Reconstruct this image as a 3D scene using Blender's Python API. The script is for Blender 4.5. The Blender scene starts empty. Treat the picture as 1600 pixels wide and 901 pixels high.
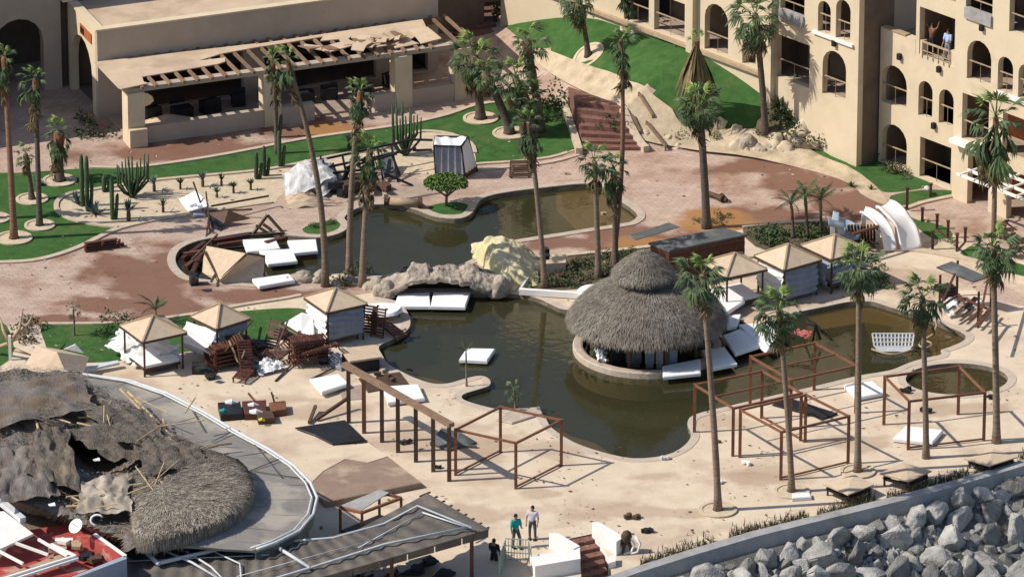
import bpy, bmesh, math, random
from mathutils import Vector, Matrix, noise
from mathutils.geometry import delaunay_2d_cdt
R = math.radians
random.seed(7)
sc = bpy.context.scene
COL = sc.collection

# ---------------------------------------------------------------- camera, sky, sun, exposure
PITCH = R(22.5); DIST = 360.0; FPX = 31.0 * DIST
CAM = Vector((0, -DIST * math.cos(PITCH), DIST * math.sin(PITCH)))
cd = bpy.data.cameras.new('camera'); cam = bpy.data.objects.new('camera', cd); COL.objects.link(cam)
cam.location = CAM; cam.rotation_euler = (math.pi / 2 - PITCH, 0, 0)
cd.sensor_width = 36; cd.lens = FPX * 36 / 1600; cd.clip_start = 5; cd.clip_end = 6000
sc.camera = cam
SUN_TO = Vector((-1, -0.14, 0.98)).normalized()
w = bpy.data.worlds.new('World'); sc.world = w; w.use_nodes = True
sky = w.node_tree.nodes.new('ShaderNodeTexSky'); sky.sky_type = 'NISHITA'; sky.sun_disc = False
sky.sun_elevation = math.asin(SUN_TO.z); sky.sun_rotation = math.atan2(SUN_TO.x, SUN_TO.y) % (2 * math.pi)
sky.air_density = 1.0; sky.dust_density = 1.0
bg = w.node_tree.nodes['Background']; bg.inputs['Strength'].default_value = 0.094
w.node_tree.links.new(sky.outputs[0], bg.inputs[0])
sl = bpy.data.lights.new('sun', 'SUN'); so = bpy.data.objects.new('sun', sl); COL.objects.link(so)
sl.energy = 3.95; sl.angle = R(0.5); sl.color = (1.0, 0.93, 0.82)
so.rotation_euler = SUN_TO.to_track_quat('Z', 'Y').to_euler(); so.location = (0, 0, 60)
sc.view_settings.view_transform = 'Standard'; sc.view_settings.look = 'None'
sc.view_settings.exposure = 0.34; sc.view_settings.gamma = 1

# ---------------------------------------------------------------- picture point -> place
RIGHT = Vector((1, 0, 0)); FWD = Vector((0, math.cos(PITCH), -math.sin(PITCH))); UP = Vector((0, math.sin(PITCH), math.cos(PITCH)))
def ray(px, py): return (FWD * FPX + RIGHT * (px - 800) - UP * (py - 450.5)).normalized()
def Z(px, py, z=0.0):
    d = ray(px, py); t = (z - CAM.z) / d.z
    return CAM + d * t
def proj(p):
    q = p - CAM; w_ = q.dot(FWD)
    return 800 + FPX * q.dot(RIGHT) / w_, 450.5 - FPX * q.dot(UP) / w_
def sdist(p, poly):
    x, y = p[0], p[1]; inside = False; best = 1e18; n = len(poly)
    for i in range(n):
        x0, y0 = poly[i]; x1, y1 = poly[(i + 1) % n]
        if (y0 > y) != (y1 > y) and x < (x1 - x0) * (y - y0) / (y1 - y0) + x0: inside = not inside
        dx, dy = x1 - x0, y1 - y0; L = dx * dx + dy * dy
        t = max(0, min(1, ((x - x0) * dx + (y - y0) * dy) / L)) if L else 0
        q = (x - x0 - t * dx) ** 2 + (y - y0 - t * dy) ** 2
        if q < best: best = q
    b = math.sqrt(best)
    return b if inside else -b
HILL = [tuple(Z(*p)[:2]) for p in [(770, -300), (765, -20), (765, 60), (790, 130), (860, 165), (893, 190), (905, 237), (1010, 237), (1100, 236), (1190, 245), (1290, 250), (1325, 262), (1345, 262), (1360, 240), (1420, 200), (1700, 60), (2600, 60), (2600, -300)]]
def hill(x, y):
    d = sdist((x, y), HILL)
    if d <= 0: return 0.0
    return 3.3 * (1 - math.exp(-(d / 3.6) ** 1.6))
def G(px, py, up=0.0):
    if py > 330: return Z(px, py, 0) + Vector((0, 0, up)) if up else Z(px, py, 0)
    z = 0.0
    for _ in range(40):
        p = Z(px, py, z); z += 0.6 * (hill(p.x, p.y) - z)
    p = Z(px, py, z); p.z += up
    return p
def T(px, py, y):                       # point at depth y seen at that place
    d = ray(px, py); return CAM + d * ((y - CAM.y) / d.y)
def TZ(base, py): return T(800, py, base.y).z
def XY(p): return (p[0], p[1])

# ---------------------------------------------------------------- mesh builder
class MB:
    def __init__(s): s.v = []; s.f = []
    def add(s, vs, fs):
        n = len(s.v); s.v += [Vector(v) for v in vs]; s.f += [tuple(i + n for i in f) for f in fs]; return s
    def obox(s, o, a, b, c):             # box from corner with three edge vectors
        o, a, b, c = map(Vector, (o, a, b, c))
        return s.add([o, o + a, o + a + b, o + b, o + c, o + a + c, o + a + b + c, o + b + c],
                     [(3, 2, 1, 0), (4, 5, 6, 7), (0, 1, 5, 4), (1, 2, 6, 5), (2, 3, 7, 6), (3, 0, 4, 7)])
    def box(s, c, size, rz=0):
        x = Vector((math.cos(rz), math.sin(rz), 0)) * size[0]; y = Vector((-math.sin(rz), math.cos(rz), 0)) * size[1]; z = Vector((0, 0, size[2]))
        return s.obox(Vector(c) - (x + y + z) / 2, x, y, z)
    def beam(s, p, q, w_, h_=None):
        p, q = Vector(p), Vector(q); h_ = h_ or w_; d = q - p
        if d.length < 1e-5: return s
        dn = d.normalized(); up = Vector((0, 0, 1)) if abs(dn.z) < 0.95 else Vector((0, 1, 0))
        a = dn.cross(up).normalized(); b = a.cross(dn)
        return s.obox(p - a * w_ / 2 - b * h_ / 2, d, a * w_, b * h_)
    def tube(s, pts, rad, n=8, cap=True):
        pts = [Vector(p) for p in pts]; m = len(pts)
        if not hasattr(rad, '__len__'): rad = [rad] * m
        base = len(s.v); ref = None
        for i, p in enumerate(pts):
            d = (pts[min(i + 1, m - 1)] - pts[max(i - 1, 0)]).normalized()
            if ref is None: ref = Vector((1, 0, 0)) if abs(d.x) < 0.9 else Vector((0, 1, 0))
            a = (ref - d * ref.dot(d)).normalized(); b = d.cross(a); ref = a
            for k in range(n):
                t = 2 * math.pi * k / n; s.v.append(p + (a * math.cos(t) + b * math.sin(t)) * rad[i])
        for i in range(m - 1):
            for k in range(n):
                k2 = (k + 1) % n
                s.f.append((base + i * n + k, base + i * n + k2, base + (i + 1) * n + k2, base + (i + 1) * n + k))
        if cap:
            s.f.append(tuple(base + k for k in range(n))[::-1]); s.f.append(tuple(base + (m - 1) * n + k for k in range(n)))
        return s
    def prism(s, top, z0):               # polygon top points (Vector) down to z0 (number or list)
        n = len(top); bot = [Vector((p[0], p[1], z0)) for p in top]
        return s.add(list(top) + bot, [tuple(range(n)), tuple(range(2 * n - 1, n - 1, -1))] + [(i, i + n, (i + 1) % n + n, (i + 1) % n) for i in range(n)])
    def slab(s, quad, thick):
        q = [Vector(p) for p in quad]; nrm = (q[1] - q[0]).cross(q[-1] - q[0]).normalized()
        if nrm.z < 0: nrm = -nrm
        n = len(q); b = [p - nrm * thick for p in q]
        return s.add(q + b, [tuple(range(n)), tuple(range(2 * n - 1, n - 1, -1))] + [(i, i + n, (i + 1) % n + n, (i + 1) % n) for i in range(n)])
    def grid(s, fn, nu, nv, closed=False):
        b = len(s.v)
        for j in range(nv + 1):
            for i in range(nu + 1): s.v.append(Vector(fn(i / nu, j / nv)))
        for j in range(nv):
            for i in range(nu):
                a = b + j * (nu + 1) + i; s.f.append((a, a + 1, a + nu + 2, a + nu + 1))
        return s
ORG = {}
def mesh_of(name, mb, mat, off=Vector((0, 0, 0)), smooth=False):
    me = bpy.data.meshes.new(name); me.from_pydata([tuple(v - off) for v in mb.v], [], mb.f)
    bm = bmesh.new(); bm.from_mesh(me); (None if getattr(mb, 'up', False) else bmesh.ops.recalc_face_normals(bm, faces=bm.faces)); bm.to_mesh(me); bm.free()
    me.materials.append(mat)
    if smooth: me.polygons.foreach_set('use_smooth', [True] * len(me.polygons))
    me.update(); return me
def thing(name, label, cat, loc=(0, 0, 0), group=None, rz=0):
    o = bpy.data.objects.new(name, None); COL.objects.link(o); o.location = loc; o.rotation_euler = (0, 0, rz)
    o.empty_display_size = 0.3
    o['label'] = label; o['category'] = cat
    if group: o['group'] = group
    ORG[o] = Vector(loc); return o
def part(name, mb, mat, parent, label=None, local=False, smooth=False, kind=None):
    off = Vector((0, 0, 0)) if local else ORG.get(parent, Vector((0, 0, 0)))
    o = bpy.data.objects.new(name, mesh_of(name, mb, mat, off, smooth)); COL.objects.link(o); o.parent = parent
    ORG[o] = ORG.get(parent, Vector((0, 0, 0)))
    if label: o['label'] = label
    if kind: o['kind'] = kind
    return o
def inst(name, me, parent, loc=(0, 0, 0), rot=(0, 0, 0), scale=1):   # piece sharing mesh data
    o = bpy.data.objects.new(name, me); COL.objects.link(o); o.parent = parent
    o.location = loc; o.rotation_euler = rot; o.scale = (scale,) * 3 if not hasattr(scale, '__len__') else scale
    return o
def solo(name, mb, mat, label, cat, group=None, smooth=False, kind=None):
    n = len(mb.v); c = sum(mb.v, Vector((0, 0, 0))) / n; c.z = min(v.z for v in mb.v)
    o = bpy.data.objects.new(name, mesh_of(name, mb, mat, c, smooth)); COL.objects.link(o); o.location = c; ORG[o] = c
    if label: o['label'] = label
    if cat: o['category'] = cat
    if group: o['group'] = group
    if kind: o['kind'] = kind
    return o
def struct(name, mb, mat, smooth=False, parent=None):
    o = bpy.data.objects.new(name, mesh_of(name, mb, mat, Vector((0, 0, 0)), smooth)); COL.objects.link(o)
    if parent: o.parent = parent
    else: o['kind'] = 'structure'
    return o
def copy_tree(o, loc=None, rot=None, scale=None, label=None, parent=None):
    c = o.copy(); COL.objects.link(c); c.parent = parent
    if loc is not None: c.location = loc
    if rot is not None: c.rotation_euler = rot
    if scale is not None: c.scale = (scale,) * 3 if not hasattr(scale, '__len__') else scale
    if label: c['label'] = label
    for ch in list(o.children): copy_tree(ch, parent=c)
    return c

# ---------------------------------------------------------------- materials
def mat(name, c1, c2=None, scale=2.0, rough=0.85, bump=0.0, bscale=None, metal=0.0, stretch=(1, 1, 1), c3=None, s3=0.15, lim3=(0.5, 0.62), rnd=0.0, coord='pos', detail=4, trans=0.0, spec=0.3):
    m = bpy.data.materials.new(name); m.use_nodes = True; nt = m.node_tree; N = nt.nodes; L = nt.links
    b = N['Principled BSDF']; b.inputs['Roughness'].default_value = rough; b.inputs['Metallic'].default_value = metal
    b.inputs['Specular IOR Level'].default_value = spec
    c2 = c2 or tuple(x * 0.75 for x in c1)
    if coord == 'pos':
        g = N.new('ShaderNodeNewGeometry'); src = g.outputs['Position']
    else:
        g = N.new('ShaderNodeTexCoord'); src = g.outputs['Object']
    mp = N.new('ShaderNodeMapping'); mp.inputs['Scale'].default_value = stretch; L.new(src, mp.inputs['Vector'])
    n1 = N.new('ShaderNodeTexNoise'); n1.inputs['Scale'].default_value = scale; n1.inputs['Detail'].default_value = detail; n1.inputs['Roughness'].default_value = 0.65
    L.new(mp.outputs[0], n1.inputs['Vector'])
    rp = N.new('ShaderNodeValToRGB'); rp.color_ramp.elements[0].position = 0.32; rp.color_ramp.elements[1].position = 0.68
    rp.color_ramp.elements[0].color = (*c2, 1); rp.color_ramp.elements[1].color = (*c1, 1)
    L.new(n1.outputs['Fac'], rp.inputs[0]); out = rp.outputs[0]
    if c3:
        n3 = N.new('ShaderNodeTexNoise'); n3.inputs['Scale'].default_value = s3; n3.inputs['Detail'].default_value = 5; n3.inputs['Roughness'].default_value = 0.6
        L.new(src, n3.inputs['Vector'])
        mr = N.new('ShaderNodeMapRange'); mr.inputs['From Min'].default_value = lim3[0]; mr.inputs['From Max'].default_value = lim3[1]
        L.new(n3.outputs['Fac'], mr.inputs['Value'])
        mx = N.new('ShaderNodeMixRGB'); mx.inputs['Color2'].default_value = (*c3, 1)
        L.new(mr.outputs[0], mx.inputs['Fac']); L.new(out, mx.inputs['Color1']); out = mx.outputs[0]
    if rnd:
        oi = N.new('ShaderNodeObjectInfo'); ma = N.new('ShaderNodeMapRange'); ma.inputs['To Min'].default_value = 1 - rnd; ma.inputs['To Max'].default_value = 1 + rnd
        L.new(oi.outputs['Random'], ma.inputs['Value'])
        mm = N.new('ShaderNodeMixRGB'); mm.blend_type = 'MULTIPLY'; mm.inputs['Fac'].default_value = 1
        L.new(out, mm.inputs['Color1']); L.new(ma.outputs[0], mm.inputs['Color2']); out = mm.outputs[0]
    L.new(out, b.inputs['Base Color'])
    if bump:
        n2 = N.new('ShaderNodeTexNoise'); n2.inputs['Scale'].default_value = bscale or scale * 3; n2.inputs['Detail'].default_value = 5
        L.new(mp.outputs[0], n2.inputs['Vector'])
        bp = N.new('ShaderNodeBump'); bp.inputs['Strength'].default_value = 1.0; bp.inputs['Distance'].default_value = bump
        L.new(n2.outputs['Fac'], bp.inputs['Height']); L.new(bp.outputs[0], b.inputs['Normal'])
    m['out'] = 0
    return m
def stains(m, pts, col, soft=0.45, nscale=0.45, mix=0.85):   # wet or dirty patches with a place of their own
    nt = m.node_tree; N = nt.nodes; L = nt.links; b = N['Principled BSDF']
    old = b.inputs['Base Color'].links[0].from_socket
    g = N.new('ShaderNodeNewGeometry'); nz = N.new('ShaderNodeTexNoise'); nz.inputs['Scale'].default_value = nscale; nz.inputs['Detail'].default_value = 6
    L.new(g.outputs['Position'], nz.inputs['Vector'])
    acc = None
    for (x, y, rx, ry) in pts:
        mp = N.new('ShaderNodeMapping'); mp.vector_type = 'TEXTURE'; mp.inputs['Location'].default_value = (x, y, 0); mp.inputs['Scale'].default_value = (rx, ry, 50)
        L.new(g.outputs['Position'], mp.inputs['Vector'])
        ln = N.new('ShaderNodeVectorMath'); ln.operation = 'LENGTH'; L.new(mp.outputs[0], ln.inputs[0])
        if acc is None: acc = ln.outputs['Value']
        else:
            mi = N.new('ShaderNodeMath'); mi.operation = 'MINIMUM'; L.new(acc, mi.inputs[0]); L.new(ln.outputs['Value'], mi.inputs[1]); acc = mi.outputs[0]
    ad = N.new('ShaderNodeMath'); ad.operation = 'MULTIPLY_ADD'; ad.inputs[1].default_value = 2.6; L.new(nz.outputs['Fac'], ad.inputs[0]); L.new(acc, ad.inputs[2])
    mr = N.new('ShaderNodeMapRange'); mr.inputs['From Min'].default_value = 2.2 + soft * 0.5; mr.inputs['From Max'].default_value = 2.2 - soft * 0.5
    mr.inputs['To Max'].default_value = mix
    L.new(ad.outputs[0], mr.inputs['Value'])
    mx = N.new('ShaderNodeMixRGB'); mx.inputs['Color2'].default_value = (*col, 1)
    L.new(mr.outputs[0], mx.inputs['Fac']); L.new(old, mx.inputs['Color1']); L.new(mx.outputs[0], b.inputs['Base Color'])
M = {}
M['deck'] = mat('deck_concrete', (0.65, 0.54, 0.415), (0.565, 0.455, 0.34), 0.9, 0.9, 0.01, 6, c3=(0.45, 0.34, 0.25), s3=0.28, lim3=(0.5, 0.68))
M['plaza'] = mat('pink_paving', (0.53, 0.405, 0.33), (0.44, 0.32, 0.255), 0.8, 0.85, 0.01, 5, c3=(0.33, 0.20, 0.15), s3=0.3, lim3=(0.50, 0.66), stretch=(1, 1.6, 1))
M['kerb'] = mat('kerb_stone', (0.55, 0.45, 0.34), (0.45, 0.36, 0.27), 3, 0.85, 0.01)
M['coping2'] = mat('deck_coping', (0.52, 0.44, 0.36), (0.44, 0.36, 0.29), 2, 0.85, 0.01)
M['coping'] = mat('coping_stone', (0.50, 0.42, 0.34), (0.38, 0.31, 0.25), 3, 0.8, 0.01)
M['lawn'] = mat('lawn_grass', (0.062, 0.135, 0.038), (0.034, 0.09, 0.024), 1.6, 0.95, 0.03, 14, c3=(0.10, 0.13, 0.045), s3=0.45, lim3=(0.54, 0.74), spec=0.1)
M['gravel'] = mat('pale_gravel', (0.60, 0.50, 0.37), (0.46, 0.37, 0.26), 2.5, 0.95, 0.02, 12)
M['bank'] = mat('dry_bank_sand', (0.56, 0.46, 0.33), (0.40, 0.315, 0.215), 1.4, 0.95, 0.03, 9, c3=(0.26, 0.215, 0.12), s3=.6, lim3=(.52, .68))
M['soil'] = mat('planting_soil', (0.16, 0.12, 0.08), (0.07, 0.05, 0.03), 2.0, 0.95, 0.04, 8)
M['sandb'] = mat('beach_sand', (0.30, 0.25, 0.19), (0.2, 0.16, 0.12), 1, 0.95)
M['poolfloor'] = mat('silt_depth_floor', (0.06, 0.056, 0.028), (0.035, 0.035, 0.018), 0.35, 0.9, c3=(0.10, 0.075, 0.03), s3=0.16, lim3=(0.5, 0.62))  # silt tone darkened to carry the dimming by water depth
M['ledge'] = mat('silty_ledge', (0.62, 0.42, 0.20), (0.50, 0.33, 0.15), 0.8, 0.9)
M['poolwall'] = mat('pool_wall', (0.22, 0.19, 0.14), (0.12, 0.10, 0.07), 3, 0.8)
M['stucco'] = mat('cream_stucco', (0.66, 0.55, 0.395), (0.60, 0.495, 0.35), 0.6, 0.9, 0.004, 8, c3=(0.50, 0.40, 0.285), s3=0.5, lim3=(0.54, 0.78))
M['stucco2'] = mat('shade_stucco', (0.46, 0.38, 0.31), (0.40, 0.33, 0.265), 0.7, 0.9, 0.004, 8)  # stucco coloured darker for faces turned away from the sun
M['inner'] = mat('shade_plaster', (0.19, 0.14, 0.105), (0.135, 0.10, 0.075), 1, 0.9)  # tan plaster darkened so the recesses carry their shade in the colour
M['roofc'] = mat('dusty_flat_roof', (0.58, 0.455, 0.33), (0.48, 0.365, 0.26), 0.6, 0.95, 0.01, 3, c3=(0.36, 0.26, 0.18), s3=0.25, lim3=(0.52, 0.7))
M['terr'] = mat('terrazzo_floor', (0.40, 0.31, 0.25), (0.3, 0.23, 0.18), 1.5, 0.7)
M['orange'] = mat('terracotta_wall', (0.42, 0.13, 0.045), (0.34, 0.10, 0.035), 1.5, 0.9)
M['glass'] = mat('dark_glass', (0.03, 0.035, 0.045), (0.02, 0.025, 0.03), 1, 0.08, spec=0.8)
M['wood'] = mat('weathered_wood', (0.26, 0.17, 0.11), (0.16, 0.10, 0.065), 3, 0.8, 0.004, stretch=(1, 1, 4), rnd=0.2)
M['rust'] = mat('red_brown_steel', (0.22, 0.095, 0.05), (0.13, 0.055, 0.03), 5, 0.7, rnd=0.12)
M['darkwood'] = mat('dark_red_wood', (0.12, 0.042, 0.026), (0.065, 0.023, 0.015), 6, 0.6, rnd=0.35, coord='obj', spec=0.4)
M['brownwood'] = mat('brown_wood', (0.105, 0.062, 0.04), (0.06, 0.036, 0.024), 5, 0.7, rnd=0.2)
M['platf'] = mat('sandy_brown_boards', (0.30, 0.215, 0.165), (0.235, 0.165, 0.125), 1.5, 0.9, 0.004, c3=(0.42, 0.32, 0.24), s3=0.7, lim3=(0.55, 0.7))
M['plank'] = mat('tan_boards', (0.44, 0.33, 0.22), (0.32, 0.23, 0.15), 4, 0.85, 0.004, rnd=0.12)
M['straw'] = mat('woven_straw', (0.60, 0.47, 0.345), (0.50, 0.385, 0.27), 3, 0.95, 0.01, 25, rnd=0.12)
M['thatch'] = mat('grey_thatch', (0.20, 0.175, 0.145), (0.09, 0.075, 0.062), 5, 1.0, 0.12, 16, stretch=(1, 1, 0.4), c3=(0.27, 0.21, 0.15), s3=0.5, lim3=(0.52, 0.75))
M['thatch2'] = mat('grey_netting', (0.225, 0.20, 0.185), (0.14, 0.122, 0.112), 2.5, 1.0, 0.08, 12, c3=(0.16, 0.12, 0.085), s3=0.55, lim3=(0.46, 0.6))
M['strand'] = mat('thatch_strand', (0.33, 0.295, 0.25), (0.14, 0.12, 0.10), 1.8, 1.0, c3=(0.12, 0.095, 0.075), s3=.9, lim3=(.55, .7))
M['strandp'] = mat('pale_thatch_strand', (0.46, 0.40, 0.33), (0.24, 0.20, 0.16), 1.6, 1.0, c3=(0.17, 0.14, 0.11), s3=.8, lim3=(.54, .72))
M['bamboo'] = mat('bamboo_pole', (0.50, 0.38, 0.22), (0.36, 0.26, 0.15), 5, 0.7, rnd=0.2)
M['trunk'] = mat('palm_trunk', (0.27, 0.20, 0.145), (0.15, 0.11, 0.08), 2.5, 0.9, 0.05, 6, stretch=(1, 1, 5), rnd=0.15)
M['trunkr'] = mat('palm_trunk_red', (0.30, 0.165, 0.105), (0.17, 0.095, 0.065), 2.5, 0.9, 0.05, 6, stretch=(1, 1, 5), rnd=0.1)
M['trunkd'] = mat('palm_trunk_dark', (0.16, 0.125, 0.10), (0.075, 0.06, 0.05), 3.0, 0.9, 0.06, 6, stretch=(1, 1, 5), rnd=0.15)
M['frond'] = mat('palm_leaf', (0.10, 0.145, 0.06), (0.05, 0.08, 0.035), 1.5, 0.6, rnd=0.35)
M['frondy'] = mat('palm_leaf_young', (0.25, 0.33, 0.09), (0.16, 0.23, 0.06), 1.5, 0.6, rnd=0.25)
M['dead'] = mat('dead_palm_leaf', (0.20, 0.15, 0.075), (0.11, 0.085, 0.045), 1.5, 0.9, rnd=0.3)
M['deadr'] = mat('rusty_boot_fibre', (0.22, 0.10, 0.05), (0.12, 0.055, 0.03), 2, 0.95, rnd=0.2)
M['cactus'] = mat('cactus_green', (0.065, 0.10, 0.05), (0.035, 0.06, 0.03), 3, 0.8, rnd=0.2)
M['agave'] = mat('agave_blue', (0.15, 0.20, 0.17), (0.09, 0.13, 0.10), 3, 0.7, rnd=0.2)
M['bush'] = mat('shrub_leaf', (0.075, 0.115, 0.04), (0.03, 0.055, 0.02), 2.5, 0.8, rnd=0.3)
M['bushb'] = mat('dry_shrub_leaf', (0.14, 0.125, 0.06), (0.07, 0.065, 0.03), 2.5, 0.9, rnd=0.3)
M['topiary'] = mat('clipped_leaf', (0.12, 0.20, 0.035), (0.06, 0.11, 0.02), 3, 0.8)
M['white'] = mat('white_canvas', (0.80, 0.80, 0.80), (0.74, 0.74, 0.75), 2.5, 0.8, 0.01, 4)
M['whitew'] = mat('white_wall_paint', (0.80, 0.78, 0.75), (0.72, 0.70, 0.67), 1.2, 0.7)
M['slide'] = mat('white_fibreglass', (0.82, 0.80, 0.79), (0.76, 0.73, 0.72), 1.2, 0.35)
M['bluefib'] = mat('grey_fibreglass', (0.42, 0.48, 0.55), (0.34, 0.40, 0.47), 1.2, 0.4)
M['greyroof'] = mat('grey_roofing_felt', (0.27, 0.25, 0.23), (0.20, 0.185, 0.17), 0.8, 0.9, 0.01, 5, c3=(0.38, 0.34, 0.29), s3=0.5, lim3=(0.5, 0.62))
M['darkroof'] = mat('dark_corrugated_roof', (0.135, 0.12, 0.105), (0.085, 0.075, 0.07), 1.2, 0.9, 0.02, 5, c3=(0.19, 0.16, 0.13), s3=0.5, lim3=(0.5, 0.7))
M['slate'] = mat('slate_sheet', (0.12, 0.13, 0.13), (0.075, 0.08, 0.08), 1.2, 0.7, c3=(0.2, 0.2, 0.19), s3=0.6, lim3=(0.55, 0.7))
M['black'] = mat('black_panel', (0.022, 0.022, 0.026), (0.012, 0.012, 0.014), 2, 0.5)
M['pipe'] = mat('pale_pipe', (0.62, 0.64, 0.65), (0.5, 0.52, 0.54), 4, 0.5)
M['bluecol'] = mat('pale_blue_column', (0.34, 0.38, 0.46), (0.28, 0.32, 0.4), 3, 0.7)
M['redfloor'] = mat('red_painted_floor', (0.42, 0.07, 0.06), (0.33, 0.06, 0.05), 1.5, 0.8, c3=(0.5, 0.3, 0.25), s3=0.7, lim3=(0.55, 0.65))
M['rock'] = mat('boulder_stone', (0.37, 0.36, 0.34), (0.20, 0.195, 0.185), 2.2, 0.9, 0.08, 7, rnd=0.4, coord='obj')
M['seawall'] = mat('sea_wall_concrete', (0.40, 0.39, 0.38), (0.28, 0.275, 0.27), 1.3, 0.9, 0.02, 5, c3=(0.2, 0.19, 0.17), s3=0.4, lim3=(0.52, 0.7))
M['grotto'] = mat('artificial_rock', (0.47, 0.40, 0.33), (0.27, 0.225, 0.18), 2.5, 0.95, 0.12, 5, c3=(0.18, 0.155, 0.13), s3=1.6, lim3=(.54, .7))
M['yellowrock'] = mat('sulphur_yellow_rock', (0.64, 0.58, 0.34), (0.50, 0.44, 0.24), 1.6, 0.95, 0.08, 3, c3=(0.6, 0.52, 0.36), s3=0.5, lim3=(0.5, 0.65))
M['stepred'] = mat('red_stone_step', (0.24, 0.12, 0.095), (0.16, 0.08, 0.06), 3, 0.8, rnd=0.1)
M['skin'] = mat('skin', (0.32, 0.18, 0.12), (0.28, 0.16, 0.1), 5, 0.6)
M['hair'] = mat('dark_hair', (0.02, 0.015, 0.012), None, 5, 0.6)
M['teal'] = mat('teal_shirt', (0.02, 0.36, 0.36), (0.02, 0.30, 0.31), 5, 0.8)
M['paleshirt'] = mat('pale_shirt', (0.62, 0.58, 0.68), (0.5, 0.46, 0.56), 9, 0.8)
M['jeans'] = mat('grey_trousers', (0.09, 0.10, 0.12), (0.06, 0.07, 0.09), 5, 0.8)
M['navy'] = mat('dark_clothes', (0.02, 0.025, 0.04), (0.015, 0.02, 0.03), 5, 0.8)
M['blueshirt'] = mat('light_blue_shirt', (0.40, 0.55, 0.80), None, 5, 0.8)
M['redcloth'] = mat('red_pink_cloth', (0.50, 0.16, 0.14), (0.32, 0.07, 0.06), 5, 0.8)
M['aqua'] = mat('teal_plastic', (0.02, 0.28, 0.25), None, 5, 0.5)
M['yellow'] = mat('yellow_plastic', (0.75, 0.65, 0.08), None, 5, 0.5)
M['silver'] = mat('silvery_canvas', (0.66, 0.65, 0.63), (0.40, 0.39, 0.38), 2.2, 0.7, 0.01, stretch=(2.5, .5, .5))
M['greyfab'] = mat('grey_and_shade_canvas', (0.28, 0.31, 0.37), (0.21, 0.24, 0.29), 3, 0.8, 0.01)  # plain grey cloth, and shade coloured into the front curtains
WAT = bpy.data.materials.new('murky_water'); WAT.use_nodes = True
_n = WAT.node_tree; _n.nodes.clear()
_o = _n.nodes.new('ShaderNodeOutputMaterial'); _t = _n.nodes.new('ShaderNodeBsdfTransparent'); _t.inputs[0].default_value = (0.82, 0.74, 0.58, 1)
_d = _n.nodes.new('ShaderNodeBsdfDiffuse'); _d.inputs[0].default_value = (0.05, 0.05, 0.024, 1)
_g = _n.nodes.new('ShaderNodeBsdfGlossy'); _g.inputs['Roughness'].default_value = 0.03
_m1 = _n.nodes.new('ShaderNodeMixShader'); _m1.inputs[0].default_value = 0.58
_m2 = _n.nodes.new('ShaderNodeMixShader'); _f = _n.nodes.new('ShaderNodeFresnel'); _f.inputs[0].default_value = 1.33
_nz = _n.nodes.new('ShaderNodeTexNoise'); _nz.inputs['Scale'].default_value = 1.8; _nz.inputs['Detail'].default_value = 3
_ge = _n.nodes.new('ShaderNodeNewGeometry'); _bp = _n.nodes.new('ShaderNodeBump'); _bp.inputs['Distance'].default_value = 0.012
_l = _n.links
_l.new(_ge.outputs['Position'], _nz.inputs['Vector']); _l.new(_nz.outputs['Fac'], _bp.inputs['Height'])
_l.new(_bp.outputs[0], _g.inputs['Normal']); _l.new(_bp.outputs[0], _f.inputs['Normal'])
_l.new(_t.outputs[0], _m1.inputs[1]); _l.new(_d.outputs[0], _m1.inputs[2])
_l.new(_f.outputs[0], _m2.inputs[0]); _l.new(_m1.outputs[0], _m2.inputs[1]); _l.new(_g.outputs[0], _m2.inputs[2]); _l.new(_m2.outputs[0], _o.inputs[0])
def pavers(m, lx, ly, rot):
    nt = m.node_tree; N = nt.nodes; L = nt.links; b = N['Principled BSDF']; old = b.inputs['Base Color'].links[0].from_socket
    g = N.new('ShaderNodeNewGeometry'); mp = N.new('ShaderNodeMapping'); mp.inputs['Rotation'].default_value = (0, 0, rot); L.new(g.outputs['Position'], mp.inputs['Vector'])
    br = N.new('ShaderNodeTexBrick'); br.inputs['Scale'].default_value = 1.0; br.inputs['Brick Width'].default_value = lx; br.inputs['Row Height'].default_value = ly; br.inputs['Mortar Size'].default_value = 0.02
    br.inputs['Color1'].default_value = (1.0, 1.0, 1.0, 1); br.inputs['Color2'].default_value = (.86, .86, .86, 1); br.inputs['Mortar'].default_value = (.72, .70, .68, 1)
    L.new(mp.outputs[0], br.inputs['Vector']); mx = N.new('ShaderNodeMixRGB'); mx.blend_type = 'MULTIPLY'; mx.inputs['Fac'].default_value = 1
    L.new(old, mx.inputs['Color1']); L.new(br.outputs['Color'], mx.inputs['Color2']); L.new(mx.outputs[0], b.inputs['Base Color'])
pavers(M['plaza'], .5, .3, R(-21)); pavers(M['stepred'], .4, .3, 0)
def stg(px, py, rx, ry):
    p = Z(px, py); return (p.x, p.y, rx, ry)
stains(M['plaza'], [stg(240, 430, 3.6, 4.2), stg(215, 478, 4.2, 1.6), stg(110, 500, 2.5, .8), stg(420, 462, 5, 1.0), stg(300, 420, 2.5, 3), stg(330, 238, 7, 2.2), stg(480, 205, 4, 1.6), stg(1270, 285, 3.5, 1.8), stg(1180, 262, 3, 1.2), stg(1190, 338, 4, 1.5), stg(1000, 375, 5, 2), stg(880, 378, 3, 1.2), stg(1330, 320, 2.5, 2.5)], (0.17, 0.078, 0.05), mix=.88)
stains(M['plaza'], [stg(1110, 347, 2.5, 1.2), stg(1020, 380, 2.2, 0.9), stg(520, 205, 1.5, 1.2), stg(1120, 335, 2, 0.8)], (0.34, 0.17, 0.06))
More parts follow.
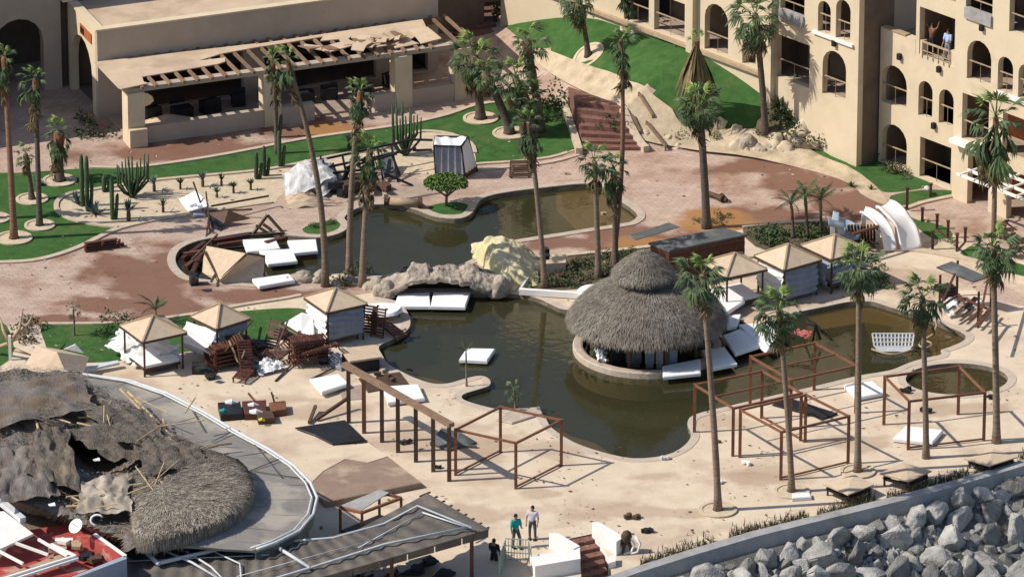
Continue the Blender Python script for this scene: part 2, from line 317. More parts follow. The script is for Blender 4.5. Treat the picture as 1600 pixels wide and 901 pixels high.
stains(M['deck'], [stg(1180, 745, 2.6, 1.0), stg(1130, 660, 1.6, 1.2), stg(1500, 640, 2.5, 0.8), stg(420, 625, 3, 0.8), stg(700, 690, 4, 2), stg(1430, 440, 2.5, 2.5), stg(640, 590, 2, 1), stg(1180, 480, 5, 2), stg(880, 700, 2.5, 1), stg(960, 800, 3, 1), stg(700, 800, 3, 1.4), stg(1340, 690, 2, 1), stg(480, 640, 3, 1.2), stg(1010, 745, 1.6, .6), stg(1060, 800, 2, .6), stg(1390, 430, 3, 1.5), stg(850, 770, 1.5, .6)], (0.36, 0.25, 0.175), mix=0.55)
# ---------------------------------------------------------------- ground sheets
def smooth_poly(pts, sub=3, closed=True):
    n = len(pts); out = []
    rng = range(n) if closed else range(n - 1)
    for i in rng:
        p0 = pts[(i - 1) % n] if closed or i > 0 else pts[0]; p1 = pts[i]; p2 = pts[(i + 1) % n]; p3 = pts[(i + 2) % n] if closed or i + 2 < n else pts[-1]
        for k in range(sub):
            t = k / sub; t2 = t * t; t3 = t2 * t
            out.append(tuple(0.5 * (2 * p1[j] + (p2[j] - p0[j]) * t + (2 * p0[j] - 5 * p1[j] + 4 * p2[j] - p3[j]) * t2 + (3 * p1[j] - p0[j] - 3 * p2[j] + p3[j]) * t3) for j in range(2)))
    if not closed: out.append(tuple(pts[-1][:2]))
    return out
def inpoly(x, y, poly):
    ins = False; n = len(poly); j = n - 1
    for i in range(n):
        if (poly[i][1] > y) != (poly[j][1] > y) and x < (poly[j][0] - poly[i][0]) * (y - poly[i][1]) / (poly[j][1] - poly[i][1]) + poly[i][0]: ins = not ins
        j = i
    return ins
def gz(x, y, lev):
    d = sdist((x, y), HILL); k = max(0, min(1, d + 1.5))
    return (hill(x, y) if d > 0 else 0) + lev * (0.004 + 0.05 * k)
def sheet(outer, holes=(), lev=0, step=0.8):
    vs = []; es = []
    for poly in [outer] + list(holes):
        b = len(vs); n = len(poly); vs += [Vector(p[:2]) for p in poly]; es += [(b + i, b + (i + 1) % n) for i in range(n)]
    xs = [p[0] for p in outer]; ys = [p[1] for p in outer]
    x0, x1, y0, y1 = max(min(xs), -3), min(max(xs), 32), max(min(ys), 8), min(max(ys), 62)
    x = math.ceil(x0 / .8) * .8 + .013; step = .8
    while x < x1:
        y = math.ceil(y0 / .8) * .8 + .017
        while y < y1:
            if (sdist((x, y), HILL) > -4 or (int(x * 10) % 7 == 0 and int(y * 10) % 5 == 0)) and inpoly(x, y, outer) and not any(inpoly(x, y, h) for h in holes): vs.append(Vector((x, y)))
            y += step
        x += step
    rv, re, rf, _, _, _ = delaunay_2d_cdt(vs, es, [], 0, 1e-4)
    keep = []
    for f in rf:
        c = (rv[f[0]] + rv[f[1]] + rv[f[2]]) / 3
        if inpoly(c.x, c.y, outer) and not any(inpoly(c.x, c.y, h) for h in holes): keep.append(tuple(f) if (rv[f[1]] - rv[f[0]]).cross(rv[f[2]] - rv[f[0]]) > 0 else tuple(f)[::-1])
    mb = MB(); mb.up = True; mb.v = [Vector((p.x, p.y, gz(p.x, p.y, lev))) for p in rv]; mb.f = keep
    return mb
def gpoly(px, sub=3): return smooth_poly([XY(G(*p)) for p in px], sub)
def ribbon(path, wd, lev_z, h_=0.06, closed=False, follow=True, side=0):
    """kerb or coping: solid band along world points"""
    mb = MB(); n = len(path); vs = []
    for i, p in enumerate(path):
        a = path[(i - 1) % n] if closed or i > 0 else p; b = path[(i + 1) % n] if closed or i < n - 1 else p
        t = Vector((b[0] - a[0], b[1] - a[1])); t = t.normalized() if t.length else Vector((1, 0)); nn = Vector((-t.y, t.x))
        l = Vector(p[:2]) + nn * wd * (0.5 + side / 2); r = Vector(p[:2]) - nn * wd * (0.5 - side / 2)
        for q in (l, r):
            z = (hill(q.x, q.y) if follow else 0) + lev_z
            vs += [Vector((q.x, q.y, z + h_)), Vector((q.x, q.y, z - 0.25))]
    m = n if closed else n - 1; fs = []
    for i in range(m):
        a = i * 4; b = ((i + 1) % n) * 4
        fs += [(a, b, b + 2, a + 2), (a, a + 1, b + 1, b), (a + 2, b + 2, b + 3, a + 3)]
    if not closed: fs += [(0, 2, 3, 1), (m * 4, m * 4 + 1, m * 4 + 3, m * 4 + 2)]
    return mb.add(vs, fs)
POOL_U = [(275, 412), (275, 400), (284, 388), (310, 377), (350, 370), (400, 363), (445, 368), (495, 372), (522, 368), (540, 360), (545, 350), (538, 341), (552, 329), (575, 322), (600, 320), (625, 322), (650, 328), (670, 336), (690, 341), (720, 342), (738, 333), (748, 316), (764, 307), (800, 300), (850, 294), (915, 288), (945, 294), (960, 308), (985, 325), (996, 337), (988, 346), (973, 350), (925, 357), (875, 365), (815, 374), (780, 382), (745, 402), (700, 420), (600, 432), (545, 428), (500, 432), (460, 440), (400, 444), (345, 440), (300, 434), (283, 424)]
POOL_L = [(590, 462), (618, 470), (634, 484), (641, 500), (637, 515), (612, 531), (592, 541), (598, 556), (607, 569), (630, 582), (650, 591), (675, 599), (700, 599), (725, 592), (750, 587), (764, 592), (765, 602), (745, 609), (724, 616), (724, 624), (750, 633), (785, 640), (830, 640), (850, 650), (862, 668), (895, 690), (940, 706), (990, 716), (1040, 711), (1068, 697), (1080, 680), (1074, 662), (1085, 648), (1140, 634), (1200, 620), (1262, 606), (1337, 588), (1372, 582), (1396, 577), (1420, 567), (1447, 559), (1470, 554), (1470, 547), (1482, 543), (1503, 534), (1509, 526), (1500, 518), (1480, 510), (1455, 500), (1420, 489), (1385, 478), (1360, 471), (1325, 472), (1290, 479), (1250, 487), (1200, 497), (1150, 500), (1080, 478), (1000, 474), (940, 484), (884, 484), (862, 476), (837, 465), (800, 459), (740, 458), (660, 456)]
SPA = [(1495 + 80 * math.cos(a), 592 + 24.5 * math.sin(a)) for a in [i * math.pi / 12 for i in range(24)]]
wU, wL, wS = gpoly(POOL_U, 3), gpoly(POOL_L, 3), gpoly(SPA, 2)
WALL_PX = [(930, 918), (990, 896), (1085, 866), (1180, 838), (1290, 811), (1400, 784), (1500, 757), (1600, 727), (1800, 664), (2200, 538)]
wallw = [XY(Z(*p)) for p in WALL_PX]
ground_outer = [(-900, 1500), (-900, -60), XY(Z(300, 1500)), XY(Z(700, 1000)), XY(Z(908, 930)), XY(Z(908, 888)), XY(Z(884, 842)), XY(Z(932, 832)), XY(Z(953, 876)), XY(Z(956, 908))] + wallw + [(400, 190), (900, 400), (900, 1500)]
struct('ground', sheet(ground_outer, [wU, wL, wS], 0), M['deck'])
PLAZA = [(-400, 530), (0, 512), (70, 507), (190, 505), (300, 492), (380, 476), (460, 463), (560, 460), (588, 456), (660, 452), (740, 452), (800, 455), (812, 440), (850, 405), (900, 397), (1010, 387), (1110, 372), (1180, 352), (1290, 346), (1340, 352), (1400, 345), (1430, 338), (1480, 362), (1540, 392), (1640, 420), (1900, 430), (2100, -200), (-600, -200)]
struct('plaza', sheet([XY(G(*p)) for p in PLAZA], [gpoly([(x, y) for x, y in POOL_U], 3)], 1), M['plaza'])
struct('plaza_patch', sheet([XY(G(*p)) for p in [(1470, 428), (1500, 420), (1560, 436), (1640, 468), (1700, 500), (1600, 478), (1560, 470), (1510, 446)]], [], 1), M['plaza'])
LAWN_A = [(-150, 262), (0, 270), (60, 268), (120, 264), (200, 263), (250, 258), (330, 246), (400, 233), (470, 219), (560, 206), (640, 194), (700, 180), (745, 165), (800, 158), (870, 168), (891, 190), (900, 215), (896, 235), (860, 246), (800, 252), (742, 256), (742, 240), (735, 225), (705, 211), (665, 206), (640, 212), (600, 232), (520, 245), (440, 262), (380, 270), (300, 277), (230, 284), (160, 295), (110, 303), (90, 315), (90, 330), (110, 343), (150, 352), (188, 356), (150, 372), (125, 385), (90, 398), (50, 407), (0, 411), (-150, 415)]
struct('lawn', sheet(gpoly(LAWN_A), [], 2), M['lawn'])
LAWN_B = [(770, -60), (780, 0), (786, 42), (810, 62), (835, 76), (867, 90), (900, 100), (932, 112), (965, 123), (997, 136), (1023, 156), (1050, 175), (1070, 200), (1120, 207), (1180, 206), (1215, 190), (1260, 200), (1330, 240), (1260, 120), (1130, 20), (1060, -60)]
struct('lawn', sheet([XY(G(*p)) for p in LAWN_B], [], 2, 0.8), M['lawn'])
for pl in ([(1256, 240), (1320, 226), (1350, 240), (1400, 262), (1450, 284), (1452, 291), (1420, 298), (1380, 300), (1360, 282), (1320, 266), (1280, 256)],
           [(1392, 306), (1440, 297), (1490, 298), (1500, 304), (1420, 320), (1398, 318)],
           [(1420, 337), (1438, 340), (1456, 348), (1480, 356), (1488, 370), (1462, 374), (1436, 358)],
           [(1498, 394), (1530, 384), (1580, 408), (1640, 425), (1640, 440), (1585, 428), (1540, 420), (1518, 410)],
           [(66, 508), (110, 506), (190, 505), (300, 492), (360, 487), (450, 481), (480, 485), (490, 500), (470, 520), (400, 535), (300, 548), (200, 562), (140, 566), (85, 560), (70, 535)],
           [(-40, 500), (10, 508), (18, 560), (-40, 575)]):
    struct('lawn', sheet(gpoly(pl), [], 2, 0.8), M['lawn'])
for pl, hp in (([(672, 322), (700, 316), (725, 318), (735, 326), (720, 334), (690, 335), (675, 330)], 0), ([(472, 358), (500, 347), (535, 343), (538, 354), (520, 364), (490, 368)], 0)):
    struct('lawn', sheet(gpoly(pl), [], 3), M['lawn'])
BED = [(90, 318), (110, 303), (160, 295), (230, 284), (300, 277), (380, 270), (440, 262), (520, 245), (600, 232), (640, 212), (665, 206), (705, 211), (735, 225), (742, 240), (740, 262), (700, 270), (640, 272), (600, 262), (520, 268), (470, 290), (436, 308), (425, 318), (340, 333), (300, 338), (250, 343), (200, 353), (150, 352), (110, 343)]
struct('gravel_bed', sheet(gpoly(BED), [], 3), M['gravel'])
GB = [(838, 82), (870, 89), (932, 112), (965, 123), (997, 136), (1023, 156), (1050, 176), (1068, 203), (1120, 208), (1190, 208), (1260, 236), (1300, 256), (1345, 274), (1375, 298), (1390, 322), (1370, 316), (1345, 303), (1330, 288), (1280, 270), (1220, 258), (1150, 247), (1100, 242), (1050, 234), (1005, 225), (985, 205), (972, 182), (940, 163), (900, 143), (860, 120), (832, 98)]
struct('gravel_bed', sheet(gpoly(GB, 2), [], 4, 0.8), M['bank'])
struct('gravel_bed', sheet(gpoly([(1430, 392), (1450, 378), (1500, 372), (1515, 385), (1500, 395), (1520, 408), (1560, 432), (1600, 445), (1700, 480), (1660, 478), (1600, 456), (1560, 440), (1500, 408), (1470, 398)], 2), [], 3), M['gravel'])
struct('planting_bed', sheet(gpoly([(812, 455), (822, 430), (850, 412), (885, 400), (960, 393), (1010, 388), (1030, 400), (1020, 430), (960, 448), (900, 452)], 2), [], 3), M['soil'])
struct('planting_bed', sheet(gpoly([(1160, 356), (1225, 350), (1290, 348), (1325, 358), (1345, 385), (1300, 400), (1230, 398), (1180, 385)], 2), [], 3), M['soil'])
struct('planting_bed', sheet(gpoly([(1180, 215), (1200, 180), (1240, 175), (1290, 200), (1320, 228), (1256, 240)], 2), [], 5, 0.8), M['soil'])
for name, path, wd in (('kerb', [(-100, 414), (0, 411), (50, 408), (90, 399), (128, 385), (152, 373), (188, 357), (250, 343), (300, 335), (345, 328), (425, 316)], 0.32),
                       ('kerb', [(140, 262), (200, 263), (250, 258), (330, 246), (400, 233), (470, 219), (560, 206), (640, 194), (700, 180), (745, 165), (800, 158)], 0.28),
                       ('kerb', [(896, 236), (860, 247), (800, 254), (742, 258), (745, 266), (800, 262), (860, 255), (905, 243)], 0.22),
                       ('kerb', [(186, 356), (150, 352), (110, 343), (90, 330), (90, 315), (110, 303), (160, 295), (230, 284), (300, 277), (380, 270), (440, 262), (520, 245), (600, 232), (640, 212), (665, 206), (705, 211), (735, 225), (742, 240)], 0.25),
                       ('kerb', [(65, 507), (190, 505), (300, 492), (380, 477), (440, 468), (470, 462)], 0.25),
                       ('kerb', [(885, 400), (1010, 387), (1030, 380)], 0.3),
                       ('kerb', [(1160, 355), (1225, 349), (1290, 346), (1330, 352)], 0.3),
                       ('kerb', [(1384, 330), (1410, 328), (1440, 318), (1480, 309), (1500, 306)], 0.3),
                       ('kerb', [(1375, 392), (1430, 391), (1492, 402), (1530, 412), (1562, 436), (1600, 456), (1700, 500)], 0.45),
                       ('kerb', [(1410, 326), (1430, 340), (1450, 346)], 0.3)):
    struct(name, ribbon(smooth_poly([XY(G(*p)) for p in path], 3, False), wd, 0.0, 0.09), M['kerb'])
# pools: floor, side wall, ledges, water, coping
def pool(wp, deep, side, cm='coping', ch=.05):
    mb = MB(); n = len(wp)
    mb.add([Vector((p[0], p[1], 0.0)) for p in wp] + [Vector((p[0], p[1], -deep)) for p in wp], [(i, (i + 1) % n, (i + 1) % n + n, i + n) for i in range(n)])
    struct('pool_wall', mb, M['poolwall'])
    s = sheet(wp, [], 0); s.v = [Vector((v.x, v.y, -deep)) for v in s.v]; struct('pool_floor', s, M['poolfloor'])
    s = sheet(wp, [], 0); s.v = [Vector((v.x, v.y, -0.22)) for v in s.v]; struct('water', s, WAT)
    struct('pool_coping', ribbon(wp, 0.42, 0.0, ch, closed=True, follow=False, side=side), M[cm])
def area(wp): return sum(wp[i][0] * wp[(i + 1) % len(wp)][1] - wp[(i + 1) % len(wp)][0] * wp[i][1] for i in range(len(wp)))
for wp, dp in ((wU, 1.3), (wL, 1.5), (wS, 0.55)): pool(wp, dp, -1 if area(wp) > 0 else 1, 'coping' if wp is wU else 'coping2', .05 if wp is wU else .02)
def ledge(px, z): 
    mb = MB(); mb.prism([Vector((*XY(Z(*p)), z)) for p in px], -1.5); struct('submerged_ledge', mb, M['ledge'])
ledge([(868, 292), (915, 288), (945, 294), (960, 308), (985, 325), (996, 337), (988, 346), (973, 350), (938, 356), (900, 322)], -0.33)
ledge([(1258, 485), (1290, 479), (1325, 472), (1360, 471), (1385, 478), (1420, 489), (1435, 495), (1425, 520), (1395, 500), (1350, 494), (1300, 502), (1275, 506)], -0.34)
ledge([(630, 580), (650, 591), (675, 599), (700, 599), (722, 593), (690, 580), (660, 574)], -0.5)
if 0: ledge([(556, 329), (575, 322), (600, 320), (625, 322), (650, 328), (670, 336), (690, 341), (720, 342), (738, 333), (720, 352), (680, 352), (640, 338), (600, 328)], -0.55)
ledge([(850, 652), (862, 668), (895, 690), (940, 706), (990, 716), (1040, 711), (1050, 700), (990, 706), (955, 697), (930, 680), (890, 668), (868, 655)], -0.4)
ledge([(1440, 494), (1480, 510), (1500, 518), (1509, 526), (1503, 534), (1482, 540), (1465, 525)], -0.3)
sp = sheet(wS, [], 0); sp.v = [Vector((v.x, v.y, -0.45)) for v in sp.v]; struct('submerged_ledge', sp, mat('spa_silt', (0.26, 0.17, 0.065), (0.15, 0.11, 0.045), 0.5, 0.9))
# sea wall and beach
bm_ = MB(); bm_.add([(-900, -400, -4.6), (900, -400, -4.6), (900, 300, -4.6), (-900, 300, -4.6)], [(0, 1, 2, 3)]); struct('beach', bm_, M['sandb'])
bm_ = MB(); bm_.add([(-2500, -3000, -4.5), (2500, -3000, -4.5), (2500, -75, -4.5), (-2500, -75, -4.5)], [(0, 1, 2, 3)]); struct('sea', bm_, mat('sea_water', (0.02, 0.06, 0.08), None, 0.3, 0.1))
sw = MB(); n = len(wallw); outn = Vector((0.57, -0.82))
vs = []
for p in wallw:
    q = Vector(p); i1 = q - outn * 0.22; o1 = q + outn * 0.28; o2 = q + outn * 0.42
    vs += [Vector((*i1, -0.3)), Vector((*i1, 0.22)), Vector((*o1, 0.16)), Vector((*o2, -0.42)), Vector((*(q + outn * 0.5), -1.2))]
fs = []
for i in range(n - 1):
    for k in range(4): fs.append((i * 5 + k, (i + 1) * 5 + k, (i + 1) * 5 + k + 1, i * 5 + k + 1))
sw.add(vs, fs); solo('sea_wall', sw, M['seawall'], 'long grey concrete sea wall between the sandy terrace and the boulders', 'wall')
rp = MB(); vs = []
for p in wallw:
    q = Vector(p); vs += [Vector((*(q + outn * 0.6), -0.45)), Vector((*(q + outn * 11), -4.9))]
rp.add(vs, [(i * 2, i * 2 + 1, i * 2 + 3, i * 2 + 2) for i in range(n - 1)]); struct('riprap_slope', rp, mat('riprap_gravel', (0.17, 0.165, 0.155), (0.07, 0.07, 0.065), 5, .95, .05))
# boulders
rng = random.Random(3); RM = []
for k in range(10):
    bm = bmesh.new()
    for i in range(17):
        v = Vector((rng.gauss(0, 1), rng.gauss(0, 1), rng.gauss(0, 1))).normalized() * rng.uniform(0.8, 1.05)
        bm.verts.new((v.x * 1.15, v.y * 0.95, v.z * 0.75))
    bmesh.ops.convex_hull(bm, input=bm.verts)
    bmesh.ops.delete(bm, geom=[v for v in bm.verts if not v.link_faces], context='VERTS')
    bmesh.ops.bevel(bm, geom=list(bm.edges), offset=0.05, segments=1, affect='EDGES')
    me = bpy.data.meshes.new('boulder'); bm.to_mesh(me); bm.free(); me.materials.append(M['rock']); RM.append(me)
def riprap_z(p):
    d = (Vector(p) - Vector(wallw[0])).dot(outn); return -0.45 - 4.45 * (d - 0.6) / 10.4
def rz_hit(px, py):
    z = -2.0
    for _k in range(14): p = Z(px, py, z); z += .45 * (riprap_z(XY(p)) - z)
    return Z(px, py, z)
placed = []
for r0, tries in ((.86, 60), (.75, 200), (.68, 500), (.56, 1400), (.46, 3000), (.38, 5000), (.31, 7000)):
    for _ in range(tries):
        px = rng.uniform(975, 1630); py = rng.uniform(735, 925); p = Z(px, py, -2.5); r = r0 * rng.uniform(.9, 1.1)
        p = rz_hit(px, py)
        d = (Vector(XY(p)) - Vector(wallw[0])).dot(outn)
        if d < 0.55 + r * .75: continue
        if any((p - q).length < (r + s) * 0.74 for q, s in placed): continue
        placed.append((p, r))
placed.sort(key=lambda a: -a[1]); placed = placed[:298]
for p, r in placed:
    o = bpy.data.objects.new('boulder', RM[rng.randrange(10)]); COL.objects.link(o)
    o.location = p + Vector((0, 0, r * 0.2)); o.rotation_euler = (rng.uniform(0, 6), rng.uniform(0, 6), rng.uniform(0, 6)); k = r * rng.uniform(1.05, 1.3)
    o.scale = (k, k * rng.uniform(0.8, 1.15), k * rng.uniform(0.85, 1.1))
    o['label'] = 'rough angular grey boulder in the rock slope below the sea wall'; o['category'] = 'boulder'; o['group'] = 'boulders below the sea wall'
# small stones filling the gaps
sm = MB()
for _ in range(3500):
    px = rng.uniform(985, 1625); py = rng.uniform(745, 925); p = Z(px, py, -2.5)
    p = rz_hit(px, py)
    if (Vector(XY(p)) - Vector(wallw[0])).dot(outn) < 1.0: continue
    r = rng.uniform(0.08, 0.26); a = rng.uniform(0, 6)
    sm.add([p + Vector((math.cos(a + t) * r * rng.uniform(.7, 1.3), math.sin(a + t) * r * rng.uniform(.7, 1.3), rng.uniform(0, .05))) for t in (0, 1.6, 3.1, 4.7)] + [p + Vector((0, 0, r))], [(0, 1, 4), (1, 2, 4), (2, 3, 4), (3, 0, 4)])
so_ = solo('rubble', sm, M['seawall'], 'small grey rubble filling the gaps between the boulders', 'rubble', kind='stuff')
# dry grass along the sea wall
gr = MB()
for _ in range(2600):
    px = rng.uniform(1000, 1620); wy = 0
    for i in range(len(WALL_PX) - 1):
        if WALL_PX[i][0] <= px < WALL_PX[i + 1][0]:
            t = (px - WALL_PX[i][0]) / (WALL_PX[i + 1][0] - WALL_PX[i][0]); wy = WALL_PX[i][1] + t * (WALL_PX[i + 1][1] - WALL_PX[i][1])
    if noise.noise(Vector((px * 0.02, 3, 1))) < -0.25: continue
    b = Z(px, wy - 5 - abs(rng.gauss(0, 7))); h_ = rng.uniform(0.1, 0.42); a = rng.uniform(0, 6); e = Vector((math.cos(a), math.sin(a), 0)) * 0.035
    gr.add([b - e, b + e, b + Vector((rng.uniform(-.12, .12), rng.uniform(-.12, .12), h_))], [(0, 1, 2)])
solo('dry_grass', gr, M['bushb'], 'sparse dry grass and weeds along the top of the sea wall', 'grass', kind='stuff')
# ---------------------------------------------------------------- restaurant with the stripped roof (upper left)
def wall_holes(mb, outline, holes, to_w, th):
    """flat wall in (s,t) with openings; front at depth 0, back at depth -th, reveals round each opening"""
    vs = []; es = []
    for poly in [outline] + holes:
        b = len(vs); n = len(poly); vs += [Vector(p) for p in poly]; es += [(b + i, b + (i + 1) % n) for i in range(n)]
    rv, re, rf, _, _, _ = delaunay_2d_cdt(vs, es, [], 0, 1e-5)
    fs = []
    for f in rf:
        c = (rv[f[0]] + rv[f[1]] + rv[f[2]]) / 3
        if inpoly(c.x, c.y, outline) and not any(inpoly(c.x, c.y, h) for h in holes): fs.append(tuple(f))
    mb.add([to_w(p.x, p.y, 0) for p in rv], fs); mb.add([to_w(p.x, p.y, -th) for p in rv], [f[::-1] for f in fs])
    for poly in [outline] + holes:
        n = len(poly); mb.add([to_w(p[0], p[1], 0) for p in poly] + [to_w(p[0], p[1], -th) for p in poly], [(i, (i + 1) % n, (i + 1) % n + n, i + n) for i in range(n)])
def arch(s0, s1, z0, z1, n=8):
    r = (s1 - s0) / 2; rh = min(r, (z1 - z0) * 0.5); zs = z1 - rh
    return [(s0, z0), (s1, z0)] + [(s0 + r + r * math.cos(a), zs + rh * math.sin(a)) for a in [math.pi * i / n for i in range(n + 1)]]
def rect(s0, s1, z0, z1): return [(s0, z0), (s1, z0), (s1, z1), (s0, z1)]

A0 = Z(201, 229); a0 = R(21.3)
ru = Vector((math.cos(a0), math.sin(a0), 0)); rv_ = Vector((-math.sin(a0), math.cos(a0), 0))
def RL(u, v, z): return A0 + ru * u + rv_ * v + Vector((0, 0, z))
def rbox(mb, u0, u1, v0, v1, z0, z1): return mb.obox(RL(u0, v0, z0), ru * (u1 - u0), rv_ * (v1 - v0), Vector((0, 0, z1 - z0)))
def ru_of(px, py, z): p = Z(px, py, z) - A0; return p.dot(ru), p.dot(rv_)
rest = thing('restaurant', 'low cream restaurant building with its terrace roof stripped down to the rafters', 'building', A0)
V1 = 4.4; V2 = 9.9
mb = MB()                                   # mass behind the terrace, hollow to the front
LZ = 5.0
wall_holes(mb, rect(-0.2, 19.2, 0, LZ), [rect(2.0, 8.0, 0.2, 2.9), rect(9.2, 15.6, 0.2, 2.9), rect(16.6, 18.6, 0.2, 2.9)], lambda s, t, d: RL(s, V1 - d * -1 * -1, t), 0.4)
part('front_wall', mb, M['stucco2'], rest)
mb = MB(); wall_holes(mb, rect(V1 + 0.4, V2, 0, LZ), [arch(V1 + 1.0, V1 + 4.6, 0.0, 3.75)], lambda s, t, d: RL(-0.2 - d, s, t), 0.4)
part('side_wall', mb, M['stucco'], rest)
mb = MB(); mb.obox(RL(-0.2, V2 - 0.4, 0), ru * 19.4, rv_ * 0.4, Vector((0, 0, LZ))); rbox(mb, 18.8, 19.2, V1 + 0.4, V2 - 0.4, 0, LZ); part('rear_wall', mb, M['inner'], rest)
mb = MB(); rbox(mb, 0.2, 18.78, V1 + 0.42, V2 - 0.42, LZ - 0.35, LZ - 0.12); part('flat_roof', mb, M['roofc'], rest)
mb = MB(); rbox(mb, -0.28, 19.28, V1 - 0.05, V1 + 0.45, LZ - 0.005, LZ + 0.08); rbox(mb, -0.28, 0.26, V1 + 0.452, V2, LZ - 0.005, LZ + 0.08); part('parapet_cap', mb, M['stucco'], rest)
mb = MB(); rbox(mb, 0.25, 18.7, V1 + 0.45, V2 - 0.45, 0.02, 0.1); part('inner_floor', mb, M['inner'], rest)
mb = MB(); mb.obox(RL(-0.26, V1 + 0.9, 3.95), ru * 0.05, rv_ * 1.9, Vector((0, 0, 0.55))); sg = part('wall_panel', mb, M['orange'], rest, label='small terracotta panel above the arch')
mb = MB(); mb.obox(RL(-0.29, V1 + 2.1, 4.05), ru * 0.02, rv_ * 0.55, Vector((0, 0, 0.35))); part('panel_plate', mb, M['black'], sg)
TH = 3.25                                   # terrace roof height
for u in (0.0, 7.65, 15.1, 18.5):
    mb = MB(); rbox(mb, u, u + 0.95, 0.0, 0.95, 0, TH - 0.3); part('pillar', mb, M['stucco'], rest)
mb = MB(); rbox(mb, 0.05, 19.5, 0.12, 0.62, TH - 0.297, TH - 0.05); part('front_beam', mb, M['stucco2'], rest)
mb = MB(); rbox(mb, 0.05, 0.5, 0.66, V1 - 0.03, TH - 0.3, TH - 0.05); part('side_beam', mb, M['stucco'], rest)
mb = MB(); rbox(mb, 0.3, 19.3, V1 - 0.35, V1 - 0.02, TH - 0.3, TH - 0.06); part('ledger_beam', mb, M['wood'], rest)
rfm = None
for i in range(25):                         # rafters
    u = 0.7 + i * 0.78
    if i in (22,): continue
    L_ = V1 + (0.25 if i % 3 else 0.45) if i < 26 else V1 + 0.3
    if rfm is None:
        m_ = MB(); m_.obox((0, -0.22, 0), (0.16, 0, 0), (0, V1 + 0.2, 0), (0, 0, 0.14)); rfm = mesh_of('rafter', m_, M['wood'])
    inst('rafter', rfm, rest, ru * u + Vector((0, 0, TH - 0.045)), (0, 0, a0 + rng.uniform(-.012, .012)))
def roofpatch(px, name='roof_panel', m='roofc', z=TH + 0.12, th=0.06):
    q = [Vector(Z(x, y, z)) for x, y in px]; b = MB(); b.slab(q, th); return part(name, b, M[m], rest)
roofpatch([(147, 97), (186, 138), (226, 131), (222, 120), (340, 100), (352, 96), (352, 90), (310, 95), (345, 84), (400, 74), (400, 68)])
roofpatch([(400, 74), (400, 69), (660, 30), (668, 46), (640, 62), (655, 68), (618, 75), (600, 62), (560, 72), (548, 57), (545, 60), (500, 64), (505, 57), (440, 68)])
roofpatch([(497, 75), (512, 82), (562, 68), (545, 62)], z=TH + 0.13)
roofpatch([(640, 45), (668, 42), (690, 60), (658, 68)], m='straw', z=TH + 0.21)
roofpatch([(183, 135), (205, 131), (226, 128), (232, 130), (190, 139)], z=TH + 0.14)
r2 = random.Random(5)
for i in range(26):                         # torn sheets lying on the terrace roof
    px = r2.uniform(555, 635) if i < 18 else r2.uniform(470, 600); py = 62 - (px - 590) * 0.12 + r2.uniform(-7, 9)
    c = Z(px, py, TH + 0.24 + i * 0.012); a = r2.uniform(0, 3); s = r2.uniform(0.2, 0.55)
    b = MB(); x = Vector((math.cos(a), math.sin(a), r2.uniform(-.25, .25))) * s; y = Vector((-math.sin(a), math.cos(a), r2.uniform(-.25, .25))) * s * r2.uniform(.4, .9)
    b.slab([c - x - y, c + x - y * .8, c + x * .8 + y, c - x + y], 0.04)
    part('torn_sheet', b, M['roofc'] if i % 4 else M['wood'], rest)
for u0, u1 in ((0.96, 7.64), (8.62, 10.5), (13.9, 15.09), (16.07, 18.49)):
    mb = MB(); rbox(mb, u0, u1, 0.05, 0.5, 0, 0.95); part('low_wall', mb, M['stucco2'], rest)
mb = MB(); rbox(mb, -0.02, 0.96, -0.35, -0.02, 0, 1.0); part('pillar_base', mb, M['stucco'], rest)
mb = MB(); rbox(mb, 0.3, 19.4, 0.5, V1, 0.02, 0.12); part('terrace_floor', mb, M['terr'], rest)
b = MB(); b.grid(lambda s, t: RL(1.4 + s * 3.0, 0.9 + t * 2.6, 0.2 + 0.35 * noise.noise(Vector((s * 3, t * 3, 1))) * (1 - abs(2 * s - 1)) + 0.25 * math.sin(s * 3.1) * math.sin(t * 3.1)), 14, 12)
solo('debris_heap', b, M['straw'], 'heap of orange brown debris behind the corner pillar of the restaurant', 'debris')
for i in range(9):
    u = 2 + i * 1.75 + r2.uniform(-.3, .3); b = MB()
    b.box(RL(u, r2.uniform(2.4, 3.8), 0.45), (r2.uniform(.7, 1.2), 0.7, 0.65), a0 + r2.uniform(-.3, .3)); b.box(RL(u, 2.5 + i % 2, 0.85), (0.9, 0.08, 0.35), a0 + .1)
    solo('crate', b, M['black'], ['dark crate nearest the corner pillar of the restaurant terrace', 'dark crate second from the left on the restaurant terrace', 'dark crate in the middle of the first terrace bay', 'dark crate just left of the second pillar', 'dark crate just right of the second pillar', 'dark crate behind the gap in the low terrace wall', 'dark crate at the right of the gap in the low wall', 'dark crate left of the third terrace pillar', 'dark crate right of the third terrace pillar'][i], 'crate', 'crates on the restaurant terrace')
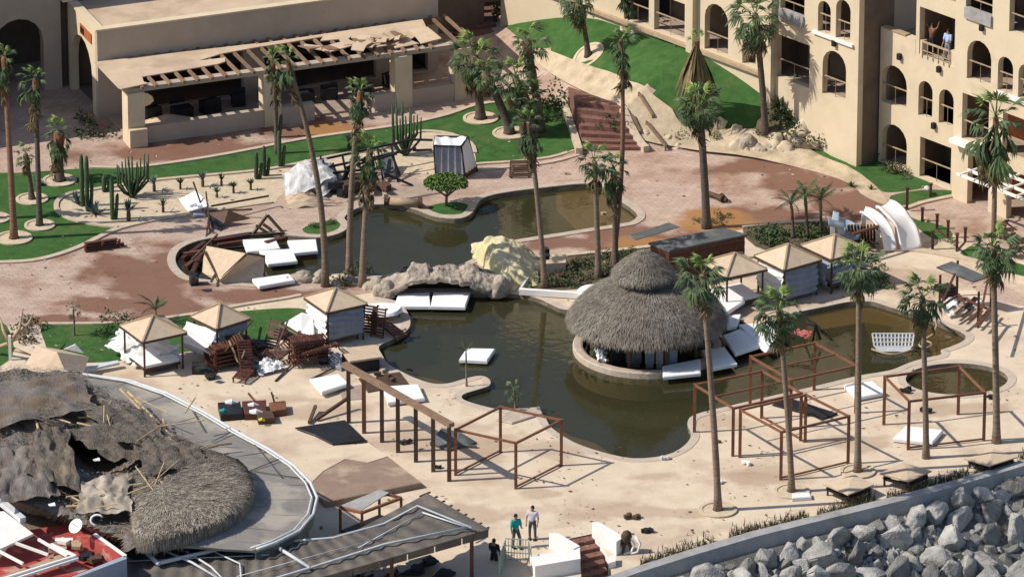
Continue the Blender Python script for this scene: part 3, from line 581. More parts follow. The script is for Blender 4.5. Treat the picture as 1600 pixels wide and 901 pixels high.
# tall block behind on the left, in shade, with a wide arch
blk = thing('tall_building', 'tall tan building in shade with a wide dark arch, left of the restaurant', 'building', RL(-8, V2, 0))
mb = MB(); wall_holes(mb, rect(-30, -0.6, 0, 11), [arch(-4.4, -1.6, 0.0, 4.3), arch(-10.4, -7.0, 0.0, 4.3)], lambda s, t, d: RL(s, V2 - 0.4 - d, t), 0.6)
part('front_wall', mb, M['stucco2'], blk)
mb = MB(); rbox(mb, -0.6, 24, V2 + 0.02, V2 + 0.6, 0, 6.6); rbox(mb, -30, 24, V2 + 4, V2 + 4.5, 0, 11); part('rear_wall', mb, M['inner'], blk)
mb = MB(); rbox(mb, -30, -0.6, V2 + 0.3, V2 + 4, 10.6, 10.9); part('roof', mb, M['roofc'], blk)
mb = MB(); rbox(mb, -0.62, -0.02, V2 - 0.9, V2 - 0.02, LZ + .1, 8); part('pier', mb, M['stucco'], blk)
# unseen block added out of frame to cast shade on the left plaza
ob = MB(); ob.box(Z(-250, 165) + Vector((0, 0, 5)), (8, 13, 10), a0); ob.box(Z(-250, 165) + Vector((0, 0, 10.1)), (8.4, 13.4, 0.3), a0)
solo('shade_block', ob, M['stucco2'], 'unseen block added beyond the left edge to shade the plaza', 'building')

# ---------------------------------------------------------------- hotel (upper right)
fA = R(-47.8); hf = Vector((math.cos(fA), math.sin(fA), 0)); hn = Vector((-hf.y * -1, 0, 0))
hn = Vector((math.sin(fA), -math.cos(fA), 0))          # outward, to the left and the camera
P0 = Z(1500, 303)
def HF(s, t, d): return P0 + hf * s + hn * d + Vector((0, 0, t))
def onf(px, py, d):                                    # picture point on the facade plane at depth d -> (s, z)
    r = ray(px, py); o = P0 + hn * d; k = (o - CAM).dot(hn) / r.dot(hn); p = CAM + r * k
    return (p - P0).dot(hf), p.z
FH = 3.38
hotel = thing('hotel', 'cream stucco hotel with arched balconies on several floors and thin rails', 'building', P0)
def hbox(mb, s0, s1, d0, d1, z0, z1): return mb.obox(HF(s0, z0, d0), hf * (s1 - s0), hn * (d1 - d0), Vector((0, 0, z1 - z0)))
def opening(kind, x0, x1, ytop, d, fl, h_=None):
    yb = 0; s0 = onf(x0, ytop, d)[0]; s1 = onf(x1, ytop, d)[0]; z0 = fl * FH + 0.12; z1 = onf((x0 + x1) / 2, ytop, d)[1] if h_ is None else z0 + h_
    # s depends on x only weakly on y: refine at mid height
    ym = proj(HF((s0 + s1) / 2, (z0 + z1) / 2, d))[1]; s0 = onf(x0, ym, d)[0]; s1 = onf(x1, ym, d)[0]
    return (kind, s0, s1, z0, z1, d)
rail_m = {}
def finish_opening(o, planter=False, dooro=True):
    kind, s0, s1, z0, z1, d = o
    if z1 - z0 > 1.4:
        b = MB(); b.beam(HF(s0, z0 + 1.0, d - 0.12), HF(s1, z0 + 1.0, d - 0.12), 0.055)
        k = 2
        for i in range(k + 1): b.beam(HF(s0 + (s1 - s0) * i / k, z0, d - 0.12), HF(s0 + (s1 - s0) * i / k, z0 + 1.0, d - 0.12), 0.03)
        part('railing', b, M['plank'], hotel)
    if planter:
        b = MB(); hbox(b, s0, s1, d - 0.2, d + 0.12, z0 - 0.1, z0 + 0.5); part('planter', b, M['seawall'], hotel, label='pale planter box across a balcony front')
    if dooro and s1 - s0 > 1.2:
        b = MB(); hbox(b, s0 + 0.25, s0 + 0.25 + (s1 - s0) * 0.55, d - 2.28, d - 2.2, z0, z0 + 2.1); g_ = part('glass_door', b, M['glass'], hotel)
        b = MB(); hbox(b, s0 + 0.2, s0 + 0.25, d - 2.27, d - 2.15, z0, z0 + 2.15); hbox(b, s0 + 0.25 + (s1 - s0) * 0.55, s0 + 0.3 + (s1 - s0) * 0.55, d - 2.27, d - 2.15, z0, z0 + 2.15); part('door_frame', b, M['plank'], g_)
def wing(s0, s1, z1, d, ops, base=-0.5, mname='stucco'):
    holes = []
    for o in ops: holes.append(arch(o[1], o[2], o[3], o[4]) if o[0] == 'a' else rect(o[1], o[2], o[3], o[4]))
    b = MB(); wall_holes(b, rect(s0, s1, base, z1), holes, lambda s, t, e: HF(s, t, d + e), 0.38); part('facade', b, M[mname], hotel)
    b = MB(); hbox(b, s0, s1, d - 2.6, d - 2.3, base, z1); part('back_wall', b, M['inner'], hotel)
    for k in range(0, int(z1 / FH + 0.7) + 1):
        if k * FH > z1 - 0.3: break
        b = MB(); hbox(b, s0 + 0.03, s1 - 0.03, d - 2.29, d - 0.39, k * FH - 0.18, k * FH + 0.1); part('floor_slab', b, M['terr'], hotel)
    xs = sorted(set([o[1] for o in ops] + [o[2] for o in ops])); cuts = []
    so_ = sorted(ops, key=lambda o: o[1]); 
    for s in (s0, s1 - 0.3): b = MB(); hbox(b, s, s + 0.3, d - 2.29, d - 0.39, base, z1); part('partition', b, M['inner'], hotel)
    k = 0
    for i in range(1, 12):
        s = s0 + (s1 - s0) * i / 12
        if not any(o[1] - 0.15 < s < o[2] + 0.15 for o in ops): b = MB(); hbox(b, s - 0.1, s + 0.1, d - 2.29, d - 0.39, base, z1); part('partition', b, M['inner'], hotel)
# left wing
dL = 1.5
sL = onf(1340, 150, dL)[0]
opsL = [opening('a', 1285, 1322, 80, dL, 1), opening('r', 1213, 1265, 62, dL, 1), opening('a', 1278, 1298, 2, dL, 2), opening('a', 1306, 1329, 0, dL, 2), opening('r', 1219, 1257, -10, dL, 2),
        opening('a', 1101, 1138, 7, dL, 1), opening('r', 1022, 1070, -2, dL, 1), opening('r', 1160, 1181, 48, dL, 1), opening('r', 975, 1014, -30, dL, 1),
        opening('r', 1150, 1185, -40, dL, 2), opening('a', 1086, 1120, -90, dL, 2)]
opsL[7] = ('r', opsL[7][1], opsL[7][2], FH + 0.12, FH + 1.2, dL)
wing(-34, sL, 17, dL, opsL)
for i, o in enumerate(opsL): finish_opening(o, planter=(i == 4))
b = MB(); hbox(b, sL - 0.4, sL - 0.01, -14, dL - 0.385, -0.5, 17); part('end_wall', b, M['stucco2'], hotel)
b = MB(); hbox(b, -34, sL, dL - 12, dL - 2.7, 16.6, 17); part('roof', b, M['roofc'], hotel)
# slab ledges on the left wing
b = MB(); hbox(b, -34, onf(1190, 90, dL)[0], dL + 0.02, dL + 0.25, FH - 0.12, FH + 0.06); part('terrace_ledge', b, M['plank'], hotel)
for x0, x1, f in ((1271, 1334, 2),):
    b = MB(); hbox(b, onf(x0, 70, dL)[0], onf(x1, 70, dL)[0], dL + 0.003, dL + 0.14, f * FH - 0.05, f * FH + 0.1); part('balcony_ledge', b, M['whitew'], hotel)
for px in (1084, 1207):
    s = onf(px, 60, dL)[0]; b = MB(); hbox(b, s - 0.25, s + 0.25, dL + 0.004, dL + 0.35, 0, 15); part('pilaster', b, M['stucco'], hotel)
# right wing, nearer part
s1r = onf(1374, 150, 0)[0]; s2r = onf(1431, 60, 0)[0]; s3r = onf(1500, 200, 0)[0]
opsA = [opening('a', 1377, 1417, 103, 0, 1), opening('a', 1377, 1417, 195, 0, 0), opening('a', 1435, 1457, 127, 0, 1), opening('a', 1467, 1490, 140, 0, 1), opening('r', 1437, 1486, 222, 0, 0)]
wing(s1r, s3r + 0.2, 2 * FH, 0, opsA)
for o in opsA: finish_opening(o)
b = MB(); hbox(b, s1r, s2r - 0.02, -0.38, 0.001, 2 * FH + 0.002, 2 * FH + 0.85); part('terrace_parapet', b, M['stucco'], hotel)
b = MB(); hbox(b, s1r + 0.2, onf(1416, 60, 0)[0], -0.3, 0.06, 2 * FH + 0.853, 2 * FH + 0.93); part('parapet_rail', b, M['plank'], hotel)
b = MB(); hbox(b, s1r, s2r, -6, -0.385, 2 * FH - 0.1, 2 * FH + 0.1); part('terrace_slab', b, M['terr'], hotel)
b = MB(); hbox(b, s1r - 0.2, s2r, -6.4, -6, 2 * FH + 0.1, 17); part('rear_wall', b, M['stucco2'], hotel)
opsB = [('r', s2r + 0.25, onf(1492, 60, 0)[0], 2 * FH + 0.12, 2 * FH + 2.75, 0), ('r', s2r + 0.25, onf(1492, 60, 0)[0], 3 * FH + 0.12, 3 * FH + 2.75, 0)]
wing(s2r, s3r + 0.2, 17, 0.0, opsB, base=2 * FH + 0.003)
b = MB(); o = opsB[0]; sq = onf(1441, 80, 0)[0]; sq2 = onf(1483, 90, 0)[0]
hbox(b, sq, sq2, 0.0, 0.06, 2 * FH + 0.85, 2 * FH + 0.95); hbox(b, sq, sq2, 0.0, 0.05, 2 * FH + 0.4, 2 * FH + 0.44)
for i in range(6): hbox(b, sq + (sq2 - sq) * i / 5, sq + (sq2 - sq) * i / 5 + 0.04, 0.0, 0.05, 2 * FH, 2 * FH + 0.9)
part('railing', b, M['plank'], hotel)
b = MB(); hbox(b, o[1], sq, -0.37, -0.05, 2 * FH + 0.12, 2 * FH + 0.9); part('balcony_front', b, M['stucco'], hotel); b = MB(); hbox(b, sq2, o[2], -0.37, -0.05, 2 * FH + 0.12, 2 * FH + 0.9); part('balcony_front', b, M['stucco'], hotel)
b = MB(); sd_ = onf(1418, 40, -0.0)[0]; b.obox(HF(s2r - 0.03, 2 * FH + 0.15, -2.0), hf * 0.02, hn * 1.0, Vector((0, 0, 2.1))); part('glass_door', b, M['bluefib'], hotel, label='blue glass door onto the roof terrace')
# far right part, one bay forward
dR = 0.7
s3 = s3r + 0.2
opsC = [opening('a', 1511, 1549, 64, dR, 2), opening('a', 1559, 1583, 89, dR, 2), opening('a', 1591, 1616, 101, dR, 2), opening('r', 1509, 1551, -10, dR, 3), opening('r', 1577, 1640, 0, dR, 3),
        opening('r', 1503, 1545, 152, dR, 1), opening('r', 1566, 1640, 188, dR, 1)]
opsC = [o if o[4] - o[3] > 1.2 else (o[0], o[1], o[2], o[3], o[3] + 2.5, o[5]) for o in opsC]
cols = [('r', onf(1512, 270, dR)[0], onf(1545, 270, dR)[0], -0.3, 2.75, dR), ('r', onf(1573, 300, dR)[0], onf(1640, 300, dR)[0], -0.3, 2.75, dR)]
wing(s3, s3 + 14, 17, dR, opsC + cols)
for i, o in enumerate(opsC): finish_opening(o, planter=(i == 3), dooro=(i != 5))
b = MB(); hbox(b, s3 + 0.4, s3 + 13.6, dR - 2.29, dR - 2.2, -0.1, 2 * FH - 0.3); part('terracotta_wall', b, M['orange'], hotel)
b = MB(); hbox(b, onf(1558, 168, dR)[0], s3 + 14, dR + 0.003, dR + 0.2, 2 * FH - 0.08, 2 * FH + 0.12); part('balcony_ledge', b, M['whitew'], hotel)
b = MB(); hbox(b, onf(1492, 240, dR)[0], onf(1545, 260, dR)[0], dR + 0.003, dR + 0.5, FH - 0.12, FH + 0.1); part('balcony_ledge', b, M['whitew'], hotel)
# white canopy frame below right
b = MB(); s5 = onf(1552, 270, dR)[0]
for dd in (0.6, 1.6, 2.4): b.beam(HF(s5 - 0.3, 2.75, dR + dd), HF(s5 + 6, 2.75, dR + dd), 0.13)
for k in range(7): b.beam(HF(s5 + k, 2.8, dR + 0.1), HF(s5 + k, 2.8, dR + 2.5), 0.09)
cn = solo('canopy', b, M['whitew'], 'white canopy frame jutting out at the foot of the hotel, far right', 'canopy')
for px, d_ in ((1405, 0), (1467, 0), (1303, dL), (1461, 0), (1532, dR)):
    f = {1405: 1.87, 1467: 1.9, 1303: 1.93, 1461: 0.95, 1532: 2.93}[px]; s = onf(px, 180, d_)[0]; b = MB(); hbox(b, s - 0.1, s + 0.1, d_ + 0.003, d_ + 0.2, f * FH - 0.1, f * FH + 0.22); part('wall_lamp', b, M['black'], hotel)
# balcony clutter
b = MB(); q = HF(onf(1466, 5, 0)[0], 3 * FH + 0.1, -0.8)
for i in range(8): b.box(q + hf * rng.uniform(-.9, .9) + Vector((0, 0, rng.uniform(.2, .9))), (0.35, 0.3, 0.4), rng.uniform(0, 3))
solo('laundry_pile', b, M['redcloth'], 'red and orange things piled on the top balcony above the waving person', 'clothes')
b = MB(); q = HF(onf(1455, 5, 0)[0], 3 * FH + 0.1, -0.9); b.tube([q, q + Vector((0, 0, .4)), q + Vector((0, 0, .8))], [.15, .4, .1], 7); solo('potted_plant', b, M['bush'], 'green potted plant beside the red things on the top balcony', 'plant')

# ---------------------------------------------------------------- stairs from the plaza up to the lawn path
st = thing('garden_stairs', 'red stone garden steps rising from the pink plaza to the upper path', 'stairs', G(960, 238))
bl, br, tl, tr = Z(912, 238), Z(1008, 238), G(888, 168), G(952, 166)
NS = 11; H_ = hill(*XY((tl + tr) / 2)) + 0.1
for i in range(NS):
    t0, t1 = i / NS, (i + 1) / NS; b = MB()
    q = [bl.lerp(tl, t0), br.lerp(tr, t0), br.lerp(tr, t1), bl.lerp(tl, t1)]; zt = max(hill(p.x, p.y) for p in q) + .22
    b.prism([Vector((p.x, p.y, zt)) for p in q], -0.2); part('step', b, M['stepred'], st)
for nm, pts in (('side_wall', [(905, 243), (893, 205), (884, 180), (876, 168)]), ('side_wall', [(1010, 240), (985, 205), (958, 168)])):
    b = MB(); path = smooth_poly([XY(G(*p)) for p in pts], 3, False); k = ribbon(path, 0.35, 0.0, 0.42); part(nm, k, M['kerb'], st)
# wooden rails and stones on the bank right of the stairs
for i, (x0, y0, x1, y1) in enumerate([(998, 155, 1020, 190), (1010, 200, 1040, 238), (988, 190, 1000, 215)]):
    b = MB(); b.beam(G(x0, y0, .35), G(x1, y1, .35), 0.12); b.beam(G(x0, y0, 0), G(x0, y0, .4), 0.1); b.beam(G(x1, y1, 0), G(x1, y1, .4), 0.1)
    solo('low_rail', b, M['wood'], ['grey wooden rail lying on the bank right of the garden stairs', 'lower wooden rail beside the foot of the garden stairs', 'short wooden rail next to the steps'][i], 'rail')
# dark red stairs behind the restaurant
b = MB()
ds = thing('back_stairs', 'dark red stairs in the shade behind the restaurant', 'stairs', Z(730, 40))
for i in range(9):
    p = Z(715 + i * 2, 62 - i * 8); b = MB(); b.obox(p, ru * 2.2, rv_ * 0.8, Vector((0, 0, 0.16 * (i + 1)))); part('step', b, M['stepred'], ds)
# stairs down to the beach between white walls
bs = thing('beach_stairs', 'white walled stairs with red steps leading down off the terrace edge', 'stairs', Z(900, 850))
a_, b_, c_, d_ = Z(884, 842), Z(932, 832), Z(953, 876), Z(908, 888)
for i in range(6):
    t0, t1 = i / 6, (i + 1) / 6; zt = -0.17 * i - 0.05; b = MB()
    b.prism([Vector((p.x, p.y, zt)) for p in (a_.lerp(d_, t0), b_.lerp(c_, t0), b_.lerp(c_, t1 * 1.0), a_.lerp(d_, t1))], -3.0); part('step', b, M['stepred'], bs)
def wallb(px, h_, z0=-3, m='whitew', nm='side_wall'):
    b = MB(); b.prism([Vector((*XY(Z(x, y, h_)), h_)) for x, y in px], z0); return part(nm, b, M[m], bs)
wallb([(858, 832), (872, 832), (906, 852), (896, 857)], 0.75)
wallb([(828, 867), (896, 858), (906, 852), (906, 860), (907, 872), (836, 884)], 0.70, nm='front_wall')
wallb([(925, 815), (936, 815), (975, 838), (963, 846)], 0.72)
wallb([(951, 868), (962, 866), (962, 876), (951, 879)], 0.3, nm='newel')
for i in range(11):
    b = MB(); p = Z(890 + i * 5.5, 889 - i * 1.6, -1.3); b.beam(p, p + Vector((0, 0, 0.55)), 0.05); part('baluster', b, M['kerb'], bs)
b = MB(); b.beam(Z(887, 890, -1.3) + Vector((0, 0, .6)), Z(953, 871, -1.3) + Vector((0, 0, .6)), 0.1); part('handrail', b, M['kerb'], bs)
# statue-like dark planter by the stairs
b = MB(); p = Z(978, 862); b.tube([p + Vector((0, 0, 0.4)), p + Vector((0, 0, .55)), p + Vector((.02, 0, .8)), p + Vector((.05, 0, 1.0)), p + Vector((.06, 0, 1.1))], [.08, .2, .27, .2, .06], 10)
for s in (-.32, -.1, .2): b.tube([p + Vector((s * .4, 0, .7)), p + Vector((s, -.1, .35)), p + Vector((s * 1.3, -.15, 0))], [.1, .08, .05], 6)
solo('dark_sculpture', b, M['brownwood'], 'dark brown rounded sculpture on curved legs beside the beach stairs', 'sculpture', smooth=True)
b = MB()
for s in (0.15, 0.42): b.tube([p + Vector((s, -.1, .85)), p + Vector((s + .25, -.15, .5)), p + Vector((s + .1, -.2, .1)), p + Vector((s - .25, -.25, .02))], .06, 6)
solo('curved_pipe', b, M['whitew'], 'white curved pipes hanging around the dark sculpture by the stairs', 'pipe', smooth=True)
# glass and mesh fence at the terrace edge
gf = thing('mesh_fence', 'pale green mesh fence in front of the white stair wall, bottom edge', 'fence', Z(805, 880))
b = MB()
pts = [Z(788, 862), Z(830, 868)]; base = [Z(783, 880), Z(812, 872), Z(830, 886)]
FQ = [Z(780, 905), Z(790, 873), Z(826, 875), Z(830, 890)]
for k in range(3):
    p, q = FQ[k], FQ[k + 1]; n_ = max(2, int((q - p).length / 0.13))
    for i in range(n_ + 1): x = p.lerp(q, i / n_); b.beam(x + Vector((0, 0, -1.2)), x + Vector((0, 0, 1.05)), 0.03)
    for z in (-.4, 0, .35, .7, 1.05): b.beam(p + Vector((0, 0, z)), q + Vector((0, 0, z)), 0.04)
part('mesh_panel', b, mat('pale_green_metal', (0.40, 0.46, 0.38), None, 4, 0.6), gf)
# ---------------------------------------------------------------- palms and plants
prng = random.Random(11)
def fan_mesh(name, m, pet=0.8, blade=0.85, n=15, spread=80, droop=0.25, seed=0, ragged=0.2):
    r = random.Random(seed); b = MB(); w_ = 0.022
    b.add([(0, -w_ * 1.6, 0), (0, w_ * 1.6, 0), (pet, w_, -0.05), (pet, -w_, -0.05)], [(0, 1, 2, 3)])
    c = Vector((pet, 0, -0.05))
    for i in range(n):
        a = R(-spread + 2 * spread * i / (n - 1) + r.uniform(-5, 5)); L_ = blade * (1 - 0.25 * abs(a) / 1.5) * r.uniform(1 - ragged, 1 + ragged * .4)
        d = Vector((math.cos(a), math.sin(a), 0)); s = Vector((-d.y, d.x, 0)) * L_ * 0.055
        k = droop * r.uniform(0.7, 1.5)
        m1 = c + d * L_ * 0.55 + Vector((0, 0, -k * 0.22 * L_ + 0.05)); t = c + d * L_ * (0.97 - 0.15 * k) + Vector((0, 0, -k * L_))
        fold = Vector((0, 0, 0.03))
        b.add([c, m1 - s - fold, m1 + fold * 0.5, m1 + s - fold, t], [(0, 1, 2), (0, 2, 3), (1, 4, 2), (2, 4, 3)])
    b.up = True
    return mesh_of(name, b, m)
def pin_mesh(name, m, L_=2.2, seed=0, droop=0.5):
    r = random.Random(seed); b = MB(); pts = []
    for i in range(9):
        t = i / 8; pts.append(Vector((L_ * t * (1 - 0.12 * t), 0, L_ * (0.12 * t - droop * t * t))))
    for i in range(8):
        b.add([pts[i] + Vector((0, -.02, 0)), pts[i] + Vector((0, .02, 0)), pts[i + 1] + Vector((0, .015, 0)), pts[i + 1] + Vector((0, -.015, 0))], [(0, 1, 2, 3)])
        for q in (0, .33, .66):
            p = pts[i].lerp(pts[i + 1], q); l = 0.55 * math.sin(math.pi * (0.12 + 0.8 * (i + q) / 8)) * r.uniform(.7, 1.1)
            for s in (-1, 1):
                e = p + Vector((0.35 * l, s * l * 0.75, -l * r.uniform(.4, .9))); b.add([p, p + Vector((0.06, 0, 0)), e], [(0, 1, 2)])
    b.up = True
    return mesh_of(name, b, m)
FAN = [fan_mesh('frond', M['frond'], seed=k, droop=dr) for k, dr in ((1, .2), (2, .45), (3, .7), (4, .35))]
FANY = [fan_mesh('frond', M['frondy'], seed=k, droop=dr, blade=.7) for k, dr in ((5, .2), (6, .5))]
FAND = [fan_mesh('dead_frond', M['dead'], seed=k, droop=dr, spread=sp, ragged=.4) for k, dr, sp in ((7, .3, 30), (8, .5, 45), (9, .3, 20))]
FANG = [fan_mesh('hanging_frond', M['frond'], seed=k, droop=dr, spread=sp, ragged=.4) for k, dr, sp in ((17, .3, 35), (18, .5, 50), (19, .3, 25))]
PIN = [pin_mesh('frond', M['frond'], seed=k, droop=dr) for k, dr in ((1, .45), (2, .7), (3, .3))]
def long_mesh(seed):
    r = random.Random(seed); b = MB()
    for i in range(3):
        y = r.uniform(-.12, .12); w_ = r.uniform(.05, .09); b.add([(0, y * .2 - .02, 0), (0, y * .2 + .02, 0), (1.9, y - w_, .05), (1.9, y + w_, .05), (3.3 + r.uniform(-.4, .5), y * 2, -.05)], [(0, 1, 3, 2), (2, 3, 4)])
    b.up = True
    return mesh_of('dead_frond', b, M['dead' if seed else 'frond'])
LONG = [long_mesh(k) for k in range(3)]
def palm(base, top, label, style='full', r0=0.2, r1=None, mt='trunk', size=1.0, nl=None, nd=None, skirt=1.6, bend=0.0, ring=None, kind='palm tree', wind=0.25, group='fan palms around the pools', off=0.0):
    B = base if isinstance(base, Vector) else G(*base)
    tp = T(top[0], top[1], B.y); tp.y += off
    t_ = thing('palm_tree', label, kind, B, group); r0 *= .87; r1 = (r1 or r0 * 0.62) * .9; H = tp - B
    pts = []; rad = []; n = 14
    for i in range(n + 1):
        t = i / n; x = H.x * (t ** 1.25) + bend * math.sin(math.pi * t); pts.append(Vector((x, H.y * t, H.z * t - (0.3 if i == 0 else 0))))
        rad.append((r0 * (1 + 0.5 * math.exp(-t * H.z / 0.35)) * (1 - t) + r1 * t) * (1 + 0.05 * (i % 2)))
    b = MB(); b.tube(pts, rad, 10); part('trunk', b, M[mt], t_, local=True, smooth=True)
    topv = pts[-1]; rr = prng
    def at(z): # trunk position at distance z below top
        t = max(0, 1 - z / max(.5, H.z)); return Vector((H.x * (t ** 1.25) + bend * math.sin(math.pi * t), H.y * t, H.z * t))
    wz = rr.uniform(0, 6.28); wk = rr.uniform(.06, .24)
    def put(nm, mesh, az, el, sc, p, roll=None):
        sc *= 1 - wk + wk * math.cos(az - wz); el -= .25 * wk * (1 - math.cos(az - wz))
        inst(nm, mesh, t_, p, (roll if roll is not None else rr.uniform(-.35, .35), -el, az), sc)
    # boots under the crown
    b = MB(); pz = [at(z) for z in (1.0, 0.5, 0.0)]; b.tube(pz[:2] + [topv + Vector((0, 0, -.12)), topv + Vector((0, 0, .02))], [r1 * 1.05, r1 * 1.5, r1 * 1.4, r1 * .4], 9); part('boot_collar', b, M['deadr' if style in ('droop', 'skirt') else 'dead'], t_, local=True, smooth=True)
    if style == 'full':
        N = int((nl or 26) * 1.15); size *= 1.0
        for i in range(N):
            f = i / N; el = R(76 - 135 * f ** 0.8) + rr.uniform(-.12, .12); az = i * 2.4 + rr.uniform(-.3, .3)
            me = (FANY[i % 2] if f < 0.14 else FAN[rr.randrange(4)])
            put('frond', me, az, el, size * rr.uniform(.85, 1.1), topv + Vector((0, 0, -.25 * f)))
        for i in range(nd or 10):
            put('dead_frond', FAND[i % 3], i * 2.4 + rr.random(), R(rr.uniform(-85, -52)), size * rr.uniform(.8, 1.1), at(rr.uniform(.2, .9)))
    elif style == 'droop':
        N = int((nl or 22) * 1.9)
        for i in range(N):
            f = i / N; az = i * 2.4 + rr.uniform(-.3, .3)
            el = R(80 - 100 * f / .35) if f < 0.35 else R(rr.uniform(-80, -38))
            me = FANY[i % 2] if f < 0.12 else FANG[rr.randrange(3)]
            put('frond', me, az, el, size * rr.uniform(.75, 1.05) * (0.8 if f < .35 else 1), topv + Vector((0, 0, .0)) if f < .35 else at(rr.uniform(0, .6)))
        for i in range(int((nd or 12) * 1.5)):
            put('dead_frond', FAND[i % 3], i * 2.4 + rr.random(), R(rr.uniform(-86, -60)), size * rr.uniform(.8, 1.15), at(rr.uniform(.3, skirt)))
    elif style == 'skirt':
        for i in range(12):
            f = rr.random(); put('dead_frond', (FANG if i % 5 == 0 else FAND)[i % 3], i * 2.4 + rr.random(), R(rr.uniform(-82, -62)), size * rr.uniform(1.0, 1.6), at(f * skirt))
        for i in range(90):
            inst('dead_frond', LONG[i % 3], t_, topv + Vector((0, 0, rr.uniform(-.5, 0))), (rr.uniform(-.6, .6), R(rr.uniform(66, 84)), i * 2.4), rr.uniform(.8, 1.08))
        for i in range(10): put('frond', FANY[i % 2], i * 2.4, R(rr.uniform(10, 75)), size * .4, topv)
    elif style == 'pin':
        for i in range(nl or 16):
            f = i / 16; put('frond', PIN[i % 3], i * 2.4 + rr.uniform(-.3, .3), R(75 - 80 * f), size * rr.uniform(.8, 1.1), topv)
    if ring:
        b = MB(); n_ = 28; c = B
        vs = []; fs = []
        for i in range(n_):
            a = 2 * math.pi * i / n_
            for q, z in ((ring, .02), (ring, .09), (ring - .16, .09), (ring - .16, .05), (r0 * 1.6, .06)):
                x, y = c.x + q * math.cos(a), c.y + q * math.sin(a); vs.append(Vector((x, y, hill(x, y) + z + (0.06 if hill(x, y) > 0 else 0))))
        for i in range(n_):
            for k in range(4): fs.append((i * 5 + k, ((i + 1) % n_) * 5 + k, ((i + 1) % n_) * 5 + k + 1, i * 5 + k + 1))
        b.add(vs, fs); b.up = False
        o = struct('tree_ring', b, M['gravel'])
    return t_
palm((22, 373), (6, 88), 'tall palm with a rusty red trunk on the lawn at the left edge', 'droop', .2, .13, 'trunkr', .9, ring=.95, skirt=1.6)
palm((62, 353), (55, 122), 'slim palm with drooping green crown and grey trunk, second from the left edge', 'droop', .17, .12, 'trunkd', .95, ring=.8)
palm((93, 283), (92, 205), 'short stout palm with drooping crown at the back of the left lawn', 'droop', .26, .22, 'trunkd', .9, ring=.9)
palm((50, 312), (40, 240), 'small palm with yellow green top between the two slim trunks on the left lawn', 'full', .16, .12, 'trunkd', .5, nl=14, ring=.85)
palm((-8, 342), (-22, 200), 'palm on the left lawn half out of the frame', 'droop', .18, .12, 'trunk', .9, ring=.8)
palm((508, 447), (449, 92), 'tallest leaning bare palm in front of the gazebo wreck, top green tuft', 'droop', .2, .11, 'trunk', .8, bend=.35, nl=16, nd=10)
palm((433, 240), (426, 92), 'palm with limp dark green fronds in front of the restaurant pillar', 'droop', .14, .1, 'trunkd', .85)
palm((546, 432), (563, 142), 'palm with a pale frayed tip hanging crown rising behind the first pool cove', 'droop', .2, .12, 'trunk', .9, bend=-.1)
palm((566, 447), (578, 232), 'palm with rust brown heart in its hanging crown, beside the upper pool', 'droop', .2, .13, 'trunk', 1.05, nl=26, nd=16, skirt=2.0)
palm((751, 186), (742, 88), 'full green palm with thick skirt right of the restaurant', 'full', .27, .2, 'trunkd', 1.15, ring=.95, nd=20)
palm((797, 209), (757, 112), 'dark leaning palm trunk just right of the full green palm', 'full', .27, .2, 'trunkd', .8, ring=.95, nl=12)
palm((845, 205), (822, 62), 'dark thick palm with scruffy top behind the green palms by the steps', 'full', .26, .22, 'trunkd', 1.0, nl=18, nd=18)
palm((818, 210), (806, 118), 'mid green palm in the middle of the palm clump left of the steps', 'full', .2, .15, 'trunkd', 1.0, nl=22)
palm((835, 215), (822, 150), 'low bushy palm at the front of the clump left of the steps', 'full', .2, .15, 'trunkd', .95, nl=22)
palm((851, 449), (826, 190), 'tall slim palm with frayed crown in front of the upper pool', 'droop', .17, .11, 'trunk', .9, nd=14)
palm((958, 413), (970, 62), 'very tall thin palm with a brown hanging crown left of the open plaza', 'droop', .16, .1, 'trunkr', .95, nl=14, nd=16, bend=.3)
palm((935, 433), (929, 252), 'green palm at the right end of the upper pool', 'full', .18, .12, 'trunk', .95, nl=20)
palm((962, 418), (958, 262), 'palm with sagging green crown close behind the one at the upper pool end', 'droop', .17, .12, 'trunkd', .9)
palm((919, 89), (903, -8), 'palm on the upper lawn with its crown cut by the top edge', 'full', .17, .12, 'trunkd', 1.0, ring=.85)
palm((826, 22), (820, -60), 'palm trunk in a pale ring on the upper lawn, top edge', 'full', .17, .12, 'trunkd', 1.0, ring=.85)
palm((993, 43), (975, -22), 'leaning palm with dead hanging leaves on the lawn beside the hotel', 'droop', .17, .13, 'trunkd', .9, ring=.85)
palm((1090, 205), (1089, 62), 'dead palm whose long brown skirt hangs like a tent on the upper lawn', 'skirt', .15, .1, 'trunkd', 1.25, skirt=3.6, nd=54)
palm((1104, 356), (1093, 166), 'sturdy dark trunked palm on the plaza in front of the upper lawn', 'full', .24, .19, 'trunkd', 1.15, nl=30)
palm((1196, 213), (1180, 22), 'palm with shaggy crown in front of the hotel left wing', 'full', .2, .16, 'trunkd', 1.15, nl=26, nd=20)
palm((1122, 797), (1097, 428), 'tall near palm standing between the thatched bar and the steel frames', 'full', .19, .13, 'trunk', 1.05, nl=24, nd=8, ring=.9)
palm((1237, 768), (1217, 482), 'near palm inside the steel frames with a spiky blue green crown', 'full', .17, .12, 'trunk', 1.05, nl=24, nd=8, ring=.85)
palm((1340, 737), (1342, 418), 'near palm with full bright crown right of the straw umbrellas', 'full', .18, .13, 'trunk', 1.15, nl=28, nd=6, ring=.85)
palm((1447, 715), (1441, 462), 'near palm in front of the far right steel frame', 'full', .17, .12, 'trunk', 1.0, nl=22, nd=12)
palm((1557, 691), (1551, 385), 'tall near palm at the right edge beside the round spa', 'full', .2, .14, 'trunk', 1.1, nl=24, nd=12)
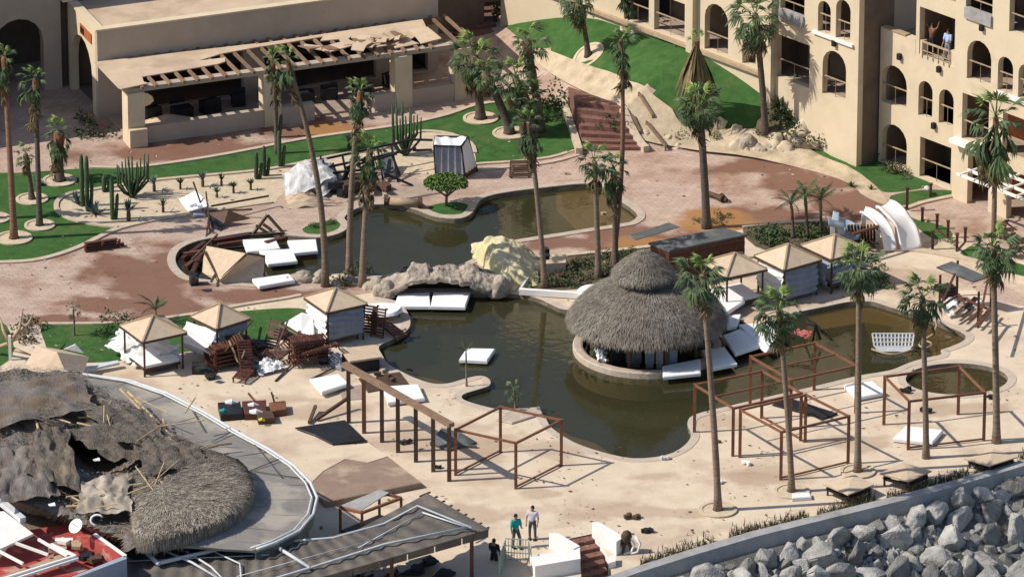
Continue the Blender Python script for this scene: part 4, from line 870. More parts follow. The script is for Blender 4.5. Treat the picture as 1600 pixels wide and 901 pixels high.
palm((1552, 402), (1556, 182), 'palm with long limp crown sagging against the hotel, upper right', 'droop', .16, .12, 'trunk', 1.9, nl=22, skirt=1.6)
for bx, tx, ty, lb in ((1262, 1258, 306, 'dark feathery palm in the planting bed by the plaza'), (1240, 1236, 318, 'left low feathery palm of the pair in the planting bed'), (1283, 1282, 312, 'right low feathery palm of the pair in the planting bed')):
    palm((bx, 372), (tx, ty), lb, 'pin', .09, .07, 'trunkd', .62, nl=13, group='feathery palms in the planting bed')
palm((729, 603), (728, 548), 'young thin palm growing on the coping spit in the lower pool', 'pin', .05, .03, 'trunk', .3, nl=8, group='young palms')
palm((805, 640), (803, 606), 'tiny green palm shoot at the pool edge', 'full', .04, .03, 'trunk', .4, nl=8, nd=1, group='young palms')
palm((116, 524), (115, 480), 'young palm on the front left lawn', 'full', .05, .03, 'trunk', .35, nl=9, nd=1, group='young palms')
palm((245, 505), (243, 483), 'small fresh green palm behind the leftmost straw umbrella', 'pin', .05, .04, 'trunk', .5, nl=9, group='young palms')

def leafball(name, m, n=260, seed=0, flat=0.8, leaf=0.09, stem=True):
    r = random.Random(seed); b = MB()
    cl = [(Vector((r.gauss(0, .45), r.gauss(0, .45), abs(r.gauss(0.35, .3)) * flat)), r.uniform(.25, .5)) for _ in range(7)]
    for i in range(n):
        c, cr = cl[i % 7]; d = Vector((r.gauss(0, 1), r.gauss(0, 1), r.gauss(0, 1))).normalized(); p = c + d * cr * r.uniform(.6, 1.0); p.z = max(.02, p.z)
        a = Vector((r.gauss(0, 1), r.gauss(0, 1), r.gauss(0, .6))).normalized() * leaf; e = a.cross(d).normalized() * leaf * .6
        b.add([p - a, p + e, p + a, p - e], [(0, 1, 2, 3)])
    b.up = True
    return mesh_of(name, b, m)
LB = {k: [leafball('foliage', M[k], seed=i) for i in (1, 2, 3)] for k in ('bush', 'bushb', 'topiary')}
sk = MB()
for i in range(6): sk.beam((0, 0, -.05), (math.cos(i) * .4, math.sin(i) * .4, .45), .04)
STEM = mesh_of('stem', sk, M['brownwood'])
def shrub(px, py, rad, label, m='bush', group='shrubs', hk=1.0):
    t_ = thing('shrub', label, 'shrub', G(px, py), group, prng.uniform(0, 6)); s = rad
    inst('foliage', LB[m][prng.randrange(3)], t_, (0, 0, 0), (0, 0, 0), (s * 1.25, s * 1.25, s * 1.1 * hk)); inst('stem', STEM, t_, (0, 0, 0), (0, 0, 0), s * .9)
for a in [(865, 165, 1.0, 'dark leafy shrub at the top of the garden steps', 'bush', 1.5), (885, 178, .8, 'smaller leafy shrub beside the steps wall', 'bush', 1.6), (868, 190, .8, 'low shrub in front of the dark shrub by the steps'),
          (958, 196, .75, 'round black green shrub on the right of the garden steps', 'bush', 1.2), (838, 190, .8, 'shrub under the thick dark palm'), (1262, 215, .9, 'dark shrub on the rocky bank below the hotel'),
          (1228, 200, 1.0, 'large shrub in front of the hotel corner bank', 'bush', 1.4), (1292, 222, .9, 'shrub against the hotel wall above the rocks', 'bush', 1.2), (1208, 215, .7, 'shrub at the foot of the shaggy palm'), (1245, 180, .9, 'shrub high on the bank', 'bush', 1.4),
          (1120, 215, .5, 'low shrub at the lower lawn edge'), (1058, 212, .6, 'shrub left of the plaza palm on the gravel', 'bushb'), (1355, 250, .8, 'dark shrub at the inner corner of the hotel', 'bush', 1.3), (1405, 272, .7, 'reddish shrub under the ground floor arch', 'bushb', 1.2), (1385, 262, .5, 'small shrub under the arch window'),
          (185, 506, .8, 'olive shrub at the edge of the front left lawn', 'bush', 1.2), (165, 520, .6, 'dark low shrub behind the first white cloth'), (143, 212, .9, 'bushy shrub left of the corner pillar', 'bush', 1.2), (130, 190, .6, 'shrub in the shade of the arch', 'bush', 1.4),
          (940, 405, .5, 'low shrub at the kerb behind the thatched bar'), (905, 412, .5, 'scrubby plant beside the low block', 'bushb'), (965, 402, .6, 'dark shrub behind the thatched bar'), (985, 398, .5, 'shrub next to the shed'), (890, 430, .5, 'dry plant in the planting bed', 'bushb'), (920, 435, .5, 'brown plant near the white oval', 'bushb'), (955, 430, .6, 'shrub close to the bar roof'), (845, 440, .5, 'dry plant at the tall palm foot', 'bushb'), (870, 442, .45, 'dead plant in the middle of the bed', 'bushb'),
          (1190, 372, .7, 'shrub behind the middle straw umbrella'), (1215, 365, .6, 'shrub in the long bed by the plaza'), (1300, 375, .7, 'shrub at the grey slide'), (1320, 385, .6, 'shrub between straw umbrella and slides'), (1240, 388, .6, 'shrub behind the straw umbrellas', 'bushb'), (1345, 392, .7, 'shrub at the foot of the slides'), (1130, 340, .5, 'green plant behind the dark plaza palm'), (1118, 350, .4, 'small plant at the palm foot'),
          (1290, 430, .8, 'dark shrub under the farthest straw umbrella', 'bush', 1.3), (1310, 440, .8, 'big leafy shrub left of the full bright palm', 'bush', 1.2), (1375, 445, .7, 'leafy shrub right of the full bright palm', 'bush', 1.1), (1090, 345, .3, 'tuft at the palm on the plaza'),
          (960, 20, 1.1, 'dark shrub at the top of the lawn by the hotel', 'bush', 1.0), (1065, 75, .4, 'small shrub on the lawn by the ledge'), (1145, 95, .5, 'spreading shrub by the hotel ledge'), (725, 20, 1.2, 'dark shrub in the shade behind the restaurant'), (770, 30, 1.2, 'dark shrub where the upper lawn begins', 'bush', 1.5),
          (530, 445, .5, 'yellowish shrub between the two palm trunks', 'bush', 1.2), (545, 440, .6, 'brown green shrub by the palm foot', 'bushb', 1.5), (570, 425, .6, 'shrub left of the cave rock', 'bush'), (45, 515, .8, 'dead brown shrub beside the fallen branches', 'bushb', 1.3), (30, 530, .7, 'dark dry shrub under the fallen branches', 'bushb', 1.1), (1480, 378, .4, 'small shrub by the stair rail'), (1550, 425, .4, 'small plant on the pale gravel'), (1240, 225, .5, 'shrub among the pale rocks'), (1155, 232, .35, 'plant at the plaza rim'), (835, 82, .4, 'plant at the lawn tip'), (490, 355, .35, 'plant on the first small grass spit'), (515, 350, .35, 'second plant on the small grass spit')]:
    shrub(a[0], a[1], a[2] * .85, a[3], a[4] if len(a) > 4 else 'bush', hk=a[5] if len(a) > 5 else 1.0)
# cacti
def column(b, p, h_, r, lean=(0, 0)):
    n = 10; prof = [(0, r * .8), (.1, r), (.85, r), (.96, r * .7), (1, r * .1)]; base = len(b.v)
    for t, q in prof:
        for k in range(n): a = 2 * math.pi * k / n; rr = q * (1 if k % 2 else .78); b.v.append(Vector(p) + Vector((lean[0] * t + math.cos(a) * rr, lean[1] * t + math.sin(a) * rr, h_ * t)))
    for i in range(4):
        for k in range(n): k2 = (k + 1) % n; b.f.append((base + i * n + k, base + i * n + k2, base + (i + 1) * n + k2, base + (i + 1) * n + k))
def cactus(px, py, arms, label, group='column cacti'):
    t_ = thing('cactus', label, 'cactus', G(px, py), group)
    for dx, dy, h_, r, lx, ly in arms:
        b = MB(); column(b, (dx, dy, 0), h_, r, (lx, ly)); part('stem', b, M['cactus'], t_, local=True, smooth=True)
def organ(px, py, n, H, sp, label):
    t_ = thing('organ_pipe_cactus', label, 'cactus', G(px, py), 'organ pipe cacti'); r = random.Random(px)
    for i in range(n):
        a = i * 2.4; q = (i / n) ** .5 * sp * 1.15; b = MB(); x, y = math.cos(a) * q, math.sin(a) * q * .6; h_ = H * r.uniform(.65, 1.0)
        b.tube([(0, 0, 0), (x * .6, y * .6, .3 + .25 * (i % 3)), (x, y, .75 + .2 * (i % 3)), (x * 1.05, y * 1.05, h_)], [.06, .065, .065, .035], 7); part('stem', b, M['cactus'], t_, local=True, smooth=True)
organ(207, 308, 17, 2.5, .85, 'branching organ pipe cactus on the pale gravel bed')
organ(634, 243, 15, 3.2, .75, 'grey green organ pipe cactus in front of the restaurant wall')
for px, py, h_, lb in ((129, 322, 2.9, 'tall column cactus with grey stem at the left end of the gravel bed'), (137, 330, 3.1, 'tallest column cactus in the pair at the left end of the gravel bed'), (176, 343, 2.4, 'slim column cactus left of the organ pipe cactus'), (437, 262, 2.1, 'thick green column cactus by the leaning palm'), (432, 215, 2.2, 'column cactus standing under the limp palm'), (413, 275, 1.7, 'column cactus left of the thick green one'), (401, 280, 1.5, 'shorter column cactus beside the gravel row'), (163, 300, .9, 'short cactus near the grey stones')):
    cactus(px, py, [(0, 0, h_, .13, 0, 0), (.18, .05, h_ * .6, .1, .1, 0)], lb)
def blade_mesh(m, n=22, L_=.55, seed=1):
    r = random.Random(seed); b = MB()
    for i in range(n):
        a = i * 2.4; e = R(r.uniform(25, 85)); d = Vector((math.cos(a) * math.cos(e), math.sin(a) * math.cos(e), math.sin(e))); s = Vector((-math.sin(a), math.cos(a), 0)) * .045
        b.add([-s, s, d * L_ * .55 + s * 1.1, d * L_ * .55 - s * 1.1, d * L_], [(0, 1, 2, 3), (3, 2, 4)])
    b.up = True
    return mesh_of('leaves', b, m)
BL = [blade_mesh(M['agave']), blade_mesh(M['bush'], 18, .5, 3)]
stb = MB(); column(stb, (0, 0, 0), .45, .09); STB = mesh_of('stem', stb, M['brownwood'])
k_ = 0
for px, py, s, q, tall, lb in ((201, 345, 1.3, 0, 1, 'large blue agave on a stem in the middle of the gravel bed'), (150, 335, 1.4, 0, 0, 'grey agave cluster by the stones'), (120, 318, 1.3, 0, 0, 'wide grey agave in the bed corner'), (255, 332, .9, 1, 1, 'small yucca right of the big agave'), (241, 299, 1.0, 0, 1, 'blue yucca right of the organ pipe cactus'), (282, 296, .8, 1, 1, 'first small yucca in the back row'), (317, 292, 1.0, 0, 1, 'blue topped yucca in the back row'), (346, 290, .8, 1, 1, 'third yucca in the back row'), (339, 309, .7, 1, 1, 'yucca in the front row by the fallen white umbrella'), (365, 302, .8, 1, 1, 'yucca in the front row at the right'), (392, 297, .8, 1, 1, 'leaning yucca at the end of the row'), (160, 285, .8, 0, 0, 'agave at the back kerb'), (1330, 292, .7, 1, 0, 'agave on the pale gravel at the low lawn'), (1361, 296, .6, 1, 0, 'agave at the gravel tip'), (905, 160, .6, 1, 0, 'spiky plant at the top of steps'), (870, 92, .5, 1, 0, 'spiky plant on the gravel under the lawn'), (1245, 205, 1.4, 1, 0, 'spiky plant on the rocky bank'), (60, 290, .9, 0, 0, 'agave in the lawn shade'), (1215, 185, 1.5, 1, 1, 'tall spiky plant on the bank by the hotel'), (560, 262, .8, 0, 1, 'blue yucca behind the fallen gazebo'), (545, 232, .9, 0, 1, 'blue agave at the strip of lawn')):
    t_ = thing('agave', lb, 'agave', G(px, py), 'agaves and yuccas', prng.uniform(0, 6)); z = .4 * s if tall else 0
    if tall: inst('stem', STB, t_, (0, 0, -.03), (0, 0, 0), s)
    inst('leaves', BL[q], t_, (0, 0, z), (0, 0, 0), s)
# tall cactus and rocks at the hotel bank
cactus(1240, 170, [(0, 0, 2.0, .16, .1, 0), (.3, 0, 1.6, .14, .2, 0), (-.3, .1, 1.3, .14, -.1, 0)], 'dark column cactus on the bank in front of the hotel')
def rockmesh(seed, m, sub=3, amp=.35, fr=1.2):
    bm = bmesh.new(); bmesh.ops.create_icosphere(bm, subdivisions=sub + 1, radius=1)
    for v in bm.verts:
        n = v.co.normalized(); k = 1 + amp * noise.fractal(n * fr + Vector((seed * 7.3, 0, 0)), 1.0, 2.0, 4); v.co = n * k
        v.co.z = max(v.co.z, -.45)
    me = bpy.data.meshes.new('rock'); bm.to_mesh(me); bm.free(); me.materials.append(m); me.polygons.foreach_set('use_smooth', [True] * len(me.polygons)); return me
PR = [rockmesh(i, M['gravel'] if i < 3 else M['grotto'], 2) for i in range(5)]
for i, (px, py, s) in enumerate([(1152, 232, .6), (1165, 228, .8), (1212, 222, .7), (1248, 222, .6), (1256, 205, .9), (1274, 222, .8), (1230, 236, .7), (1290, 232, .5), (1180, 238, .35), (1196, 240, .3), (1208, 238, .35), (1220, 243, .3), (1306, 228, .5), (1237, 215, .6), (1150, 205, .5), (1122, 196, .6), (1060, 232, .4), (1045, 218, .4), (1010, 212, .4)]):
    o = bpy.data.objects.new('garden_rock', PR[i % 3 if i not in (1, 3) else 4]); COL.objects.link(o); o.location = G(px, py); o.scale = (s * .8, s * .7, s * .75); o.rotation_euler = (0, 0, i)
    o['label'] = 'pale rounded rock on the bank between plaza and hotel'; o['category'] = 'rock'; o['group'] = 'garden rocks on the bank'
for i in range(16):
    o = bpy.data.objects.new('garden_rock', PR[3 + i % 2]); COL.objects.link(o); o.location = G(1168 + (i % 8) * 9, 233 + 7 * (i // 8)); s = .2 + .06 * (i % 3); o.scale = (s, s * .8, s); o.rotation_euler = (0, 0, i)
    o['label'] = 'small grey stone in the row edging the plaza bank'; o['category'] = 'rock'; o['group'] = 'stones edging the plaza bank'
# flat topped clipped tree on the pool rim
t_ = thing('topiary_tree', 'flat topped clipped tree with forked trunk on the small grass island', 'tree', Z(697, 322)); b = MB()
b.tube([(0, 0, 0), (.03, 0, .5), (.05, 0, .75)], [.09, .07, .07], 8)
for x, y in ((-.95, .1), (-.5, -.3), (.1, .4), (.35, -.2), (.9, .1)): b.tube([(.03, 0, .55), (x * .5, y, .85), (x, y, 1.25)], [.06, .045, .03], 6)
part('trunk', b, M['wood'], t_, local=True, smooth=True)
for i in range(4):
    b = MB(); r = random.Random(i)
    for _ in range(500):
        a = r.uniform(0, 6.28); q = math.sqrt(r.random()) * 1.15; x, y = math.cos(a) * q, math.sin(a) * q * .9; z = 1.15 + r.random() ** .6 * .55 * math.sqrt(max(.1, 1 - (q / 1.25) ** 2))
        p = Vector((x, y, z)); e = Vector((r.gauss(0, 1), r.gauss(0, 1), r.gauss(0, 1))).normalized() * .07; f = e.orthogonal().normalized() * .05
        b.add([p - e, p + f, p + e, p - f], [(0, 1, 2, 3)])
    b.up = True
    part('crown', b, M['topiary' if i < 2 else 'bush'], t_, local=True, kind='stuff') if i == 0 else part('foliage', b, M['topiary' if i < 3 else 'bush'], t_, local=True, kind='stuff')
# fallen dead tree at the left edge
t_ = thing('fallen_tree', 'pale bare fallen tree with broken branches at the left edge', 'tree', Z(10, 560))
for i, pts in enumerate([[(-10, 545, .3), (15, 535, .9), (40, 522, 1.4)], [(15, 535, .9), (30, 515, 1.6), (36, 482, 2.0)], [(15, 535, .9), (5, 515, 1.5), (0, 495, 1.8)], [(20, 545, .5), (35, 550, .6), (50, 555, .2)], [(28, 520, 1.2), (45, 505, 1.7), (52, 490, 1.9)]]):
    b = MB(); b.tube([Z(*p) for p in pts], [.12, .08, .03], 6); part('trunk' if i == 0 else 'branch', b, M['plank'], t_, smooth=True)
b = MB(); b.beam(Z(16, 562), Z(16, 562) + Vector((0, 0, 1.3)), .14); solo('white_post', b, M['whitew'], 'white post beside the fallen tree at the left edge', 'post')
# ---------------------------------------------------------------- thatched swim-up bar
orng = random.Random(21)
HC = Z(1011, 540); HC.z = 0
hut = thing('thatched_bar', 'round thatched bar with a small second thatch cone on top, standing in the lower pool', 'bar hut', HC)
prof_l = [(3.92, 1.5), (3.9, 1.66), (3.55, 2.15), (3.0, 2.65), (2.3, 3.05), (1.5, 3.38), (0.78, 3.6), (0.6, 4.2)]
prof_u = [(1.52, 3.86), (1.5, 3.98), (1.12, 4.38), (0.72, 4.7), (0.35, 4.95), (0.0, 5.12)]
def lathe(b, c, prof, n=40, amp=.06, seed=0):
    base = len(b.v)
    for j, (r, z) in enumerate(prof):
        for k in range(n):
            a = 2 * math.pi * k / n; q = r + amp * noise.noise(Vector((math.cos(a) * 3, math.sin(a) * 3, z * 2 + seed))) * (1 if r > .1 else 0); zz = z + amp * 1.2 * noise.noise(Vector((math.cos(a) * 5, math.sin(a) * 5, seed + 9 + z)))
            b.v.append(c + Vector((math.cos(a) * q, math.sin(a) * q, zz)))
    for j in range(len(prof) - 1):
        for k in range(n): k2 = (k + 1) % n; b.f.append((base + j * n + k, base + j * n + k2, base + (j + 1) * n + k2, base + (j + 1) * n + k))
def tufts(b, c, prof, n, L_=.5, w_=.03, seed=0):
    r = random.Random(seed); seg = []
    for i in range(len(prof) - 1):
        (r0, z0), (r1, z1) = prof[i], prof[i + 1]; seg.append((math.hypot(r1 - r0, z1 - z0) * (r0 + r1), r0, z0, r1, z1))
    tot = sum(s[0] for s in seg)
    for _ in range(n):
        x = r.random() * tot
        for s in seg:
            if x < s[0]: break
            x -= s[0]
        t = r.random(); q = s[1] + (s[3] - s[1]) * t; z = s[2] + (s[4] - s[2]) * t; a = r.uniform(0, 6.283)
        rad = Vector((math.cos(a), math.sin(a), 0)); dn = (rad * (s[1] - s[3]) + Vector((0, 0, s[2] - s[4]))).normalized(); out = Vector((rad.x * -dn.z, rad.y * -dn.z, math.hypot(dn.x, dn.y)))
        p = c + rad * q + Vector((0, 0, z)) + out * .02; tl = dn * L_ * r.uniform(.5, 1.1) + out * r.uniform(.0, .10) + Vector((0, 0, -.08 * L_)); sd = Vector((-rad.y, rad.x, 0)) * w_ * r.uniform(.6, 1.4)
        b.add([p - sd, p + sd, p + tl + sd * r.uniform(-2, 2)], [(0, 1, 2)])
b = MB(); lathe(b, HC, prof_l); r0 = part('roof', b, M['thatch'], hut, smooth=True)
b = MB(); tufts(b, HC, prof_l[:7], 14000, .3, .018, 1); tufts(b, HC, [(3.95, 1.5), (3.88, 1.7)], 1400, .3, .02, 2); part('thatch_strands', b, M['strand'], r0, kind='stuff')
b = MB(); lathe(b, HC + Vector((-.2, 0, 0)), prof_u, 28, .05, 4); r1 = part('upper_roof', b, M['thatch'], hut, smooth=True)
b = MB(); tufts(b, HC + Vector((-.2, 0, 0)), prof_u, 4500, .28, .018, 3); tufts(b, HC + Vector((-.2, 0, 0)), prof_u[:2], 600, .28, .02, 5); part('thatch_strands', b, M['strand'], r1, kind='stuff')
b = MB(); lathe(b, HC, [(3.2, -.1), (3.2, .08), (3.3, .12), (3.62, .12), (3.68, .06), (3.68, -1.4)], 48, 0); part('counter_ring', b, M['coping'], hut)
b = MB(); lathe(b, HC, [(0.01, -.6), (3.2, -.6), (3.2, -.1)], 40, 0); part('bar_floor', b, M['poolwall'], hut)
for i in range(10):
    a = i * 2 * math.pi / 10; p = HC + Vector((math.cos(a) * 2.9, math.sin(a) * 2.9, -.6)); b = MB(); b.tube([p, p + Vector((0, 0, 2.9))], .09, 8); part('post', b, M['brownwood'], hut, smooth=True)
b = MB(); lathe(b, HC, [(1.3, -.6), (1.3, 1.0), (1.5, 1.0), (1.5, 1.06), (.01, 1.06)], 20, 0); part('inner_bar', b, M['brownwood'], hut)
for i, (x, y, w_, h_, m) in enumerate([(1015, 566, .45, .7, 'greyfab'), (1030, 567, .35, .75, 'seawall'), (990, 566, .7, .6, 'slate'), (962, 563, .5, .5, 'black'), (1050, 566, .4, .7, 'greyfab')]):
    b = MB(); p = Z(x, y); p.z = -.6; b.box(p + Vector((0, 0, .6 + h_ / 2)), (w_, .4, h_), .1 * i); b.box(p + Vector((0, 0, .6 + h_ + .03)), (w_ + .08, .46, .05), .1 * i); b.box(p + Vector((0, 0, .3)), (w_ * .8, .3, .6), .1 * i)
    solo('bar_appliance', b, M[m], ['pale grey cabinet under the thatch near the middle', 'grey metal cabinet right of the middle under the thatch', 'slate grey box under the front of the thatch', 'small black box beside the white heap in the bar', 'pale cabinet at the right under the thatch'][i], 'cabinet', 'cabinets inside the bar')
def clothmesh(b, P, sag=.15, wr=.08, n=14, seed=0):
    """loose cloth over four corner points (world), wrinkled"""
    P = [Vector(p) for p in P]
    def f(u, v):
        p = P[0].lerp(P[1], u).lerp(P[3].lerp(P[2], u), v)
        k = math.sin(math.pi * u) * math.sin(math.pi * v)
        w_ = noise.noise(Vector((u * 5 + seed, v * 5, seed * 1.7))) + .5 * noise.noise(Vector((u * 11, v * 11 + seed, 3.1)))
        e = noise.noise(Vector((u * 6, v * 6, seed + 20.0))) * wr * .9
        return p + Vector((e, e * .7, wr * w_ - sag * k))
    return b.grid(f, n, n)
def cloth(px, label, m='white', sag=.1, wr=.1, cat='cloth', name='white_cloth', group=None, seed=0, n=14):
    b = MB(); clothmesh(b, [Z(*p) for p in px], sag, wr, n, seed); return solo(name, b, M[m], label, cat, group, smooth=True)
cloth([(928, 545, .35), (945, 543, .55), (950, 566, .1), (934, 562, .3)], 'white crumpled sheets inside the thatched bar at its left', wr=.25, sag=-.25)
for i, (x, y) in enumerate([(907, 577), (925, 583), (944, 588), (965, 592), (987, 594), (1012, 595), (1040, 592), (893, 567), (887, 553)]):
    t_ = thing('bar_stool', 'submerged round bar stool in the water along the counter ring', 'stool', Z(x, y, -.36), 'submerged stools round the bar'); b = MB()
    b.tube([(0, 0, -.02), (0, 0, .1)], [.17, .17], 12); part('seat', b, M['coping'], t_, local=True); b = MB(); b.tube([(0, 0, -.25), (0, 0, -.02)], [.06, .07], 8); part('post', b, M['poolwall'], t_, local=True)

# ---------------------------------------------------------------- mats, boards and floats
def slabpx(px, th, m, name, label, cat, group=None, bev=.03):
    top = [Vector(Z(*(p if len(p) == 3 else (*p, th)))) for p in px]
    nrm = (top[1] - top[0]).cross(top[-1] - top[0]).normalized(); nrm = nrm if nrm.z > 0 else -nrm
    c = sum(top, Vector()) / len(top); ins = [p + (c - p).normalized() * bev * 1.5 for p in top]
    b = MB(); n = len(top); mid = [p - nrm * bev for p in top]; bot = [p - nrm * th for p in top]
    b.add(ins + mid + bot, [tuple(range(n)), tuple(range(3 * n - 1, 2 * n - 1, -1))] + [(i, (i + 1) % n, n + (i + 1) % n, n + i) for i in range(n)] + [(n + i, n + (i + 1) % n, 2 * n + (i + 1) % n, 2 * n + i) for i in range(n)])
    return solo(name, b, M[m], label, cat, group)
WM = 'white mattresses and floats'
for px, z, lb in (([(379, 374), (430, 371), (438, 387), (386, 393)], .1, 'white float farthest left in the pool cove beside the straw roof'), ([(405, 391), (457, 388), (465, 407), (419, 412)], .08, 'white float in the middle of the pool cove'),
                  ([(449, 375), (494, 373), (497, 391), (458, 395)], .12, 'white float touching the leaning palm trunk in the cove'), ([(394, 435), (452, 427), (461, 437), (405, 447)], .2, 'long white float on the near rim of the pool cove'),
                  ([(622, 458), (671, 456), (673, 478), (616, 478)], .0, 'left white float just below the cave rock'), ([(677, 456), (735, 456), (727, 479), (673, 478)], .02, 'right white float just below the cave rock'),
                  ([(729, 543), (774, 544), (761, 563), (717, 561)], -.05, 'single white float drifting in the lower pool by the young palm'),
                  ([(484, 591), (529, 583), (546, 598), (503, 612)], .22, 'thick white mattress on the deck left of the long row of posts'), ([(598, 603), (654, 599), (664, 621), (606, 628)], .15, 'white mattress on the deck behind the row of posts'),
                  ([(1319, 601), (1363, 594), (1385, 612), (1338, 621)], .12, 'white mattress on the deck between two near palms'), ([(1394, 684), (1415, 664), (1474, 671), (1457, 691)], .12, 'white mattress inside the far right steel frame'),
                  ([(1035, 571), (1094, 560), (1095, 582), (1036, 588)], .1, 'white board at the right edge of the bar ring, nearest the camera'), ([(1096, 546), (1132, 541), (1152, 567), (1112, 575)], .08, 'bluish white board beside the near palm trunk in the water'),
                  ([(1129, 523), (1156, 513), (1196, 536), (1149, 552)], .1, 'big bluish board in the shade right of the thatched bar'), ([(1154, 506), (1197, 503), (1226, 528), (1198, 549), (1170, 522)], .14, 'big bright white board right of the thatched bar'),
                  ([(1133, 492), (1158, 490), (1151, 509), (1136, 511)], .2, 'small white board between the bar and the straw umbrellas'), ([(1114, 456), (1140, 455), (1164, 469), (1132, 490)], .45, 'white cushioned board under the first right straw umbrella'),
                  ([(1238, 770), (1266, 768), (1268, 775), (1238, 777)], .08, 'small white plank at the foot of the blue green palm')):
    slabpx([(x, y, z + .12) for x, y in px], .18, 'white', 'white_mattress', lb, 'mattress', WM, .04)
b = MB()
c = Z(929, 455, .45); b.add([c + Vector((math.cos(a) * .88, math.sin(a) * .8, 0)) for a in [i * .3142 for i in range(20)]] + [c + Vector((math.cos(a) * .8, math.sin(a) * .72, .1)) for a in [i * .3142 for i in range(20)]] + [c + Vector((math.cos(a) * .8, math.sin(a) * .75, -.35)) for a in [i * .3142 for i in range(20)]],
      [tuple(range(20, 40)), tuple(range(59, 39, -1))] + [(i, (i + 1) % 20, 20 + (i + 1) % 20, 20 + i) for i in range(20)] + [(40 + i, 40 + (i + 1) % 20, (i + 1) % 20, i) for i in range(20)])
solo('round_lounger', b, M['white'], 'white oval padded lounger left of the thatched bar roof', 'lounger')
b = MB(); b.beam(Z(812, 455, .2), Z(905, 461, .2), .22, .3); solo('white_edge_board', b, M['whitew'], 'long white edge board along the pool in front of the planting bed', 'board')
b = MB(); b.beam(Z(812, 454, .2), Z(830, 425, .2), .12); b.beam(Z(830, 425, .2), Z(846, 405, .25), .1); solo('white_pipe', b, M['pipe'], 'thin pale pipe running up beside the yellow rock', 'pipe')
c = Z(598, 482, .5); b = MB()
b.add([c + Vector((math.cos(a) * 1.0, math.sin(a) * .85, -.1)) for a in [i * .3142 for i in range(20)]] + [c + Vector((math.cos(a) * .9, math.sin(a) * .75, .06 + .05 * math.cos(a * 2))) for a in [i * .3142 for i in range(20)]], [tuple(range(20, 40)), tuple(range(19, -1, -1))] + [(i, (i + 1) % 20, 20 + (i + 1) % 20, 20 + i) for i in range(20)])
solo('round_mattress', b, M['white'], 'round white mattress on the brown daybed at the pool spit', 'mattress')
# ---------------------------------------------------------------- straw umbrellas
def umbrella(apex, left, right, label, ez=1.95, curtains=None, cz=None, m='straw', posts=True):
    l, r = Z(*left, ez), Z(*right, ez); c = (l + r) / 2; hx = (r - l) / 2; hy = Vector((hx.y, -hx.x, 0))       # square roof, half diagonals
    base = Vector((c.x, c.y, 0)); t_ = thing('straw_umbrella', label, 'umbrella', base, 'square straw umbrellas')
    C4 = [l, c + hy, r, c - hy]; za = T(*apex, c.y).z; ap = Vector((c.x, c.y, max(ez + .55, min(za, ez + 1.0))))
    for i in range(4):
        a_, b_ = C4[i], C4[(i + 1) % 4]; q = MB(); q.slab([a_, b_, ap], .05); part('roof_panel', q, M[m], t_)
        q = MB(); q.beam(a_ + Vector((0, 0, .02)), ap + Vector((0, 0, .03)), .09, .06); part('ridge', q, M['plank'], t_)
        q = MB(); q.beam(a_ - Vector((0, 0, .08)), b_ - Vector((0, 0, .08)), .08); part('eave_beam', q, M['brownwood'], t_)
        q = MB(); pp = c + (a_ - c) * .86; 
        if posts: q.beam(Vector((pp.x, pp.y, 0)), Vector((pp.x, pp.y, ez - .02)), .1); part('post', q, M['brownwood'], t_)
    return t_, c, [c + (p - c) * .86 for p in C4]
def curtain(p, q, z0, z1, label, m='greyfab', seed=0, belly=.12, name='curtain'):
    b = MB(); nrm = (q - p).cross(Vector((0, 0, 1))).normalized()
    def f(u, v):
        x = p.lerp(q, u); return Vector((x.x, x.y, z1 + (z0 - z1) * v)) + nrm * (belly * math.sin(math.pi * v) + .05 * math.sin(v * 30 + 2 * math.sin(u * 4 + seed)) + .04 * noise.noise(Vector((u * 6, v * 4, seed))))
    b.grid(f, 14, 26); return solo(name, b, M[m], label, 'curtain', 'cabana curtains', smooth=True)
def daybed(P, z, label, m='white'):
    t_ = thing('daybed', label, 'daybed', Vector((P[0].x, P[0].y, 0)), 'daybeds under straw umbrellas'); c = sum(P, Vector()) / 4
    Q = [c + (p - c) * .93 for p in P]; b = MB(); b.slab([Vector((p.x, p.y, z)) for p in Q], .12); part('platform', b, M['brownwood'], t_)
    b = MB(); b.slab([Vector((p.x, p.y, z + .16)) for p in [c + (p - c) * .88 for p in P]], .158); part('mattress', b, M[m], t_)
    for p in Q: b = MB(); x = c + (p - c) * .85; b.beam(Vector((x.x, x.y, 0)), Vector((x.x, x.y, z - .12)), .1); part('leg', b, M['brownwood'], t_)
ua, ca, pa = umbrella((238, 493), (187, 508), (292, 519), 'leftmost straw umbrella over the big white tangled cloth'); daybed(pa, .35, 'daybed buried by white cloth under the leftmost straw umbrella')
ub, cb, pb = umbrella((338, 474), (297, 494), (391, 497), 'middle straw umbrella of the left group, above the pile of dark loungers'); daybed(pb, .5, 'dark daybed under the middle straw umbrella of the left group', 'greyfab')
uc, cc, pc = umbrella((528, 450), (475, 464), (574, 474), 'straw umbrella with shade grey curtain at the pool spit'); daybed(pc, .4, 'daybed under the umbrella with the shade grey curtain', 'greyfab')
ud, cd_, pd_ = umbrella((1143, 395), (1096, 409), (1199, 420), 'dull brown straw umbrella nearest the thatched bar'); daybed(pd_, .35, 'daybed under the dull brown umbrella next to the bar')
ue, ce, pe = umbrella((1231, 381), (1178, 399), (1284, 405), 'middle straw umbrella of the right group over a shade grey curtain'); daybed(pe, .4, 'daybed behind the shade grey curtain of the right group', 'greyfab')
uf, cf, pf = umbrella((1303, 367), (1251, 383), (1356, 388), 'farthest right straw umbrella, below the slides'); daybed(pf, .4, 'daybed under the umbrella below the slides', 'greyfab')
curtain(pc[1], pc[2], .35, 1.85, 'curtain coloured shade grey hanging at the front of the pool spit umbrella', seed=1)
